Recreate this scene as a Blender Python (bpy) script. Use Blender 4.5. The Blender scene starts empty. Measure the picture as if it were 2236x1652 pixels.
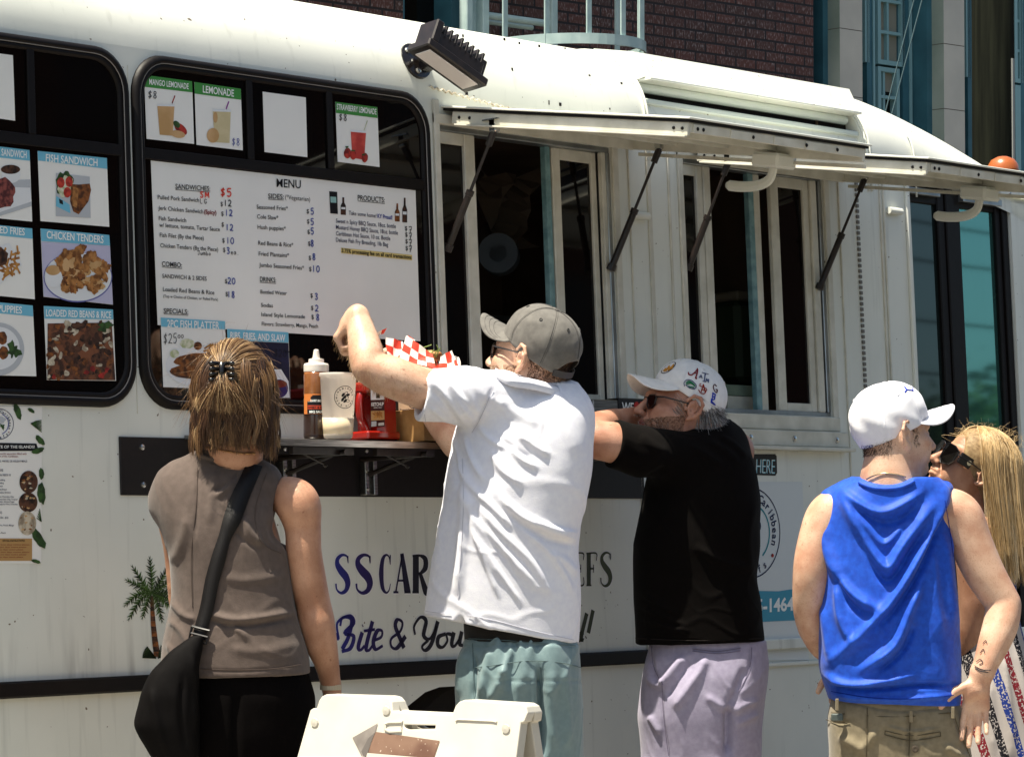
import bpy, math, random
import numpy as np
from mathutils import Vector, Matrix
random.seed(7); RNG = np.random.default_rng(7)
scene = bpy.context.scene
COL = scene.collection

# ------------------------------------------------------------------ camera
F, CX, CY = 7000.0, 1118.0, 826.0            # focal length and centre on a 2236 x 1652 sheet
CAMZ, D0 = 1.25, 9.3
def nrm(v):
    v = np.asarray(v, float); return v / np.linalg.norm(v)
Xc = nrm((6092, 300, F))                      # world X (along the truck) seen from the camera (x right, y down, z ahead)
Zc = nrm((0, -F, 300))                        # world up
Yc = np.cross(Zc, Xc)                         # away from the street, into the truck
M3 = np.array([Xc, Yc, Zc])                   # camera vector -> world vector
axis = M3 @ np.array([0, 0, 1.0])
CAM = np.array([-D0 * axis[0], -D0 * axis[1], CAMZ])
cam_data = bpy.data.cameras.new('camera')
cam_data.sensor_width = 36.0; cam_data.lens = 36.0 * F / 2236.0
cam_data.clip_start = 0.1; cam_data.clip_end = 2000
cam = bpy.data.objects.new('camera', cam_data); COL.objects.link(cam)
r_, d_, f_ = M3 @ np.array([1., 0, 0]), M3 @ np.array([0, 1., 0]), axis
cam.matrix_world = Matrix(((r_[0], -d_[0], -f_[0], CAM[0]), (r_[1], -d_[1], -f_[1], CAM[1]), (r_[2], -d_[2], -f_[2], CAM[2]), (0, 0, 0, 1)))
scene.camera = cam

# ------------------------------------------------------------------ light
SUN = nrm((-0.31, 0.085, 0.95))               # towards the sun
sun_el = math.asin(SUN[2]); sun_az = math.atan2(SUN[0], SUN[1])
world = bpy.data.worlds.new('World'); scene.world = world; world.use_nodes = True
wn = world.node_tree.nodes; wl = world.node_tree.links
sky = wn.new('ShaderNodeTexSky'); sky.sky_type = 'NISHITA'; sky.sun_disc = False
sky.sun_elevation = sun_el; sky.sun_rotation = sun_az; sky.ozone_density = .4; sky.dust_density = 2.5; sky.air_density = .8
bg = wn['Background']; bg.inputs[1].default_value = 0.088
tint = wn.new('ShaderNodeMix'); tint.data_type = 'RGBA'; tint.blend_type = 'MULTIPLY'; tint.inputs[0].default_value = 1; tint.inputs[7].default_value = (.97, 1.0, .93, 1)
wl.new(sky.outputs[0], tint.inputs[6]); wl.new(tint.outputs[2], bg.inputs[0])
sd = bpy.data.lights.new('sun', 'SUN'); sd.energy = 5.0; sd.angle = math.radians(0.5); sd.color = (1.0, 0.93, 0.78)
so = bpy.data.objects.new('sun', sd); COL.objects.link(so); so.location = (0, -3, 12)
so.rotation_euler = Vector(-SUN).to_track_quat('-Z', 'Y').to_euler()
vs = scene.view_settings; vs.view_transform = 'Standard'; vs.look = 'None'; vs.exposure = 1.08; vs.gamma = 1.0
scene.cycles.max_bounces = 8

# ------------------------------------------------------------------ picture rays
def ray(x, y):
    return M3 @ np.array([(x - CX), (y - CY), F])
def proj(P):                                  # world -> sheet
    v = (np.atleast_2d(P) - CAM) @ M3
    return np.stack([CX + F * v[:, 0] / v[:, 2], CY + F * v[:, 1] / v[:, 2]], 1), v[:, 2]
class Fr:                                     # a frame: origin and three axes
    def __init__(s, o, ax): s.o = np.array(o, float); s.A = np.array(ax, float)
    def w(s, P):                              # local -> world
        return np.atleast_2d(np.asarray(P, float)) @ s.A + s.o
    def l(s, P): return (np.atleast_2d(P) - s.o) @ s.A.T
    def at(s, x, y, v=0.0, k=1):              # ray through a sheet point meets local plane k = v
        o = s.A @ (CAM - s.o); d = s.A @ ray(x, y)
        return o + d * (v - o[k]) / d[k]
TAU = 0.050
TR = Fr((0, 0, 0), ((1, 0, 0), (0, math.cos(TAU), -math.sin(TAU)), (0, math.sin(TAU), math.cos(TAU))))   # the truck leans a little
WF = Fr((0, 0, 0), np.eye(3))

# ------------------------------------------------------------------ objects
def tag(o, label=None, cat=None, group=None, kind=None):
    for k, v in (('label', label), ('category', cat), ('group', group), ('kind', kind)):
        if v: o[k] = v
    return o
def empty(name, loc, label=None, cat=None, group=None):
    o = bpy.data.objects.new(name, None); COL.objects.link(o); o.location = [float(c) for c in loc]; o.empty_display_size = .1
    return tag(o, label, cat, group)
def mesh_obj(name, V, Fc, mat, parent=None, smooth=False, recenter=None):
    V = np.asarray(V, float).reshape(-1, 3)
    if recenter is None: recenter = parent is None
    loc = np.zeros(3)
    if recenter and len(V):
        loc = np.array([(V[:, 0].min() + V[:, 0].max()) / 2, (V[:, 1].min() + V[:, 1].max()) / 2, V[:, 2].min()]); V = V - loc
    me = bpy.data.meshes.new(name)
    if isinstance(Fc, np.ndarray):
        n, k = Fc.shape
        me.vertices.add(len(V)); me.vertices.foreach_set('co', V.ravel().astype(np.float32))
        me.loops.add(n * k); me.loops.foreach_set('vertex_index', Fc.ravel().astype(np.int32))
        me.polygons.add(n); me.polygons.foreach_set('loop_start', np.arange(0, n * k, k, dtype=np.int32))
        me.polygons.foreach_set('loop_total', np.full(n, k, dtype=np.int32))
        me.update(calc_edges=True); me.validate()
    else:
        me.from_pydata([tuple(v) for v in V], [], [tuple(f) for f in Fc]); me.update()
    if smooth: me.polygons.foreach_set('use_smooth', np.ones(len(me.polygons), dtype=bool))
    o = bpy.data.objects.new(name, me); COL.objects.link(o); o.location = loc
    for m in (mat if isinstance(mat, (list, tuple)) else [mat]): me.materials.append(m)
    if parent is not None: attach(o, parent)
    return o
def attach(o, p):
    o.parent = p
    off = Vector((0, 0, 0)); q = p
    while q is not None:
        off += q.location if q.parent is None else q.location + q.matrix_parent_inverse.translation
        q = q.parent
    o.matrix_parent_inverse = Matrix.Translation(-off)

SPLIT = {'pane', 'wall_seam', 'mullion', 'bolt', 'screw', 'rivet', 'roof_seam', 'edge_strip', 'hatch_stay', 'header_strip', 'window_post', 'pale_post', 'belt_loop', 'strawberry', 'strawberry_leaf', 'tomato_slice', 'hush_puppy', 'fried_fish', 'wide_temple', 'moulding', 'eyelet', 'rail', 'chicken_piece', 'product_picture', 'sash_edge', 'lower_rail', 'breaded_fish'}
class MB:                                     # collects shapes, builds one mesh object
    def __init__(s, fr=WF): s.V = []; s.F = []; s.n = 0; s.fr = fr; s.mi = []; s.cur = 0
    def add(s, V, Fc):
        V = np.atleast_2d(np.asarray(V, float)); b = s.n
        s.V.append(V); s.n += len(V)
        for f in Fc: s.F.append(tuple(int(i) + b for i in f)); s.mi.append(s.cur)
        return s
    def quad(s, a, b, c, d): return s.add([a, b, c, d], [(0, 1, 2, 3)])
    def box(s, lo, hi, bev=0.0):
        x0, y0, z0 = lo; x1, y1, z1 = hi
        if x1 < x0: x0, x1 = x1, x0
        if y1 < y0: y0, y1 = y1, y0
        if z1 < z0: z0, z1 = z1, z0
        return s.obox(((x0+x1)/2, (y0+y1)/2, (z0+z1)/2), np.eye(3), ((x1-x0)/2, (y1-y0)/2, (z1-z0)/2), bev)
    def obox(s, c, A, h, bev=0.0):            # oriented box with chamfered edges
        c = np.array(c, float); A = np.array(A, float); h = np.array(h, float)
        b = min(bev, .45 * h.min())
        if b <= 0:
            V = [c + (A.T @ (h * np.array(q))) for q in ((-1,-1,-1),(1,-1,-1),(1,1,-1),(-1,1,-1),(-1,-1,1),(1,-1,1),(1,1,1),(-1,1,1))]
            return s.add(V, [(0,3,2,1),(4,5,6,7),(0,1,5,4),(1,2,6,5),(2,3,7,6),(3,0,4,7)])
        V = []; idx = {}
        for sx in (-1, 1):
            for sy in (-1, 1):
                for sz in (-1, 1):
                    for k in range(3):
                        q = h - b; q[k] = h[k]; idx[(sx, sy, sz, k)] = len(V)
                        V.append(c + A.T @ (q * np.array((sx, sy, sz))))
        Fc = []
        for k in range(3):
            i, j = (k + 1) % 3, (k + 2) % 3
            for sg in (-1, 1):
                r = []
                for a_, b_ in ((-1,-1),(1,-1),(1,1),(-1,1)):
                    t = [0, 0, 0]; t[k] = sg; t[i] = a_; t[j] = b_; r.append(idx[(*t, k)])
                Fc.append(r if sg > 0 else r[::-1])
            for a_ in (-1, 1):
                for b_ in (-1, 1):
                    t0 = [0]*3; t1 = [0]*3; t0[k] = -1; t1[k] = 1; t0[i] = t1[i] = a_; t0[j] = t1[j] = b_
                    r = [idx[(*t0, i)], idx[(*t1, i)], idx[(*t1, j)], idx[(*t0, j)]]
                    Fc.append(r if a_ * b_ > 0 else r[::-1])
        for sx in (-1, 1):
            for sy in (-1, 1):
                for sz in (-1, 1):
                    r = [idx[(sx, sy, sz, k)] for k in range(3)]
                    Fc.append(r if sx*sy*sz > 0 else r[::-1])
        return s.add(V, Fc)
    def tube(s, pts, rad, n=10, cap=True, flat=1.0, up=None):
        pts = np.asarray(pts, float); m = len(pts)
        rad = np.broadcast_to(np.asarray(rad, float), (m,))
        T = np.gradient(pts, axis=0); T /= np.linalg.norm(T, axis=1)[:, None] + 1e-12
        ref = np.array(up if up is not None else ((0, 0, 1.0) if abs(T[0][2]) < .9 else (1.0, 0, 0)))
        V = []; N = ref
        for i in range(m):
            N = N - T[i] * (N @ T[i]); N = N / (np.linalg.norm(N) + 1e-12); B = np.cross(T[i], N)
            a = np.arange(n) * 2 * math.pi / n
            V.append(pts[i] + rad[i] * (np.cos(a)[:, None] * B + np.sin(a)[:, None] * N * flat))
        V = np.concatenate(V); Fc = []
        for i in range(m - 1):
            for j in range(n):
                k = (j + 1) % n
                Fc.append((i*n+j, i*n+k, (i+1)*n+k, (i+1)*n+j))
        if cap: Fc.append(tuple(range(n))[::-1]); Fc.append(tuple((m-1)*n+j for j in range(n)))
        return s.add(V, Fc)
    def lathe(s, c, prof, n=24, A=None, sx=1.0, sy=1.0):      # prof: (radius, height)
        c = np.array(c, float); A = np.eye(3) if A is None else np.array(A, float)
        a = np.arange(n) * 2 * math.pi / n; V = []
        for r, z in prof:
            L = np.stack([r * sx * np.cos(a), r * sy * np.sin(a), np.full(n, z)], 1); V.append(c + L @ A)
        Fc = []
        for i in range(len(prof) - 1):
            for j in range(n):
                k = (j + 1) % n; Fc.append((i*n+j, i*n+k, (i+1)*n+k, (i+1)*n+j))
        if prof[0][0] > 1e-5: Fc.append(tuple(range(n))[::-1])
        if prof[-1][0] > 1e-5: Fc.append(tuple((len(prof)-1)*n+j for j in range(n)))
        return s.add(np.concatenate(V), Fc)
    def poly(s, P, depth=None):               # flat polygon, or a prism along vector depth
        P = np.asarray(P, float); n = len(P)
        if depth is None: return s.add(P, [tuple(range(n))])
        V = np.concatenate([P, P + np.array(depth, float)])
        Fc = [tuple(range(n)), tuple(range(2*n-1, n-1, -1))] + [(i, i+n, (i+1) % n + n, (i+1) % n) for i in range(n)]
        return s.add(V, Fc)
    def islands(s):
        n = s.n; par = list(range(n))
        def fd(i):
            while par[i] != i: par[i] = par[par[i]]; i = par[i]
            return i
        for f in s.F:
            a = fd(f[0])
            for i in f[1:]: par[fd(i)] = a
        return [fd(f[0]) for f in s.F]
    def build(s, name, mat, parent=None, smooth=False, recenter=None):
        if parent is not None and name in SPLIT and s.F:
            V = np.concatenate(s.V); I = s.islands(); out = None
            for k in dict.fromkeys(I):
                Fk = [f for f, i in zip(s.F, I) if i == k]; us = sorted({v for f in Fk for v in f}); mp = {v: j for j, v in enumerate(us)}
                o = mesh_obj(name, s.fr.w(V[us]), [tuple(mp[v] for v in f) for f in Fk], mat, parent, smooth, recenter); out = out or o
            return out
        V = s.fr.w(np.concatenate(s.V)) if s.V else np.zeros((0, 3))
        o = mesh_obj(name, V, s.F, mat, parent, smooth, recenter)
        if isinstance(mat, (list, tuple)) and len(mat) > 1: o.data.polygons.foreach_set('material_index', np.array(s.mi, dtype=np.int32))
        return o

# ------------------------------------------------------------------ materials
def lin(h):
    if isinstance(h, str):
        h = h.lstrip('#'); c = [int(h[i:i+2], 16) / 255 for i in (0, 2, 4)]
        return tuple(x / 12.92 if x <= .04045 else ((x + .055) / 1.055) ** 2.4 for x in c)
    return tuple(h)
MATS = {}
def mat(name, col, rough=.6, spec=.4, metal=0.0, col2=None, scale=20.0, detail=4.0, lo=.35, hi=.65, bump=0.0, bscale=None,
        stretch=None, sss=0.0, coat=0.0, sheen=0.0, extra=None, alpha=None):
    if name in MATS: return MATS[name]
    m = bpy.data.materials.new(name); m.use_nodes = True; MATS[name] = m
    nt = m.node_tree; N = nt.nodes; L = nt.links; b = N['Principled BSDF']
    c = lin(col); b.inputs['Base Color'].default_value = (*c, 1)
    b.inputs['Roughness'].default_value = rough; b.inputs['Specular IOR Level'].default_value = spec; b.inputs['Metallic'].default_value = metal
    if sss: b.inputs['Subsurface Weight'].default_value = sss; b.inputs['Subsurface Radius'].default_value = (.012, .005, .003); b.inputs['Subsurface Scale'].default_value = 1.0
    if coat: b.inputs['Coat Weight'].default_value = coat; b.inputs['Coat Roughness'].default_value = .15
    if sheen: b.inputs['Sheen Weight'].default_value = sheen; b.inputs['Sheen Roughness'].default_value = .5
    tc = N.new('ShaderNodeTexCoord'); mp = N.new('ShaderNodeMapping'); L.new(tc.outputs['Object'], mp.inputs[0])
    if stretch: mp.inputs['Scale'].default_value = stretch
    out = None
    if col2 is not None:
        n1 = N.new('ShaderNodeTexNoise'); n1.inputs['Scale'].default_value = scale; n1.inputs['Detail'].default_value = detail
        L.new(mp.outputs[0], n1.inputs['Vector'])
        cr = N.new('ShaderNodeValToRGB'); cr.color_ramp.elements[0].position = lo; cr.color_ramp.elements[1].position = hi
        cr.color_ramp.elements[0].color = (*c, 1); cr.color_ramp.elements[1].color = (*lin(col2), 1)
        L.new(n1.outputs[0], cr.inputs[0]); L.new(cr.outputs[0], b.inputs['Base Color']); out = cr.outputs[0]
    if bump:
        n2 = N.new('ShaderNodeTexNoise'); n2.inputs['Scale'].default_value = bscale or scale * 4; n2.inputs['Detail'].default_value = 3
        L.new(mp.outputs[0], n2.inputs['Vector'])
        bp = N.new('ShaderNodeBump'); bp.inputs['Strength'].default_value = min(1.0, bump); bp.inputs['Distance'].default_value = .002
        L.new(n2.outputs[0], bp.inputs['Height']); L.new(bp.outputs[0], b.inputs['Normal'])
    if extra: extra(nt, N, L, b, mp, out)
    return m
def glass_mat(name, col, rough=.02, ior=1.45, trans=1.0):
    if name in MATS: return MATS[name]
    m = mat(name, col, rough, .5); b = m.node_tree.nodes['Principled BSDF']
    b.inputs['Transmission Weight'].default_value = trans; b.inputs['IOR'].default_value = ior
    return m

# ------------------------------------------------------------------ lettering
_tc = {}
def glyphs(txt, bold=0.0, res=3):
    key = (txt, bold, res)
    if key in _tc: return _tc[key]
    cu = bpy.data.curves.new('t', 'FONT'); cu.body = txt; cu.size = 1; cu.offset = bold; cu.resolution_u = res; cu.fill_mode = 'FRONT'
    o = bpy.data.objects.new('t', cu); COL.objects.link(o)
    dg = bpy.context.evaluated_depsgraph_get(); me = bpy.data.meshes.new_from_object(o.evaluated_get(dg))
    V = np.zeros(len(me.vertices) * 3); me.vertices.foreach_get('co', V); V = V.reshape(-1, 3)
    Fc = [tuple(p.vertices) for p in me.polygons]
    bpy.data.objects.remove(o); bpy.data.curves.remove(cu); bpy.data.meshes.remove(me)
    _tc[key] = (V, Fc); return _tc[key]
CAPH = 0.729
class Sheet:                                  # lays flat marks on a plane of a frame at a given depth; points are sheet points
    def __init__(s, fr=TR, v=0.0, k=1, ex=None): s.fr = fr; s.v = v; s.k = k
    def p(s, x, y, lift=0.0): return s.fr.at(x, y, s.v - lift, s.k)
    def text(s, mb, txt, x0, y0, x1, y1, h, lift=.001, bold=0.0, shear=0.0, lowx=False):
        V, Fc = glyphs(txt, bold)
        if not len(V): return
        A = s.p(x0, y0, lift); B = s.p(x1, y1, lift); U = s.p(x0, y0 - h, lift) - A
        w0, w1 = V[:, 0].min(), V[:, 0].max()
        u = (V[:, 0] - w0) / (w1 - w0); v = V[:, 1] / CAPH
        mb.add(A + u[:, None] * (B - A) + v[:, None] * (U + shear * np.linalg.norm(U) * nrm(B - A)), Fc)
    def poly(s, mb, P, lift=.001): mb.add([s.p(x, y, lift) for x, y in P], [tuple(range(len(P)))])
    def blob(s, mb, x, y, rx, ry, lift=.001, n=22, jag=0.0, rot=0.0, seed=0):
        g = random.Random(seed * 7919 + int(x * 13 + y * 7)); P = []
        ph = [g.uniform(0, 6.28) for _ in range(3)]
        for i in range(n):
            a = 6.2832 * i / n
            k = 1 + jag * (.5 * math.sin(2*a+ph[0]) + .4 * math.sin(3*a+ph[1]) + .5 * math.sin(7*a+ph[2]) + g.uniform(-.4, .4))
            ux, uy = rx * k * math.cos(a), ry * k * math.sin(a)
            P.append((x + ux * math.cos(rot) - uy * math.sin(rot), y + ux * math.sin(rot) + uy * math.cos(rot)))
        s.poly(mb, P, lift)
    def stroke(s, mb, pts, w, lift=.001, closed=False):
        P = np.array([s.p(x, y, lift) for x, y in pts]); n = len(P)
        nd = np.zeros(3); nd[s.k] = 1.0
        px = np.linalg.norm(s.p(pts[0][0] + 1, pts[0][1], lift) - s.p(pts[0][0] - 1, pts[0][1], lift)) / 2
        py = np.linalg.norm(s.p(pts[0][0], pts[0][1] + 1, lift) - s.p(pts[0][0], pts[0][1] - 1, lift)) / 2
        hw = w * (py * .6 + px * .4) / 2
        W = np.broadcast_to(np.asarray(hw, float), (n,))
        T = np.gradient(P, axis=0)
        if closed: T = np.roll(P, -1, 0) - np.roll(P, 1, 0)
        T /= np.linalg.norm(T, axis=1)[:, None] + 1e-12
        S = np.cross(T, nd)
        V = np.concatenate([P + S * W[:, None], P - S * W[:, None]]); Fc = [(i, i+1, n+i+1, n+i) for i in range(n-1)]
        if closed: Fc.append((n-1, 0, n, 2*n-1))
        mb.add(V, Fc)
def curve(pts, m=6):                          # smooth line through points (Catmull-Rom)
    P = np.asarray(pts, float); Q = np.concatenate([[2*P[0]-P[1]], P, [2*P[-1]-P[-2]]]); out = []
    for i in range(1, len(Q) - 2):
        for t in np.arange(m) / m:
            a, b, c, d = Q[i-1], Q[i], Q[i+1], Q[i+2]
            out.append(.5*((2*b)+(-a+c)*t+(2*a-5*b+4*c-d)*t*t+(-a+3*b-3*c+d)*t**3))
    out.append(P[-1]); return np.array(out)
HAND = {'0': [[(.5,1),(.15,.75),(.12,.3),(.45,0),(.8,.3),(.8,.75),(.5,1)]], '1': [[(.45,1),(.45,0)]],
 '2': [[(.1,.8),(.4,1),(.75,.8),(.65,.5),(.1,.02),(.35,.08),(.9,.0)]], '3': [[(.1,.9),(.5,1),(.7,.78),(.35,.55),(.75,.35),(.55,.02),(.1,.08)]],
 '5': [[(.8,1),(.25,.97),(.2,.58),(.6,.6),(.78,.3),(.5,.0),(.1,.08)]], '7': [[(.1,.95),(.85,1),(.4,0)],[(.25,.5),(.8,.55)]],
 '8': [[(.75,.85),(.4,1),(.2,.75),(.5,.5),(.75,.22),(.45,0),(.15,.2),(.45,.5),(.75,.8)]],
 '$': [[(.8,.8),(.45,.9),(.2,.7),(.5,.5),(.75,.3),(.45,.1),(.1,.2)],[(.55,1.1),(.4,-.12)]],
 'L': [[(.2,1),(.2,.05),(.7,0)]], 'G': [[(.8,.8),(.4,.95),(.15,.45),(.45,0),(.8,.3),(.5,.35)]], 'S': [[(.8,.9),(.4,1),(.2,.75),(.7,.4),(.5,0),(.1,.1)]],
 'M': [[(.1,0),(.2,1),(.5,.3),(.8,1),(.9,0)]], 'J': [[(.2,1),(.9,1)],[(.6,1),(.6,.2),(.35,0),(.1,.2)]], 'u': [[(.15,.6),(.2,.05),(.6,.05),(.75,.6),(.8,0)]],
 'm': [[(.1,0),(.15,.6),(.45,.55),(.5,0),(.5,.5),(.8,.6),(.85,0)]], 'b': [[(.2,1),(.2,0),(.7,.1),(.6,.5),(.2,.4)]], 'o': [[(.5,.6),(.15,.3),(.5,0),(.8,.3),(.5,.6)]],
 'e': [[(.15,.3),(.8,.35),(.5,.6),(.15,.3),(.45,0),(.8,.1)]], 'a': [[(.75,.6),(.3,.6),(.15,.15),(.5,.05),(.75,.55),(.8,0)]], '.': [[(.35,.0),(.5,.06)]]}
def hand(sh, mb, txt, x, y, cw, h, w, lift=.0012, slope=0.0, sp=1.1):
    for i, ch in enumerate(txt):
        for st in HAND.get(ch, []):
            pts = curve(st, 4) if len(st) > 2 else np.array(st)
            sh.stroke(mb, [(x + (i*sp + a) * cw, y - b * h + slope * (i*sp + a) * cw) for a, b in pts], w, lift)
# ================================================================== materials of the place
def streaks(nt, N, L, b, mp, out):            # rain streaks, grime and specks on the white paint
    tc = N.new('ShaderNodeTexCoord'); m2 = N.new('ShaderNodeMapping'); m2.inputs['Scale'].default_value = (38, 38, 1.6); L.new(tc.outputs['Object'], m2.inputs[0])
    n = N.new('ShaderNodeTexNoise'); n.inputs['Scale'].default_value = 1.0; n.inputs['Detail'].default_value = 5; L.new(m2.outputs[0], n.inputs['Vector'])
    r = N.new('ShaderNodeValToRGB'); r.color_ramp.elements[0].position = .58; r.color_ramp.elements[1].position = .9
    L.new(n.outputs[0], r.inputs[0])
    n3 = N.new('ShaderNodeTexNoise'); n3.inputs['Scale'].default_value = 1.7; n3.inputs['Detail'].default_value = 3; L.new(tc.outputs['Object'], n3.inputs['Vector'])
    mu = N.new('ShaderNodeMath'); mu.operation = 'MULTIPLY'; L.new(r.outputs[0], mu.inputs[0]); L.new(n3.outputs[0], mu.inputs[1])
    mx = N.new('ShaderNodeMix'); mx.data_type = 'RGBA'; mx.inputs[7].default_value = (*lin('a3a59c'), 1)
    L.new(mu.outputs[0], mx.inputs[0]); L.new(out, mx.inputs[6])
    v = N.new('ShaderNodeTexNoise'); v.inputs['Scale'].default_value = 70; v.inputs['Detail'].default_value = 1; L.new(tc.outputs['Object'], v.inputs['Vector'])
    r2 = N.new('ShaderNodeValToRGB'); r2.color_ramp.elements[0].position = .77; r2.color_ramp.elements[1].position = .79; L.new(v.outputs[0], r2.inputs[0])
    mx2 = N.new('ShaderNodeMix'); mx2.data_type = 'RGBA'; mx2.inputs[7].default_value = (*lin('6a5a48'), 1)
    L.new(r2.outputs[0], mx2.inputs[0]); L.new(mx.outputs[2], mx2.inputs[6])
    g_ = N.new('ShaderNodeSeparateXYZ'); gm = N.new('ShaderNodeNewGeometry'); L.new(gm.outputs['Position'], g_.inputs[0])          # grime that has run down onto the rub rail
    mr = N.new('ShaderNodeMapRange'); mr.inputs[1].default_value = ZS1 + .16; mr.inputs[2].default_value = ZS1; L.new(g_.outputs[2], mr.inputs[0])
    m4_ = N.new('ShaderNodeMapping'); m4_.inputs['Scale'].default_value = (17, 17, 2); L.new(tc.outputs['Object'], m4_.inputs[0]); n4_ = N.new('ShaderNodeTexNoise'); n4_.inputs['Scale'].default_value = 1; n4_.inputs['Detail'].default_value = 4; L.new(m4_.outputs[0], n4_.inputs['Vector'])
    r4 = N.new('ShaderNodeValToRGB'); r4.color_ramp.elements[0].position = .55; r4.color_ramp.elements[1].position = .95; L.new(n4_.outputs[0], r4.inputs[0]); mz = N.new('ShaderNodeMath'); mz.operation = 'GREATER_THAN'; mz.inputs[1].default_value = ZS1 - .04; L.new(g_.outputs[2], mz.inputs[0]); my = N.new('ShaderNodeMath'); my.operation = 'MULTIPLY'; L.new(mr.outputs[0], my.inputs[0]); L.new(mz.outputs[0], my.inputs[1])
    u4 = N.new('ShaderNodeMath'); u4.operation = 'MULTIPLY'; L.new(my.outputs[0], u4.inputs[0]); L.new(r4.outputs[0], u4.inputs[1])
    mx4 = N.new('ShaderNodeMix'); mx4.data_type = 'RGBA'; mx4.inputs[7].default_value = (*lin('5d5a52'), 1); L.new(u4.outputs[0], mx4.inputs[0]); L.new(mx2.outputs[2], mx4.inputs[6]); L.new(mx4.outputs[2], b.inputs['Base Color'])
    n7 = N.new('ShaderNodeTexNoise'); n7.inputs['Scale'].default_value = 2.2; n7.inputs['Detail'].default_value = 1; L.new(tc.outputs['Object'], n7.inputs['Vector']); b7 = N.new('ShaderNodeBump'); b7.inputs['Strength'].default_value = .35; b7.inputs['Distance'].default_value = .03; L.new(n7.outputs[0], b7.inputs['Height'])
    if b.inputs['Normal'].links: L.new(b7.outputs[0], b.inputs['Normal'].links[0].from_node.inputs['Normal'])
ZS1 = TR.at(600, 1458)[2]
WHITE = mat('white_paint', 'e4e5db', .32, .45, col2='dadcd2', scale=3, bump=.06, bscale=40, extra=streaks)
TRIM = mat('beige_trim', 'd9d6c8', .4, .4, col2='c4c1b2', scale=14, bump=.1)
ALU = mat('aluminium', 'b9bcbd', .3, .5, metal=.85, col2='8e9396', scale=9, bump=.1)
TEAL_EDGE = mat('teal_sash_edge', '7fa3a6', .5, .4, col2='5f8488', scale=30)
BLACK = mat('black_rubber', '0d0908', .5, .2, col2='120d0c', scale=30, bump=.15)
BLACKP = mat('black_panel_paint', '130d0d', .5, .35, col2='1d1616', scale=60, lo=.5, hi=.8)
GLASS = mat('dark_glass', '0c0807', .05, .4)
GLASS2 = mat('door_glass', '3c4a48', .03, .6, metal=.75)
STEEL = mat('brushed_steel', 'a8a6a2', .28, .5, metal=1.0, col2='7d7b78', scale=6, stretch=(2, 60, 60), bump=.1)
IRON = mat('black_iron', '17100e', .4, .5, col2='241b18', scale=40)
INTER = mat('interior_wall', '6e5a4a', .7, .3, col2='5a493c', scale=6)
SCREW = mat('screw_steel', 'c8c8c4', .25, .5, metal=1.0)
RUST = mat('rusty_sealant', 'd6d0bf', .8, .2, col2='8a7254', scale=45, lo=.5, hi=.7, bump=.6)

wheel_x = TR.at(1062, 1500)[0]
truck = empty('food_truck', TR.w((.3, 1.1, 0))[0] * np.array((1, 1, 0)), 'white food truck with propped up serving hatches, menu windows and a folding counter', 'food truck')
def wx(x, y): return TR.at(x, y)[0]
def wz(x, y): return TR.at(x, y)[2]
XL, XR, YB = -4.2, 3.35, 2.3
Z1 = wz(320, 108); RA, RB = .28, .265
ZS0, ZS1 = wz(600, 1492), wz(600, 1458)       # black rub rail
W1 = (wx(964, 533), wx(1340, 533), wz(1700, 905), wz(964, 272))
W2 = (wx(1493, 533), wx(1800, 533), wz(1700, 905), wz(964, 272))
DR = (wx(1986, 533), wx(2210, 533), .30, wz(1987, 400))
holes = [W1, W2, DR]
HX1 = wx(1888, 345); NX = HX1 + .12
def drop_at(X): return .62 * (max(0.0, X - NX) / (4.3 - NX)) ** 1.5
# ---- side wall with its openings
mb = MB(TR)
xs = sorted({XL, XR, *[h[0] for h in holes], *[h[1] for h in holes]})
zs = sorted({ZS1, Z1, *[h[2] for h in holes], *[h[3] for h in holes]})
zs = [z for z in zs if z >= ZS1]
for i in range(len(xs) - 1):
    for j in range(len(zs) - 1):
        cx, cz = (xs[i] + xs[i+1]) / 2, (zs[j] + zs[j+1]) / 2
        if any(h[0] < cx < h[1] and h[2] < cz < h[3] for h in holes): continue
        t0, t1 = [zs[j+1] - (drop_at(x) if zs[j+1] == Z1 else 0) for x in (xs[i], xs[i+1])]
        mb.quad((xs[i], 0, zs[j]), (xs[i+1], 0, zs[j]), (xs[i+1], 0, t1), (xs[i], 0, t0))
for h in holes:                               # reveals
    d = .05
    for a, b_ in (((h[0], h[2]), (h[0], h[3])), ((h[1], h[3]), (h[1], h[2])), ((h[0], h[3]), (h[1], h[3])), ((h[1], h[2]), (h[0], h[2]))):
        mb.quad((a[0], 0, a[1]), (b_[0], 0, b_[1]), (b_[0], d, b_[1]), (a[0], d, a[1]))
# ---- curved roof shoulder: left run, hood bay, right run with the drooping nose
HX0, HX1 = wx(1416, 253), wx(1888, 345)
NX = HX1 + .12
def shoulder(X):
    k = max(0.0, (X - NX)) / (4.3 - NX)
    return RA + .25 * k, RB, drop_at(X)
for x0, x1, n in ((XL, HX0, 16), (HX1, XR, 26)):
    g = []
    for i in range(n + 1):
        X = x0 + (x1 - x0) * i / n; a, b_, dz = shoulder(X)
        row = [(X, 0, Z1 - dz)] if dz == 0 else [(X, 0, Z1 - dz)]
        for t in np.linspace(0, math.pi / 2, 15)[1:]: row.append((X, a * (1 - math.cos(t)), Z1 + b_ * math.sin(t) - dz))
        row += [(X, .9, Z1 + b_ + .035 - dz), (X, YB, Z1 + b_ - dz)]
        g.append(row)
    m = len(g[0]); V = np.array(g).reshape(-1, 3)
    mb.add(V, [(i*m+j, (i+1)*m+j, (i+1)*m+j+1, i*m+j+1) for i in range(n) for j in range(m-1)])
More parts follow.
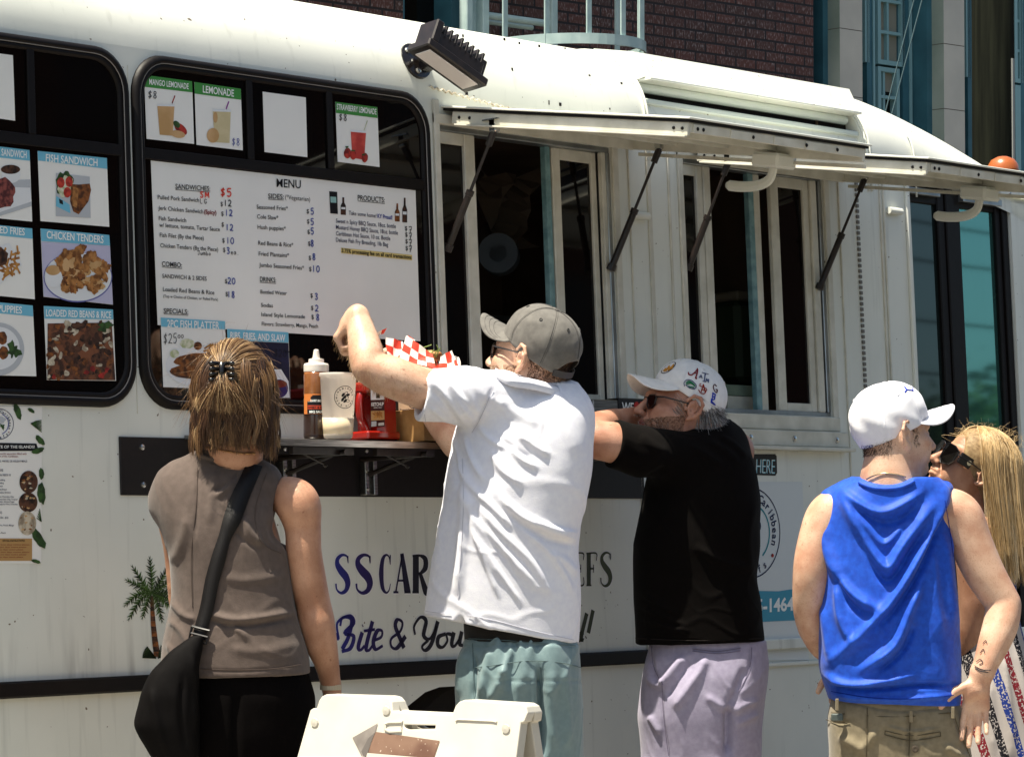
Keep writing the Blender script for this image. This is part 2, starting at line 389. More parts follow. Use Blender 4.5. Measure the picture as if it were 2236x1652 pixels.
# hood bay: flat fascia stepping back to a lip
mb.quad((HX0, .0, Z1), (HX1, .0, Z1), (HX1, .03, Z1 + .075), (HX0, .03, Z1 + .075))
mb.quad((HX0, .20, Z1 + RB), (HX1, .20, Z1 + RB), (HX1, YB, Z1 + RB), (HX0, YB, Z1 + RB))
for X in (HX0, HX1):
    t = np.linspace(0, math.pi / 2, 15)
    P = [(X, RA*(1-math.cos(q)), Z1 + RB*math.sin(q)) for q in t] + [(X, .6, Z1 + RB), (X, .6, Z1)]
    mb.poly(P if X == HX0 else P[::-1])
mb.quad((XL, YB, .3), (XR, YB, .3), (XR, YB, Z1 + RB), (XL, YB, Z1 + RB))
for X in (XL, XR): mb.add([(X, 0, .3), (X, YB, .3), (X, YB, Z1 + RB - drop_at(X)), (X, .35, Z1 + RB - drop_at(X)), (X, .1, Z1 + .16 - drop_at(X)), (X, 0, Z1 - drop_at(X))], [(0, 1, 2, 3, 4, 5)])
body = mb.build('body', WHITE, truck)
for p in body.data.polygons:
    if abs(p.normal.y) < .995 and p.normal.z > .02 and p.center.z > 2.3: p.use_smooth = True
# ---- hood lip with its dark slot
mb = MB(TR)
mb.poly([(HX0, .035, Z1 + .145), (HX0, .01, Z1 + .15), (HX0, .05, Z1 + .235), (HX0, .21, Z1 + .268), (HX0, .21, Z1 + .15)], (HX1 - HX0, 0, 0))
mb.box((HX0 + .003, -.012, Z1 + .138), (HX1 - .02, .05, Z1 + .147), .003)
mb.build('hood_lip', WHITE, truck)
mb = MB(TR); mb.box((HX0 + .002, .07, Z1 + .076), (HX1 - .002, .30, Z1 + .15)); mb.build('hood_slot', BLACK, truck)
mb = MB(TR)
mb.box((HX0 + .004, .015, Z1 + .066), (HX1 - .004, .05, Z1 + .084), .004)
mb.tube([(HX0 + .01, .055, Z1 + .125), (HX1 - .03, .055, Z1 + .125)], .016, 10)
mb.build('hood_roller', mat('roller_white', 'c9d2cc', .35, .5), truck)
# seam bands over the shoulder, drip rail, rivets, rusty bead
mb = MB(TR)
for X in (HX0 - .022, HX0 - .006, HX1 + .012, HX1 + .03):
    P = [(X, -.004, Z1 - .12)] + [(X, RA*(1-math.cos(q)) - .003, Z1 + RB*math.sin(q) + .002) for q in np.linspace(0, 1.5, 16)]
    mb.tube(P, .0045, 6)
P = [(HX1 + .30, -.004, Z1 - .12)] + [(HX1 + .30, RA*(1-math.cos(q)) - .003, Z1 + RB*math.sin(q)) for q in np.linspace(0, .45, 10)]
mb.tube(P, .004, 6)
mb.build('roof_seam', WHITE, truck, smooth=True)
mb = MB(TR); g = random.Random(3)
for i in range(9):
    X = HX0 + .05 + i * .1; mb.lathe((X, .16 - .001, Z1 + .256), [(.005, 0), (.004, .004), (0, .005)], 8)
for i in range(14):
    X = HX0 - 1.2 + g.random() * 1.15; q = g.random() * 1.1
    P = np.array((X, RA*(1-math.cos(q)) - .001, Z1 + RB*math.sin(q))); mb.obox(P, np.eye(3), (.0015 + .004*g.random(), .001, .0015 + .006*g.random()))
mb.build('rivet', BLACK, truck)
mb = MB(TR); P = []
for i in range(60):
    X = W1[0] - .03 + i * .007; P.append((X, -.002, W1[3] + .105 + .004*math.sin(i*1.7) - .0006*i))
mb.tube(P, [.0012 + .002*abs(math.sin(i*2.3)) for i in range(60)], 6); mb.build('sealant_bead', RUST, truck)

# ---- rub rail, lower skirt with wheel arch, wheel
mb = MB(TR); mb.box((XL, -.022, ZS0), (wx(1440, 1430), 0.0, ZS1), .006); mb.build('rub_rail', BLACK, truck)
mb = MB(TR)
mb.box((wx(1460, 1440), -.02, ZS0 + .02), (XR, 0, ZS0 + .055), .004); mb.box((wx(1460, 1440), -.012, ZS1 - .075), (XR, 0, ZS1 - .062), .003)
mb.box((wx(1460, 1440), -.007, ZS0 + .055), (XR, 0, ZS1 - .008), .003)
mb.build('lower_rail', WHITE, truck)
mb = MB(TR); zr = .44; AR = ZS0 - .035 - zr
arch = [(wheel_x + a_, zr + b2_) for a_, b2_ in ((-.44, -.12), (-.44, AR - .16), (-.40, AR - .08), (-.26, AR - .012), (-.20, AR), (.20, AR), (.26, AR - .012), (.34, AR - .08), (.36, AR - .16), (.36, -.12))]
P = [(XL, .32)] + [(XL, ZS1 - .02)] + [(XR, ZS1 - .02), (XR, .32), (wheel_x + .62, .32)] + arch[::-1] + [(wheel_x - .62, .32)]
top = ZS1 - .02; zz = [(XL, .32, XL, top)]
for i in range(len(arch) - 1):
    a, b_ = arch[i], arch[i+1]
    mb.quad((a[0], .001, a[1]), (b_[0], .001, b_[1]), (b_[0], .001, top), (a[0], .001, top))
    mb.quad((a[0], .001, a[1]), (a[0], .08, a[1]), (b_[0], .08, b_[1]), (b_[0], .001, b_[1]))
mb.quad((XL, .001, .32), (wheel_x - .44, .001, .32), (wheel_x - .44, .001, top), (XL, .001, top))
mb.quad((wheel_x + .36, .001, .32), (XR, .001, .32), (XR, .001, top), (wheel_x + .36, .001, top))
mb.build('skirt', WHITE, truck)
mb = MB(TR); mb.box((wheel_x - .85, .45, .25), (wheel_x + .85, .5, ZS0 + .2)); mb.build('wheel_well', mat('well_black', '0b0706', .9, .1), truck)
wr = Matrix.Rotation(math.pi / 2, 3, 'X')
A = np.array(wr).T
mb = MB(TR); mb.lathe((wheel_x, .2, zr), [(.24, -.13), (.33, -.14), (.375, -.11), (.39, -.05), (.39, .05), (.375, .11), (.33, .14), (.24, .13)], 40, A)
tyre = mb.build('wheel', mat('tyre', '15110f', .8, .2, bump=.4, bscale=60), truck)
mb = MB(TR); mb.lathe((wheel_x, .2, zr), [(.0, .08), (.06, .09), (.09, .05), (.18, .03), (.23, .11), (.24, .12)], 32, A); mb.build('rim', STEEL, tyre)

# ---- interior box
mb = MB(TR)
X0, X1 = W1[0] - .25, W2[1] + .08
mb.quad((X0, 1.5, .9), (X1, 1.5, .9), (X1, 1.5, 2.6), (X0, 1.5, 2.6)); mb.quad((X0, .06, .9), (X0, 1.5, .9), (X0, 1.5, 2.6), (X0, .06, 2.6)); mb.quad((X1, .06, .9), (X1, 1.5, .9), (X1, 1.5, 2.6), (X1, .06, 2.6))
mb.quad((X0, .06, 2.45), (X1, .06, 2.45), (X1, 1.5, 2.45), (X0, 1.5, 2.45)); mb.quad((X0, .06, 1.2), (X1, .06, 1.2), (X1, 1.5, 1.2), (X0, 1.5, 1.2))
mb.build('interior', INTER, truck)
mb = MB(TR)
mb.box((X0 + .02, 1.1, 1.98), (X1 - .3, 1.48, 2.0)); mb.box((.45, .9, 1.5), (.462, .912, 1.96))
mb.build('interior_shelf', ALU, truck)

# ---- sliding serving windows
def serving_window(W, marks, y):
    x0, x1, z0, z1 = W
    mb = MB(TR); t = .022
    mb.box((x0 - t, -.010, z0 - .03), (x0 + .002, .0, z1 + .07), .003); mb.box((x1, -.010, z0 - .03), (x1 + t + .006, 0, z1 + .02), .003)
    mb.box((x0 - t, -.011, z1 + .0), (x1 + t, 0, z1 + .03), .003)
    mb.box((x0 - t, -.014, z0 - .05), (x1 + t + .006, 0, z0 - .002), .004)
    fr = mb.build('service_window', TRIM, truck)
    mb = MB(TR)
    mb.box((x0 - .03, -.03, z0 - .105), (x1 + .05, 0, z0 - .052), .004); mb.box((x0 - .035, -.05, z0 - .118), (x1 + .06, 0, z0 - .106), .002)
    sl = mb.build('sill', TRIM, fr)
    mb = MB(TR)
    for q in (.04, .35, .66, .97): mb.lathe((x0 + (x1-x0)*q, -.03, z0 - .08), [(.011, 0), (.009, .004), (0, .006)], 10, A)
    mb.build('screw', SCREW, sl)
    mb = MB(TR)
    mb.box((x0, .004, z0), (x1, .05, z0 + .014), .002); mb.box((x0, .004, z1 - .016), (x1, .05, z1), .002)
    mb.box((x1 - .018, .002, z0 + .014), (x1, .05, z1 - .016), .002)
    mb.build('track', ALU, fr)
    def v(x): return wx(x, y)
    mb = MB(TR); gl = MB(TR); ed = MB(TR)
    zb, zt = z0 + .014, z1 - .016
    for kind, a, b_, dep in marks:
        xa, xb = v(a), v(b_)
        if kind == 's': mb.box((xa, dep, zb), (xb, dep + .018, zt), .003)
        elif kind == 'e': ed.box((xa, dep - .001, zb), (xb, dep + .02, zt), .002)
        elif kind == 'g':
            gl.quad((xa, dep + .009, zb), (xb, dep + .009, zb), (xb, dep + .009, zt), (xa, dep + .009, zt))
            mb.box((xa, dep + .001, zb), (xb, dep + .017, zb + .028), .002); mb.box((xa, dep + .001, zt - .035), (xb, dep + .017, zt), .002)
    mb.build('sash', TRIM, fr); gl.build('pane', GLASS, fr); ed.build('sash_edge', TEAL_EDGE, fr)
    return fr
serving_window(W1, [('g', 966, 1021, .012), ('s', 1021, 1044, .010), ('e', 1207, 1218, .03), ('s', 1221, 1239, .028), ('g', 1239, 1306, .028), ('s', 1306, 1317, .028), ('s', 1317, 1337, .006)], 355)
serving_window(W2, [('g', 1495, 1532, .012), ('s', 1532, 1545, .010), ('s', 1546, 1561, .007), ('e', 1655, 1666, .03), ('s', 1666, 1679, .028), ('s', 1694, 1711, .012), ('g', 1711, 1764, .012), ('s', 1764, 1776, .012), ('s', 1777, 1790, .004)], 533)
mb = MB(TR)
for a, b_ in ((288.5, 289.6), (1376, 1378), (1416, 1424), (1462, 1466), (1833, 1835), (1923, 1926), (1930, 1933)):
    mb.box((wx(a, 533), -.006 if a > 300 else -.0015, ZS1 if a > 300 else wz(300, 903)), (wx(b_, 533), 0, Z1 - .05), .002 if a > 300 else 0)
mb.build('wall_seam', TRIM, truck)
mb = MB(TR)                                   # piano hinge beside the second window
for i in range(60):
    z = 1.35 + i * .0185; mb.box((wx(1871, 533), -.007, z), (wx(1876, 533), 0, z + .0115), .001)
mb.build('piano_hinge', mat('hinge_dark', '77736b', .5, .5, metal=.6), truck)
mb = MB(TR)
for x, y in ((1376, 470), (1934, 460)):
    P = TR.at(x, y); mb.tube([P + (0, -.012, 0), P + (.075, -.012, 0)], .012, 10)
mb.build('hatch_stay', WHITE, truck, smooth=False)

# ---- propped hatches
def awning(x0, x1, z, out, drop, struts):
    a = np.array((x0, -.004, z)); e1 = np.array((1., 0, 0)); e2 = nrm((0, -out, -drop)); n = np.cross(e1, e2)
    if n[2] < 0: n = -n
    Lx, Lo = x1 - x0, math.hypot(out, drop); Ax = np.array([e1, e2, n])
    def B(mb, u0, u1, v0, v1, w0, w1, bev=.002):
        c = a + e1*(u0+u1)/2 + e2*(v0+v1)/2 + n*(w0+w1)/2; mb.obox(c, Ax, ((u1-u0)/2, (v1-v0)/2, (w1-w0)/2), bev)
    mb = MB(TR); B(mb, -.012, Lx + .012, -.01, Lo + .012, 0, .006)
    aw = mb.build('awning', WHITE, truck)
    mb = MB(TR); B(mb, -.006, Lx + .006, 0, Lo + .005, -.008, -.001, 0); mb.build('gasket', BLACK, aw)
    mb = MB(TR)
    B(mb, 0, .012, .03, Lo, -.045, -.008); B(mb, Lx - .012, Lx, .03, Lo, -.048, -.008); B(mb, .012, Lx - .012, Lo - .012, Lo, -.036, -.008); B(mb, .012, Lx - .012, .03, .042, -.05, -.008)
    for q in (.2, .42, .62): B(mb, .012, Lx - .012, Lo*q, Lo*q + .03, -.03, -.008)
    B(mb, -.012, 0, .05, Lo, -.050, -.045, .001); B(mb, Lx, Lx + .01, 0.05, Lo, -.066, -.055, .001)
    mb.build('awning_frame', TRIM, aw)
    mb = MB(TR); B(mb, .013, Lx - .013, .043, Lo - .013, -.012, -.009, 0); mb.build('underside', mat('underside_white', 'cfd6d2', .3, .5), aw)
    mb = MB(TR)
    for u0, u1 in ((.0, .13), (.2, .36), (.44, .56), (.62, .76)): B(mb, Lx*u0 + .02, Lx*u1 + .02, Lo, Lo + .004, -.036, -.012, .001)
    mb.build('edge_strip', TRIM, aw)
    mb = MB(TR)
    for u in (.02, .05, .32, .62, .8): mb.lathe(a + e1*(Lx*u+.02) + e2*(Lo + .004) - n*.024, [(.006, 0), (.004, .003), (0, .004)], 8, A)
    for v_ in (.06, .1, Lo - .05, Lo - .02): mb.lathe(a + e2*v_ - n*.026, [(.005, 0), (.004, .003), (0, .004)], 8, np.array([(0, 1., 0), (0, 0, 1.), (-1., 0, 0)]))
    mb.build('screw', BLACK, aw)
    # latch under the front right corner
    mb = MB(TR); c = a + e1*(Lx - .03) + e2*(Lo*.66) - n*.06
    mb.obox(c, Ax, (.05, .05, .022), .008)
    P = [c + e1*.0 - n*.02, c - n*.055 - e2*.01, c - n*.075 - e2*.05, c - n*.082 - e2*.11, c - n*.08 - e2*.17]
    mb.tube(curve(P, 5), [.016]*5*4 + [.008], 8, flat=.5); mb.build('latch', WHITE, aw, smooth=False)
    for top, low in struts:
        d = nrm(np.array(low) - np.array(top)); T = np.array(top); Lw = np.array(low); LL = np.linalg.norm(Lw - T)
        mb = MB(TR); mb.tube([T + d*.02, T + d*(LL*.55)], .0048, 8); mb.tube([T + d*.0, T + d*.05], .0105, 8); mb.tube([T + d*LL*.5, T + d*LL*.54, T + d*LL*.542, T + d*LL*.98], [.0125, .0125, .0105, .0105], 10); mb.tube([Lw - d*.02, Lw], .014, 8)
        st = mb.build('gas_strut', IRON, aw, smooth=False)
        mb = MB(TR); mb.obox(T + (0, 0, .012), np.eye(3), (.012, .014, .02), .004); mb.box(T + (-.02, -.03, .026), T + (.03, .03, .03)); mb.build('bracket', SCREW, st)
    return aw
PA0, PA1 = TR.at(969, 236), TR.at(1500, 260, wx(967, 238), 0)
OUT, DROP = -PA1[1], PA0[2] - PA1[2]
def on_plane(x, y, X): return TR.at(x, y, X, 0)
aw_x0, aw_x1 = wx(969, 236), .679
awning(aw_x0, aw_x1, PA0[2], OUT, DROP, [(on_plane(1080, 283, aw_x0 + .012), TR.at(976, 548, .0)), (on_plane(1441, 322, aw_x1 - .012), TR.at(1333, 590, -.005))])
P2 = TR.at(1505, 322); aw2_x0 = P2[0]; aw2_x1 = wx(1826, 368)
awning(aw2_x0, aw2_x1, PA0[2] - .012, OUT, DROP, [(on_plane(1592, 350, aw2_x0 + .012), TR.at(1502, 590, .0)), (on_plane(1889, 388, aw2_x1 - .012), TR.at(1788, 632, -.005))])

# ---- bus windows behind the menus
def rrect(x0, x1, z0, z1, r, n=8):
    P = []
    for cx, cz, a0 in ((x1-r, z1-r, 0), (x0+r, z1-r, 90), (x0+r, z0+r, 180), (x1-r, z0+r, 270)):
        for i in range(n + 1):
            t = math.radians(a0 + 90*i/n); P.append((cx + r*math.cos(t), cz + r*math.sin(t)))
    return P
def bus_window(x0, x1, z0, z1, bar, mull, label=None):
    prof = [(0, 0), (.003, -.012), (.012, -.018), (.020, -.017), (.023, -.009), (.026, -.012), (.036, -.011), (.038, -.004)]
    mb = MB(TR); V = []; n = None
    for off, y in prof:
        R = rrect(x0+off, x1-off, z0+off, z1-off, .115-off*.8); n = len(R); V += [(px, y, pz) for px, pz in R]
    mb.add(V, [(i*n+j, i*n+(j+1) % n, (i+1)*n+(j+1) % n, (i+1)*n+j) for i in range(len(prof)-1) for j in range(n)])
    w = mb.build('side_window', BLACK, truck)
    for p in w.data.polygons: p.use_smooth = True
    mb = MB(TR); mb.box((x0+.034, -.012, bar-.018), (x1-.034, -.004, bar+.012), .003)
    for m_ in mull: mb.box((m_-.012, -.012, bar+.012), (m_+.012, -.004, z1-.034), .003)
    mb.build('mullion', BLACK, w)
    mb = MB(TR); R = rrect(x0+.03, x1-.03, z0+.03, z1-.03, .09); mb.poly([(px, -.004, pz) for px, pz in R][::-1]); mb.build('pane', GLASS, w)
    R = rrect(x0+.0225, x1-.0225, z0+.0225, z1-.0225, .097); mb = MB(TR); P = [(px, -.0135, pz) for px, pz in R]; mb.tube(P + P[:1], .0014, 5); mb.build('bead', mat('bead_grey', '8b8783', .3, .6), w)
    return w
bus_window(wx(291, 420), wx(944, 560), wz(600, 902), wz(600, 158), wz(330, 335), [wx(541, 270), wx(716, 290)])
bus_window(wx(291, 420) - 1.245, wx(283, 420), wz(600, 902), wz(600, 158), wz(330, 335), [wx(63, 200)])

# ---- door bay at the front
mb = MB(TR); x0, x1, z0, z1 = DR
mb.box((x0 - .02, -.012, z0), (x0, 0, z1 + .045), .003); mb.box((x0 - .05, -.02, z1), (x1 + .3, .0, z1 + .05), .004)
door = mb.build('door', WHITE, truck)
def dv(x): return wx(x, 640)
mb = MB(TR)
mb.box((dv(1991), .018, z0), (dv(1998), .05, z1 - .0), .003); mb.box((dv(2064), .016, z0), (dv(2079), .05, z1), .004); mb.box((dv(2080), .010, z0), (dv(2098), .05, z1), .004); mb.box((dv(2099), .018, z0), (dv(2114), .05, z1), .004)
mb.box((dv(2190), .016, z0), (dv(2200), .05, z1), .003); mb.box((dv(2201), .008, z0), (dv(2213), .05, z1), .003)
mb.box((dv(1998), .02, z1 - .06), (dv(2190), .05, z1), .003); mb.box((dv(1998), .02, z0), (dv(2190), .05, z0 + .1), .003)
mb.build('door_frame', BLACK, door)
mb = MB(TR); mb.quad((dv(1998), .03, z0), (dv(2064), .03, z0), (dv(2064), .03, z1), (dv(1998), .03, z1)); mb.build('pane', GLASS2, door)
mb = MB(TR); mb.quad((dv(2114), .031, z0), (dv(2190), .031, z0), (dv(2190), .031, z1), (dv(2114), .031, z1)); mb.build('pane', mat('door_glass_teal', '5f9a90', .03, .8, metal=.8), door)
mb = MB(TR); mb.box((dv(1993), -.004, z1 - .035), (dv(2062), .02, z1 - .012), .002); mb.box((dv(2112), -.004, z1 - .04), (dv(2196), .02, z1 - .015), .002)
for x, y in ((2045, 404), (2205, 422)):
    P = TR.at(x, y, -.02); mb.lathe(P, [(.008, 0), (.006, .003), (0, .004)], 8, A)
mb.build('header_strip', ALU, door)
# amber marker lamp on the nose
P = TR.at(2190, 366, .42)
mb = MB(TR); mb.lathe(P + (0, 0, -.03), [(.062, 0), (.062, .02), (.058, .04), (.045, .06), (.02, .072), (0, .075)], 24); mb.build('marker_lamp', mat('amber_plastic', '9a5226', .3, .5, sss=.1), truck, smooth=True)

# ---- work lamp on the shoulder
P = TR.at(905, 135, .02); pl = nrm((0, -.93, .36)); A2 = np.array([(1., 0, 0), np.cross(pl, (1., 0, 0)), pl])
mb = MB(TR); mb.lathe(P, [(.0, .012), (.03, .013), (.056, .008), (.058, -.03)], 28, A2); mb.obox(P + pl*.03 + (0.025, 0, -.015), A2, (.022, .02, .03), .004)
lamp = mb.build('work_lamp', mat('gloss_black', '16110f', .22, .6), truck)
mb = MB(TR)
for q in (.6, 2.4, 4.4): mb.lathe(P + pl*.011 + A2[0]*.04*math.cos(q) + A2[1]*.04*math.sin(q), [(.009, 0), (.008, .006), (0, .009)], 8, A2)
mb.tube([P + pl*.02, P + pl*.075], .010, 8); mb.build('bolt', SCREW, lamp)
Lc = TR.at(978, 143, -.13); l1 = nrm((.2, -.03, -.10)); l2 = np.array((0, -1., 0)); l2 = nrm(l2 - l1*(l1 @ l2)); l3 = np.cross(l1, l2)
if l3[2] < 0: l3 = -l3
AL = np.array([l1, l2, l3])
mb = MB(TR)
mb.obox(Lc, AL, (.118, .048, .013), .004); mb.obox(Lc + l3*.032, AL, (.095, .038, .022), .004)
for i in range(8): mb.obox(Lc + l3*.060 + l1*(-.065 + i*.021), AL, (.004, .038, .022), .001)
mb.obox(Lc + l3*.050 - l1*.092, AL, (.014, .040, .036), .004); mb.obox(Lc + l3*.045 + l1*.098, AL, (.010, .03, .026), .003); mb.tube([P + pl*.06, Lc - l1*.06 + l3*.03], .013, 8)
mb.build('lamp_housing', IRON, lamp)
mb = MB(TR); mb.obox(Lc - l3*.0135, AL, (.096, .032, .002), .001); mb.build('lens', mat('lens_pale', 'e6e0dc', .25, .5), lamp)

# ---- black panel with the folding counter
PX0, PX1, PZ0, PZ1 = wx(260, 1015), wx(1404, 1060), wz(600, 1083), wz(260, 953)
mb = MB(TR); mb.box((PX0, -.006, PZ0), (PX1, 0, PZ1), .002); pan = mb.build('counter_panel', BLACKP, truck)
mb = MB(TR)
for x, y in ((309, 976), (1378, 975), (312, 1058)): mb.lathe(TR.at(x, y, -.006), [(.0085, 0), (.0075, .005), (.0, .007)], 10, A)
mb.build('bolt', SCREW, pan)
cA = TR.at(620, 958, -.30); CX0 = cA[0] - .075; CX1 = PX1 - .16
CZ = cA[2]; tilt = .028
mb = MB(TR)                                    # slab tips down a little towards the street
mb.poly([(CX0, -.008, CZ + tilt), (CX0, -.275, CZ + .003), (CX0 + .03, -.30, CZ), (CX0 + .03, -.30, CZ - .0165), (CX0, -.275, CZ - .014), (CX0, -.008, CZ + tilt - .014)][:0] or
        [(CX0, -.008, CZ + tilt), (CX0, -.305, CZ), (CX0, -.305, CZ - .017), (CX0, -.008, CZ + tilt - .012)], (CX1 - CX0, 0, 0))
cnt = mb.build('counter', STEEL, truck)
for x in (612, 790, 1180):
    X = wx(x, 1040); mb = MB(TR)
    for dx in (-.016, .018): mb.box((X + dx, -.030, PZ0 + .004), (X + dx + .015, -.006, CZ - .03), .002)
    mb.box((X - .016, -.010, PZ0 + .004), (X + .033, -.0065, CZ - .03)); br = mb.build('bracket', STEEL, cnt); mb = MB(TR)
    mb.tube([(X, -.025, PZ0 + .06), (X, -.20, CZ - .03)], .007, 8); mb.tube([(X - .02, -.02, CZ - .028), (X - .02, -.27, CZ - .028)], .008, 8)
    mb.box((X - .2, -.25, CZ - .034), (X + .03, -.235, CZ - .015)); mb.tube([(X - .12, -.21, CZ - .03), (X - .06, -.23, CZ - .06)], .003, 6); mb.lathe((X - .06, -.23, CZ - .062), [(0, -.006), (.007, 0), (0, .006)], 8)
    mb.build('bracket_arm', IRON, br); mb = MB(TR)
    for z in (PZ0 + .02, PZ0 + .07, PZ0 + .125): mb.lathe((X - .0085, -.03, z), [(.006, 0), (.005, .003), (0, .004)], 8, A)
    mb.build('bolt', SCREW, br)
# ================================================================== ground and street
CONC = mat('pavement_concrete', 'a39c90', .85, .25, col2='8b857b', scale=3, bump=.5, bscale=60)
ASPH = mat('asphalt', '55534f', .9, .25, col2='464441', scale=5, bump=.6, bscale=150)
mb = MB(); mb.quad((-300, -300, -.15), (300, -300, -.15), (300, 300, -.15), (-300, 300, -.15)); tag(mb.build('ground', ASPH, recenter=False), kind='structure')
mb = MB(); mb.box((-30, -2.6, -.149), (1.25, 14, 0.0), .02); tag(mb.build('pavement', CONC, recenter=False), kind='structure')

# ================================================================== brick building behind
def brick_nodes(nt, N, L, b, mp, out):
    tc = N.new('ShaderNodeTexCoord'); m2 = N.new('ShaderNodeMapping'); L.new(tc.outputs['UV'], m2.inputs[0])
    br = N.new('ShaderNodeTexBrick'); L.new(m2.outputs[0], br.inputs['Vector'])
    br.inputs['Scale'].default_value = 1.0; br.inputs['Brick Width'].default_value = .207; br.inputs['Row Height'].default_value = .0762; br.inputs['Mortar Size'].default_value = .009; br.inputs['Mortar Smooth'].default_value = .2; br.inputs['Bias'].default_value = 0
    br.inputs['Color1'].default_value = (*lin('5c3226'), 1); br.inputs['Color2'].default_value = (*lin('41261d'), 1); br.inputs['Mortar'].default_value = (*lin('1d100d'), 1)
    n = N.new('ShaderNodeTexNoise'); n.inputs['Scale'].default_value = 90; n.inputs['Detail'].default_value = 3; m3 = N.new('ShaderNodeMapping'); m3.inputs['Scale'].default_value = (1.0, .35, 1); L.new(tc.outputs['UV'], m3.inputs[0]); L.new(m3.outputs[0], n.inputs['Vector'])
    r = N.new('ShaderNodeValToRGB'); r.color_ramp.elements[0].position = .52; r.color_ramp.elements[1].position = .72; L.new(n.outputs[0], r.inputs[0])
    n4 = N.new('ShaderNodeTexNoise'); n4.inputs['Scale'].default_value = 3.3; L.new(tc.outputs['UV'], n4.inputs['Vector'])
    mu = N.new('ShaderNodeMath'); mu.operation = 'MULTIPLY'; L.new(r.outputs[0], mu.inputs[0]); L.new(n4.outputs[0], mu.inputs[1])
    inv = N.new('ShaderNodeMath'); inv.operation = 'SUBTRACT'; inv.inputs[0].default_value = 1; L.new(br.outputs['Fac'], inv.inputs[1])
    mu2 = N.new('ShaderNodeMath'); mu2.operation = 'MULTIPLY'; L.new(mu.outputs[0], mu2.inputs[0]); L.new(inv.outputs[0], mu2.inputs[1])
    mx = N.new('ShaderNodeMix'); mx.data_type = 'RGBA'; mx.inputs[7].default_value = (*lin('b3a7a4'), 1); L.new(mu2.outputs[0], mx.inputs[0]); L.new(br.outputs['Color'], mx.inputs[6]); L.new(mx.outputs[2], b.inputs['Base Color'])
    bp = N.new('ShaderNodeBump'); bp.inputs['Strength'].default_value = .8; bp.inputs['Distance'].default_value = .01; bp.invert = True; L.new(br.outputs['Fac'], bp.inputs['Height']); L.new(bp.outputs[0], b.inputs['Normal'])
BRICK = mat('dark_brick', '4a2a24', .55, .45, extra=brick_nodes)
MARB = mat('pale_marble', 'cfc9bb', .5, .4, col2='b2aea3', scale=1.3, detail=8, lo=.4, hi=.7)
MARB2 = mat('veined_marble', 'a9b2a6', .5, .4, col2='7d8c80', scale=1.6, detail=8, lo=.35, hi=.7)
TEALF = mat('teal_frame_paint', '3e6f7c', .5, .4, col2='345f6b', scale=4)
TEALL = mat('pale_teal_paint', '86aeb2', .5, .4)
WGLASS = mat('office_glass', '0d0b0a', .08, .35); BLIND = mat('window_blind', '8d8a7c', .8, .2)
bx = M3 @ nrm((9000 - CX, 300, F)); bx = nrm((bx[0], bx[1], 0)); by = np.array((-bx[1], bx[0], 0))
o = CAM + ray(1650, 45) / F * 23.4
BR = Fr((o[0], o[1], 0), (bx, by, (0, 0, 1)))
def b_(x, y, v=0.0): return BR.at(x, y, v)
bx0, bx1 = b_(820, 30)[0] - 6, b_(1776, 60)[0]
brick = empty('brick_building', BR.w(((bx0+bx1)/2, 0, 0))[0], 'dark brown brick building standing behind the food truck roof', 'building')
dx0, dx1 = b_(880, 20)[0], b_(1012, 40)[0]    # dark tall opening by the ladder
mb = MB(BR)
def wallq(x0, x1, z0, z1): mb.quad((x0, 0, z0), (x1, 0, z0), (x1, 0, z1), (x0, 0, z1))
wallq(bx0, dx0, -.15, 9); wallq(dx1, bx1, -.15, 9); wallq(dx0, dx1, -.15, 2.0); wallq(dx0, dx1, 6.5, 9)
mb.quad((bx0, 0, 9), (bx1, 0, 9), (bx1, 7, 9), (bx0, 7, 9)); mb.quad((bx1, 0, -.15), (bx1, 7, -.15), (bx1, 7, 9), (bx1, 0, 9)); mb.quad((dx0, 0, 2), (dx0, .25, 2), (dx0, .25, 6.5), (dx0, 0, 6.5)); mb.quad((dx1, 0, 2), (dx1, .25, 2), (dx1, .25, 6.5), (dx1, 0, 6.5))
bw = mb.build('wall', BRICK, brick)
uv = bw.data.uv_layers.new(name='UVMap'); Lc_ = BR.l(np.array([v.co for v in bw.data.vertices]))
for lp in bw.data.loops: P = Lc_[lp.vertex_index]; uv.data[lp.index].uv = (P[0] + P[1], P[2])
mb = MB(BR); mb.quad((dx0, .2, 2), (dx1, .2, 2), (dx1, .2, 6.5), (dx0, .2, 6.5)); win = mb.build('window', WGLASS, brick)
mb = MB(BR); mb.box((dx0, .08, 2), (dx0+.08, .2, 6.5)); mb.box((dx1-.09, .02, 2), (dx1, .2, 6.5)); mb.box((dx0+.08, .1, 4.2), (dx1-.09, .18, 4.28)); mb.build('frame', TEALF, win)

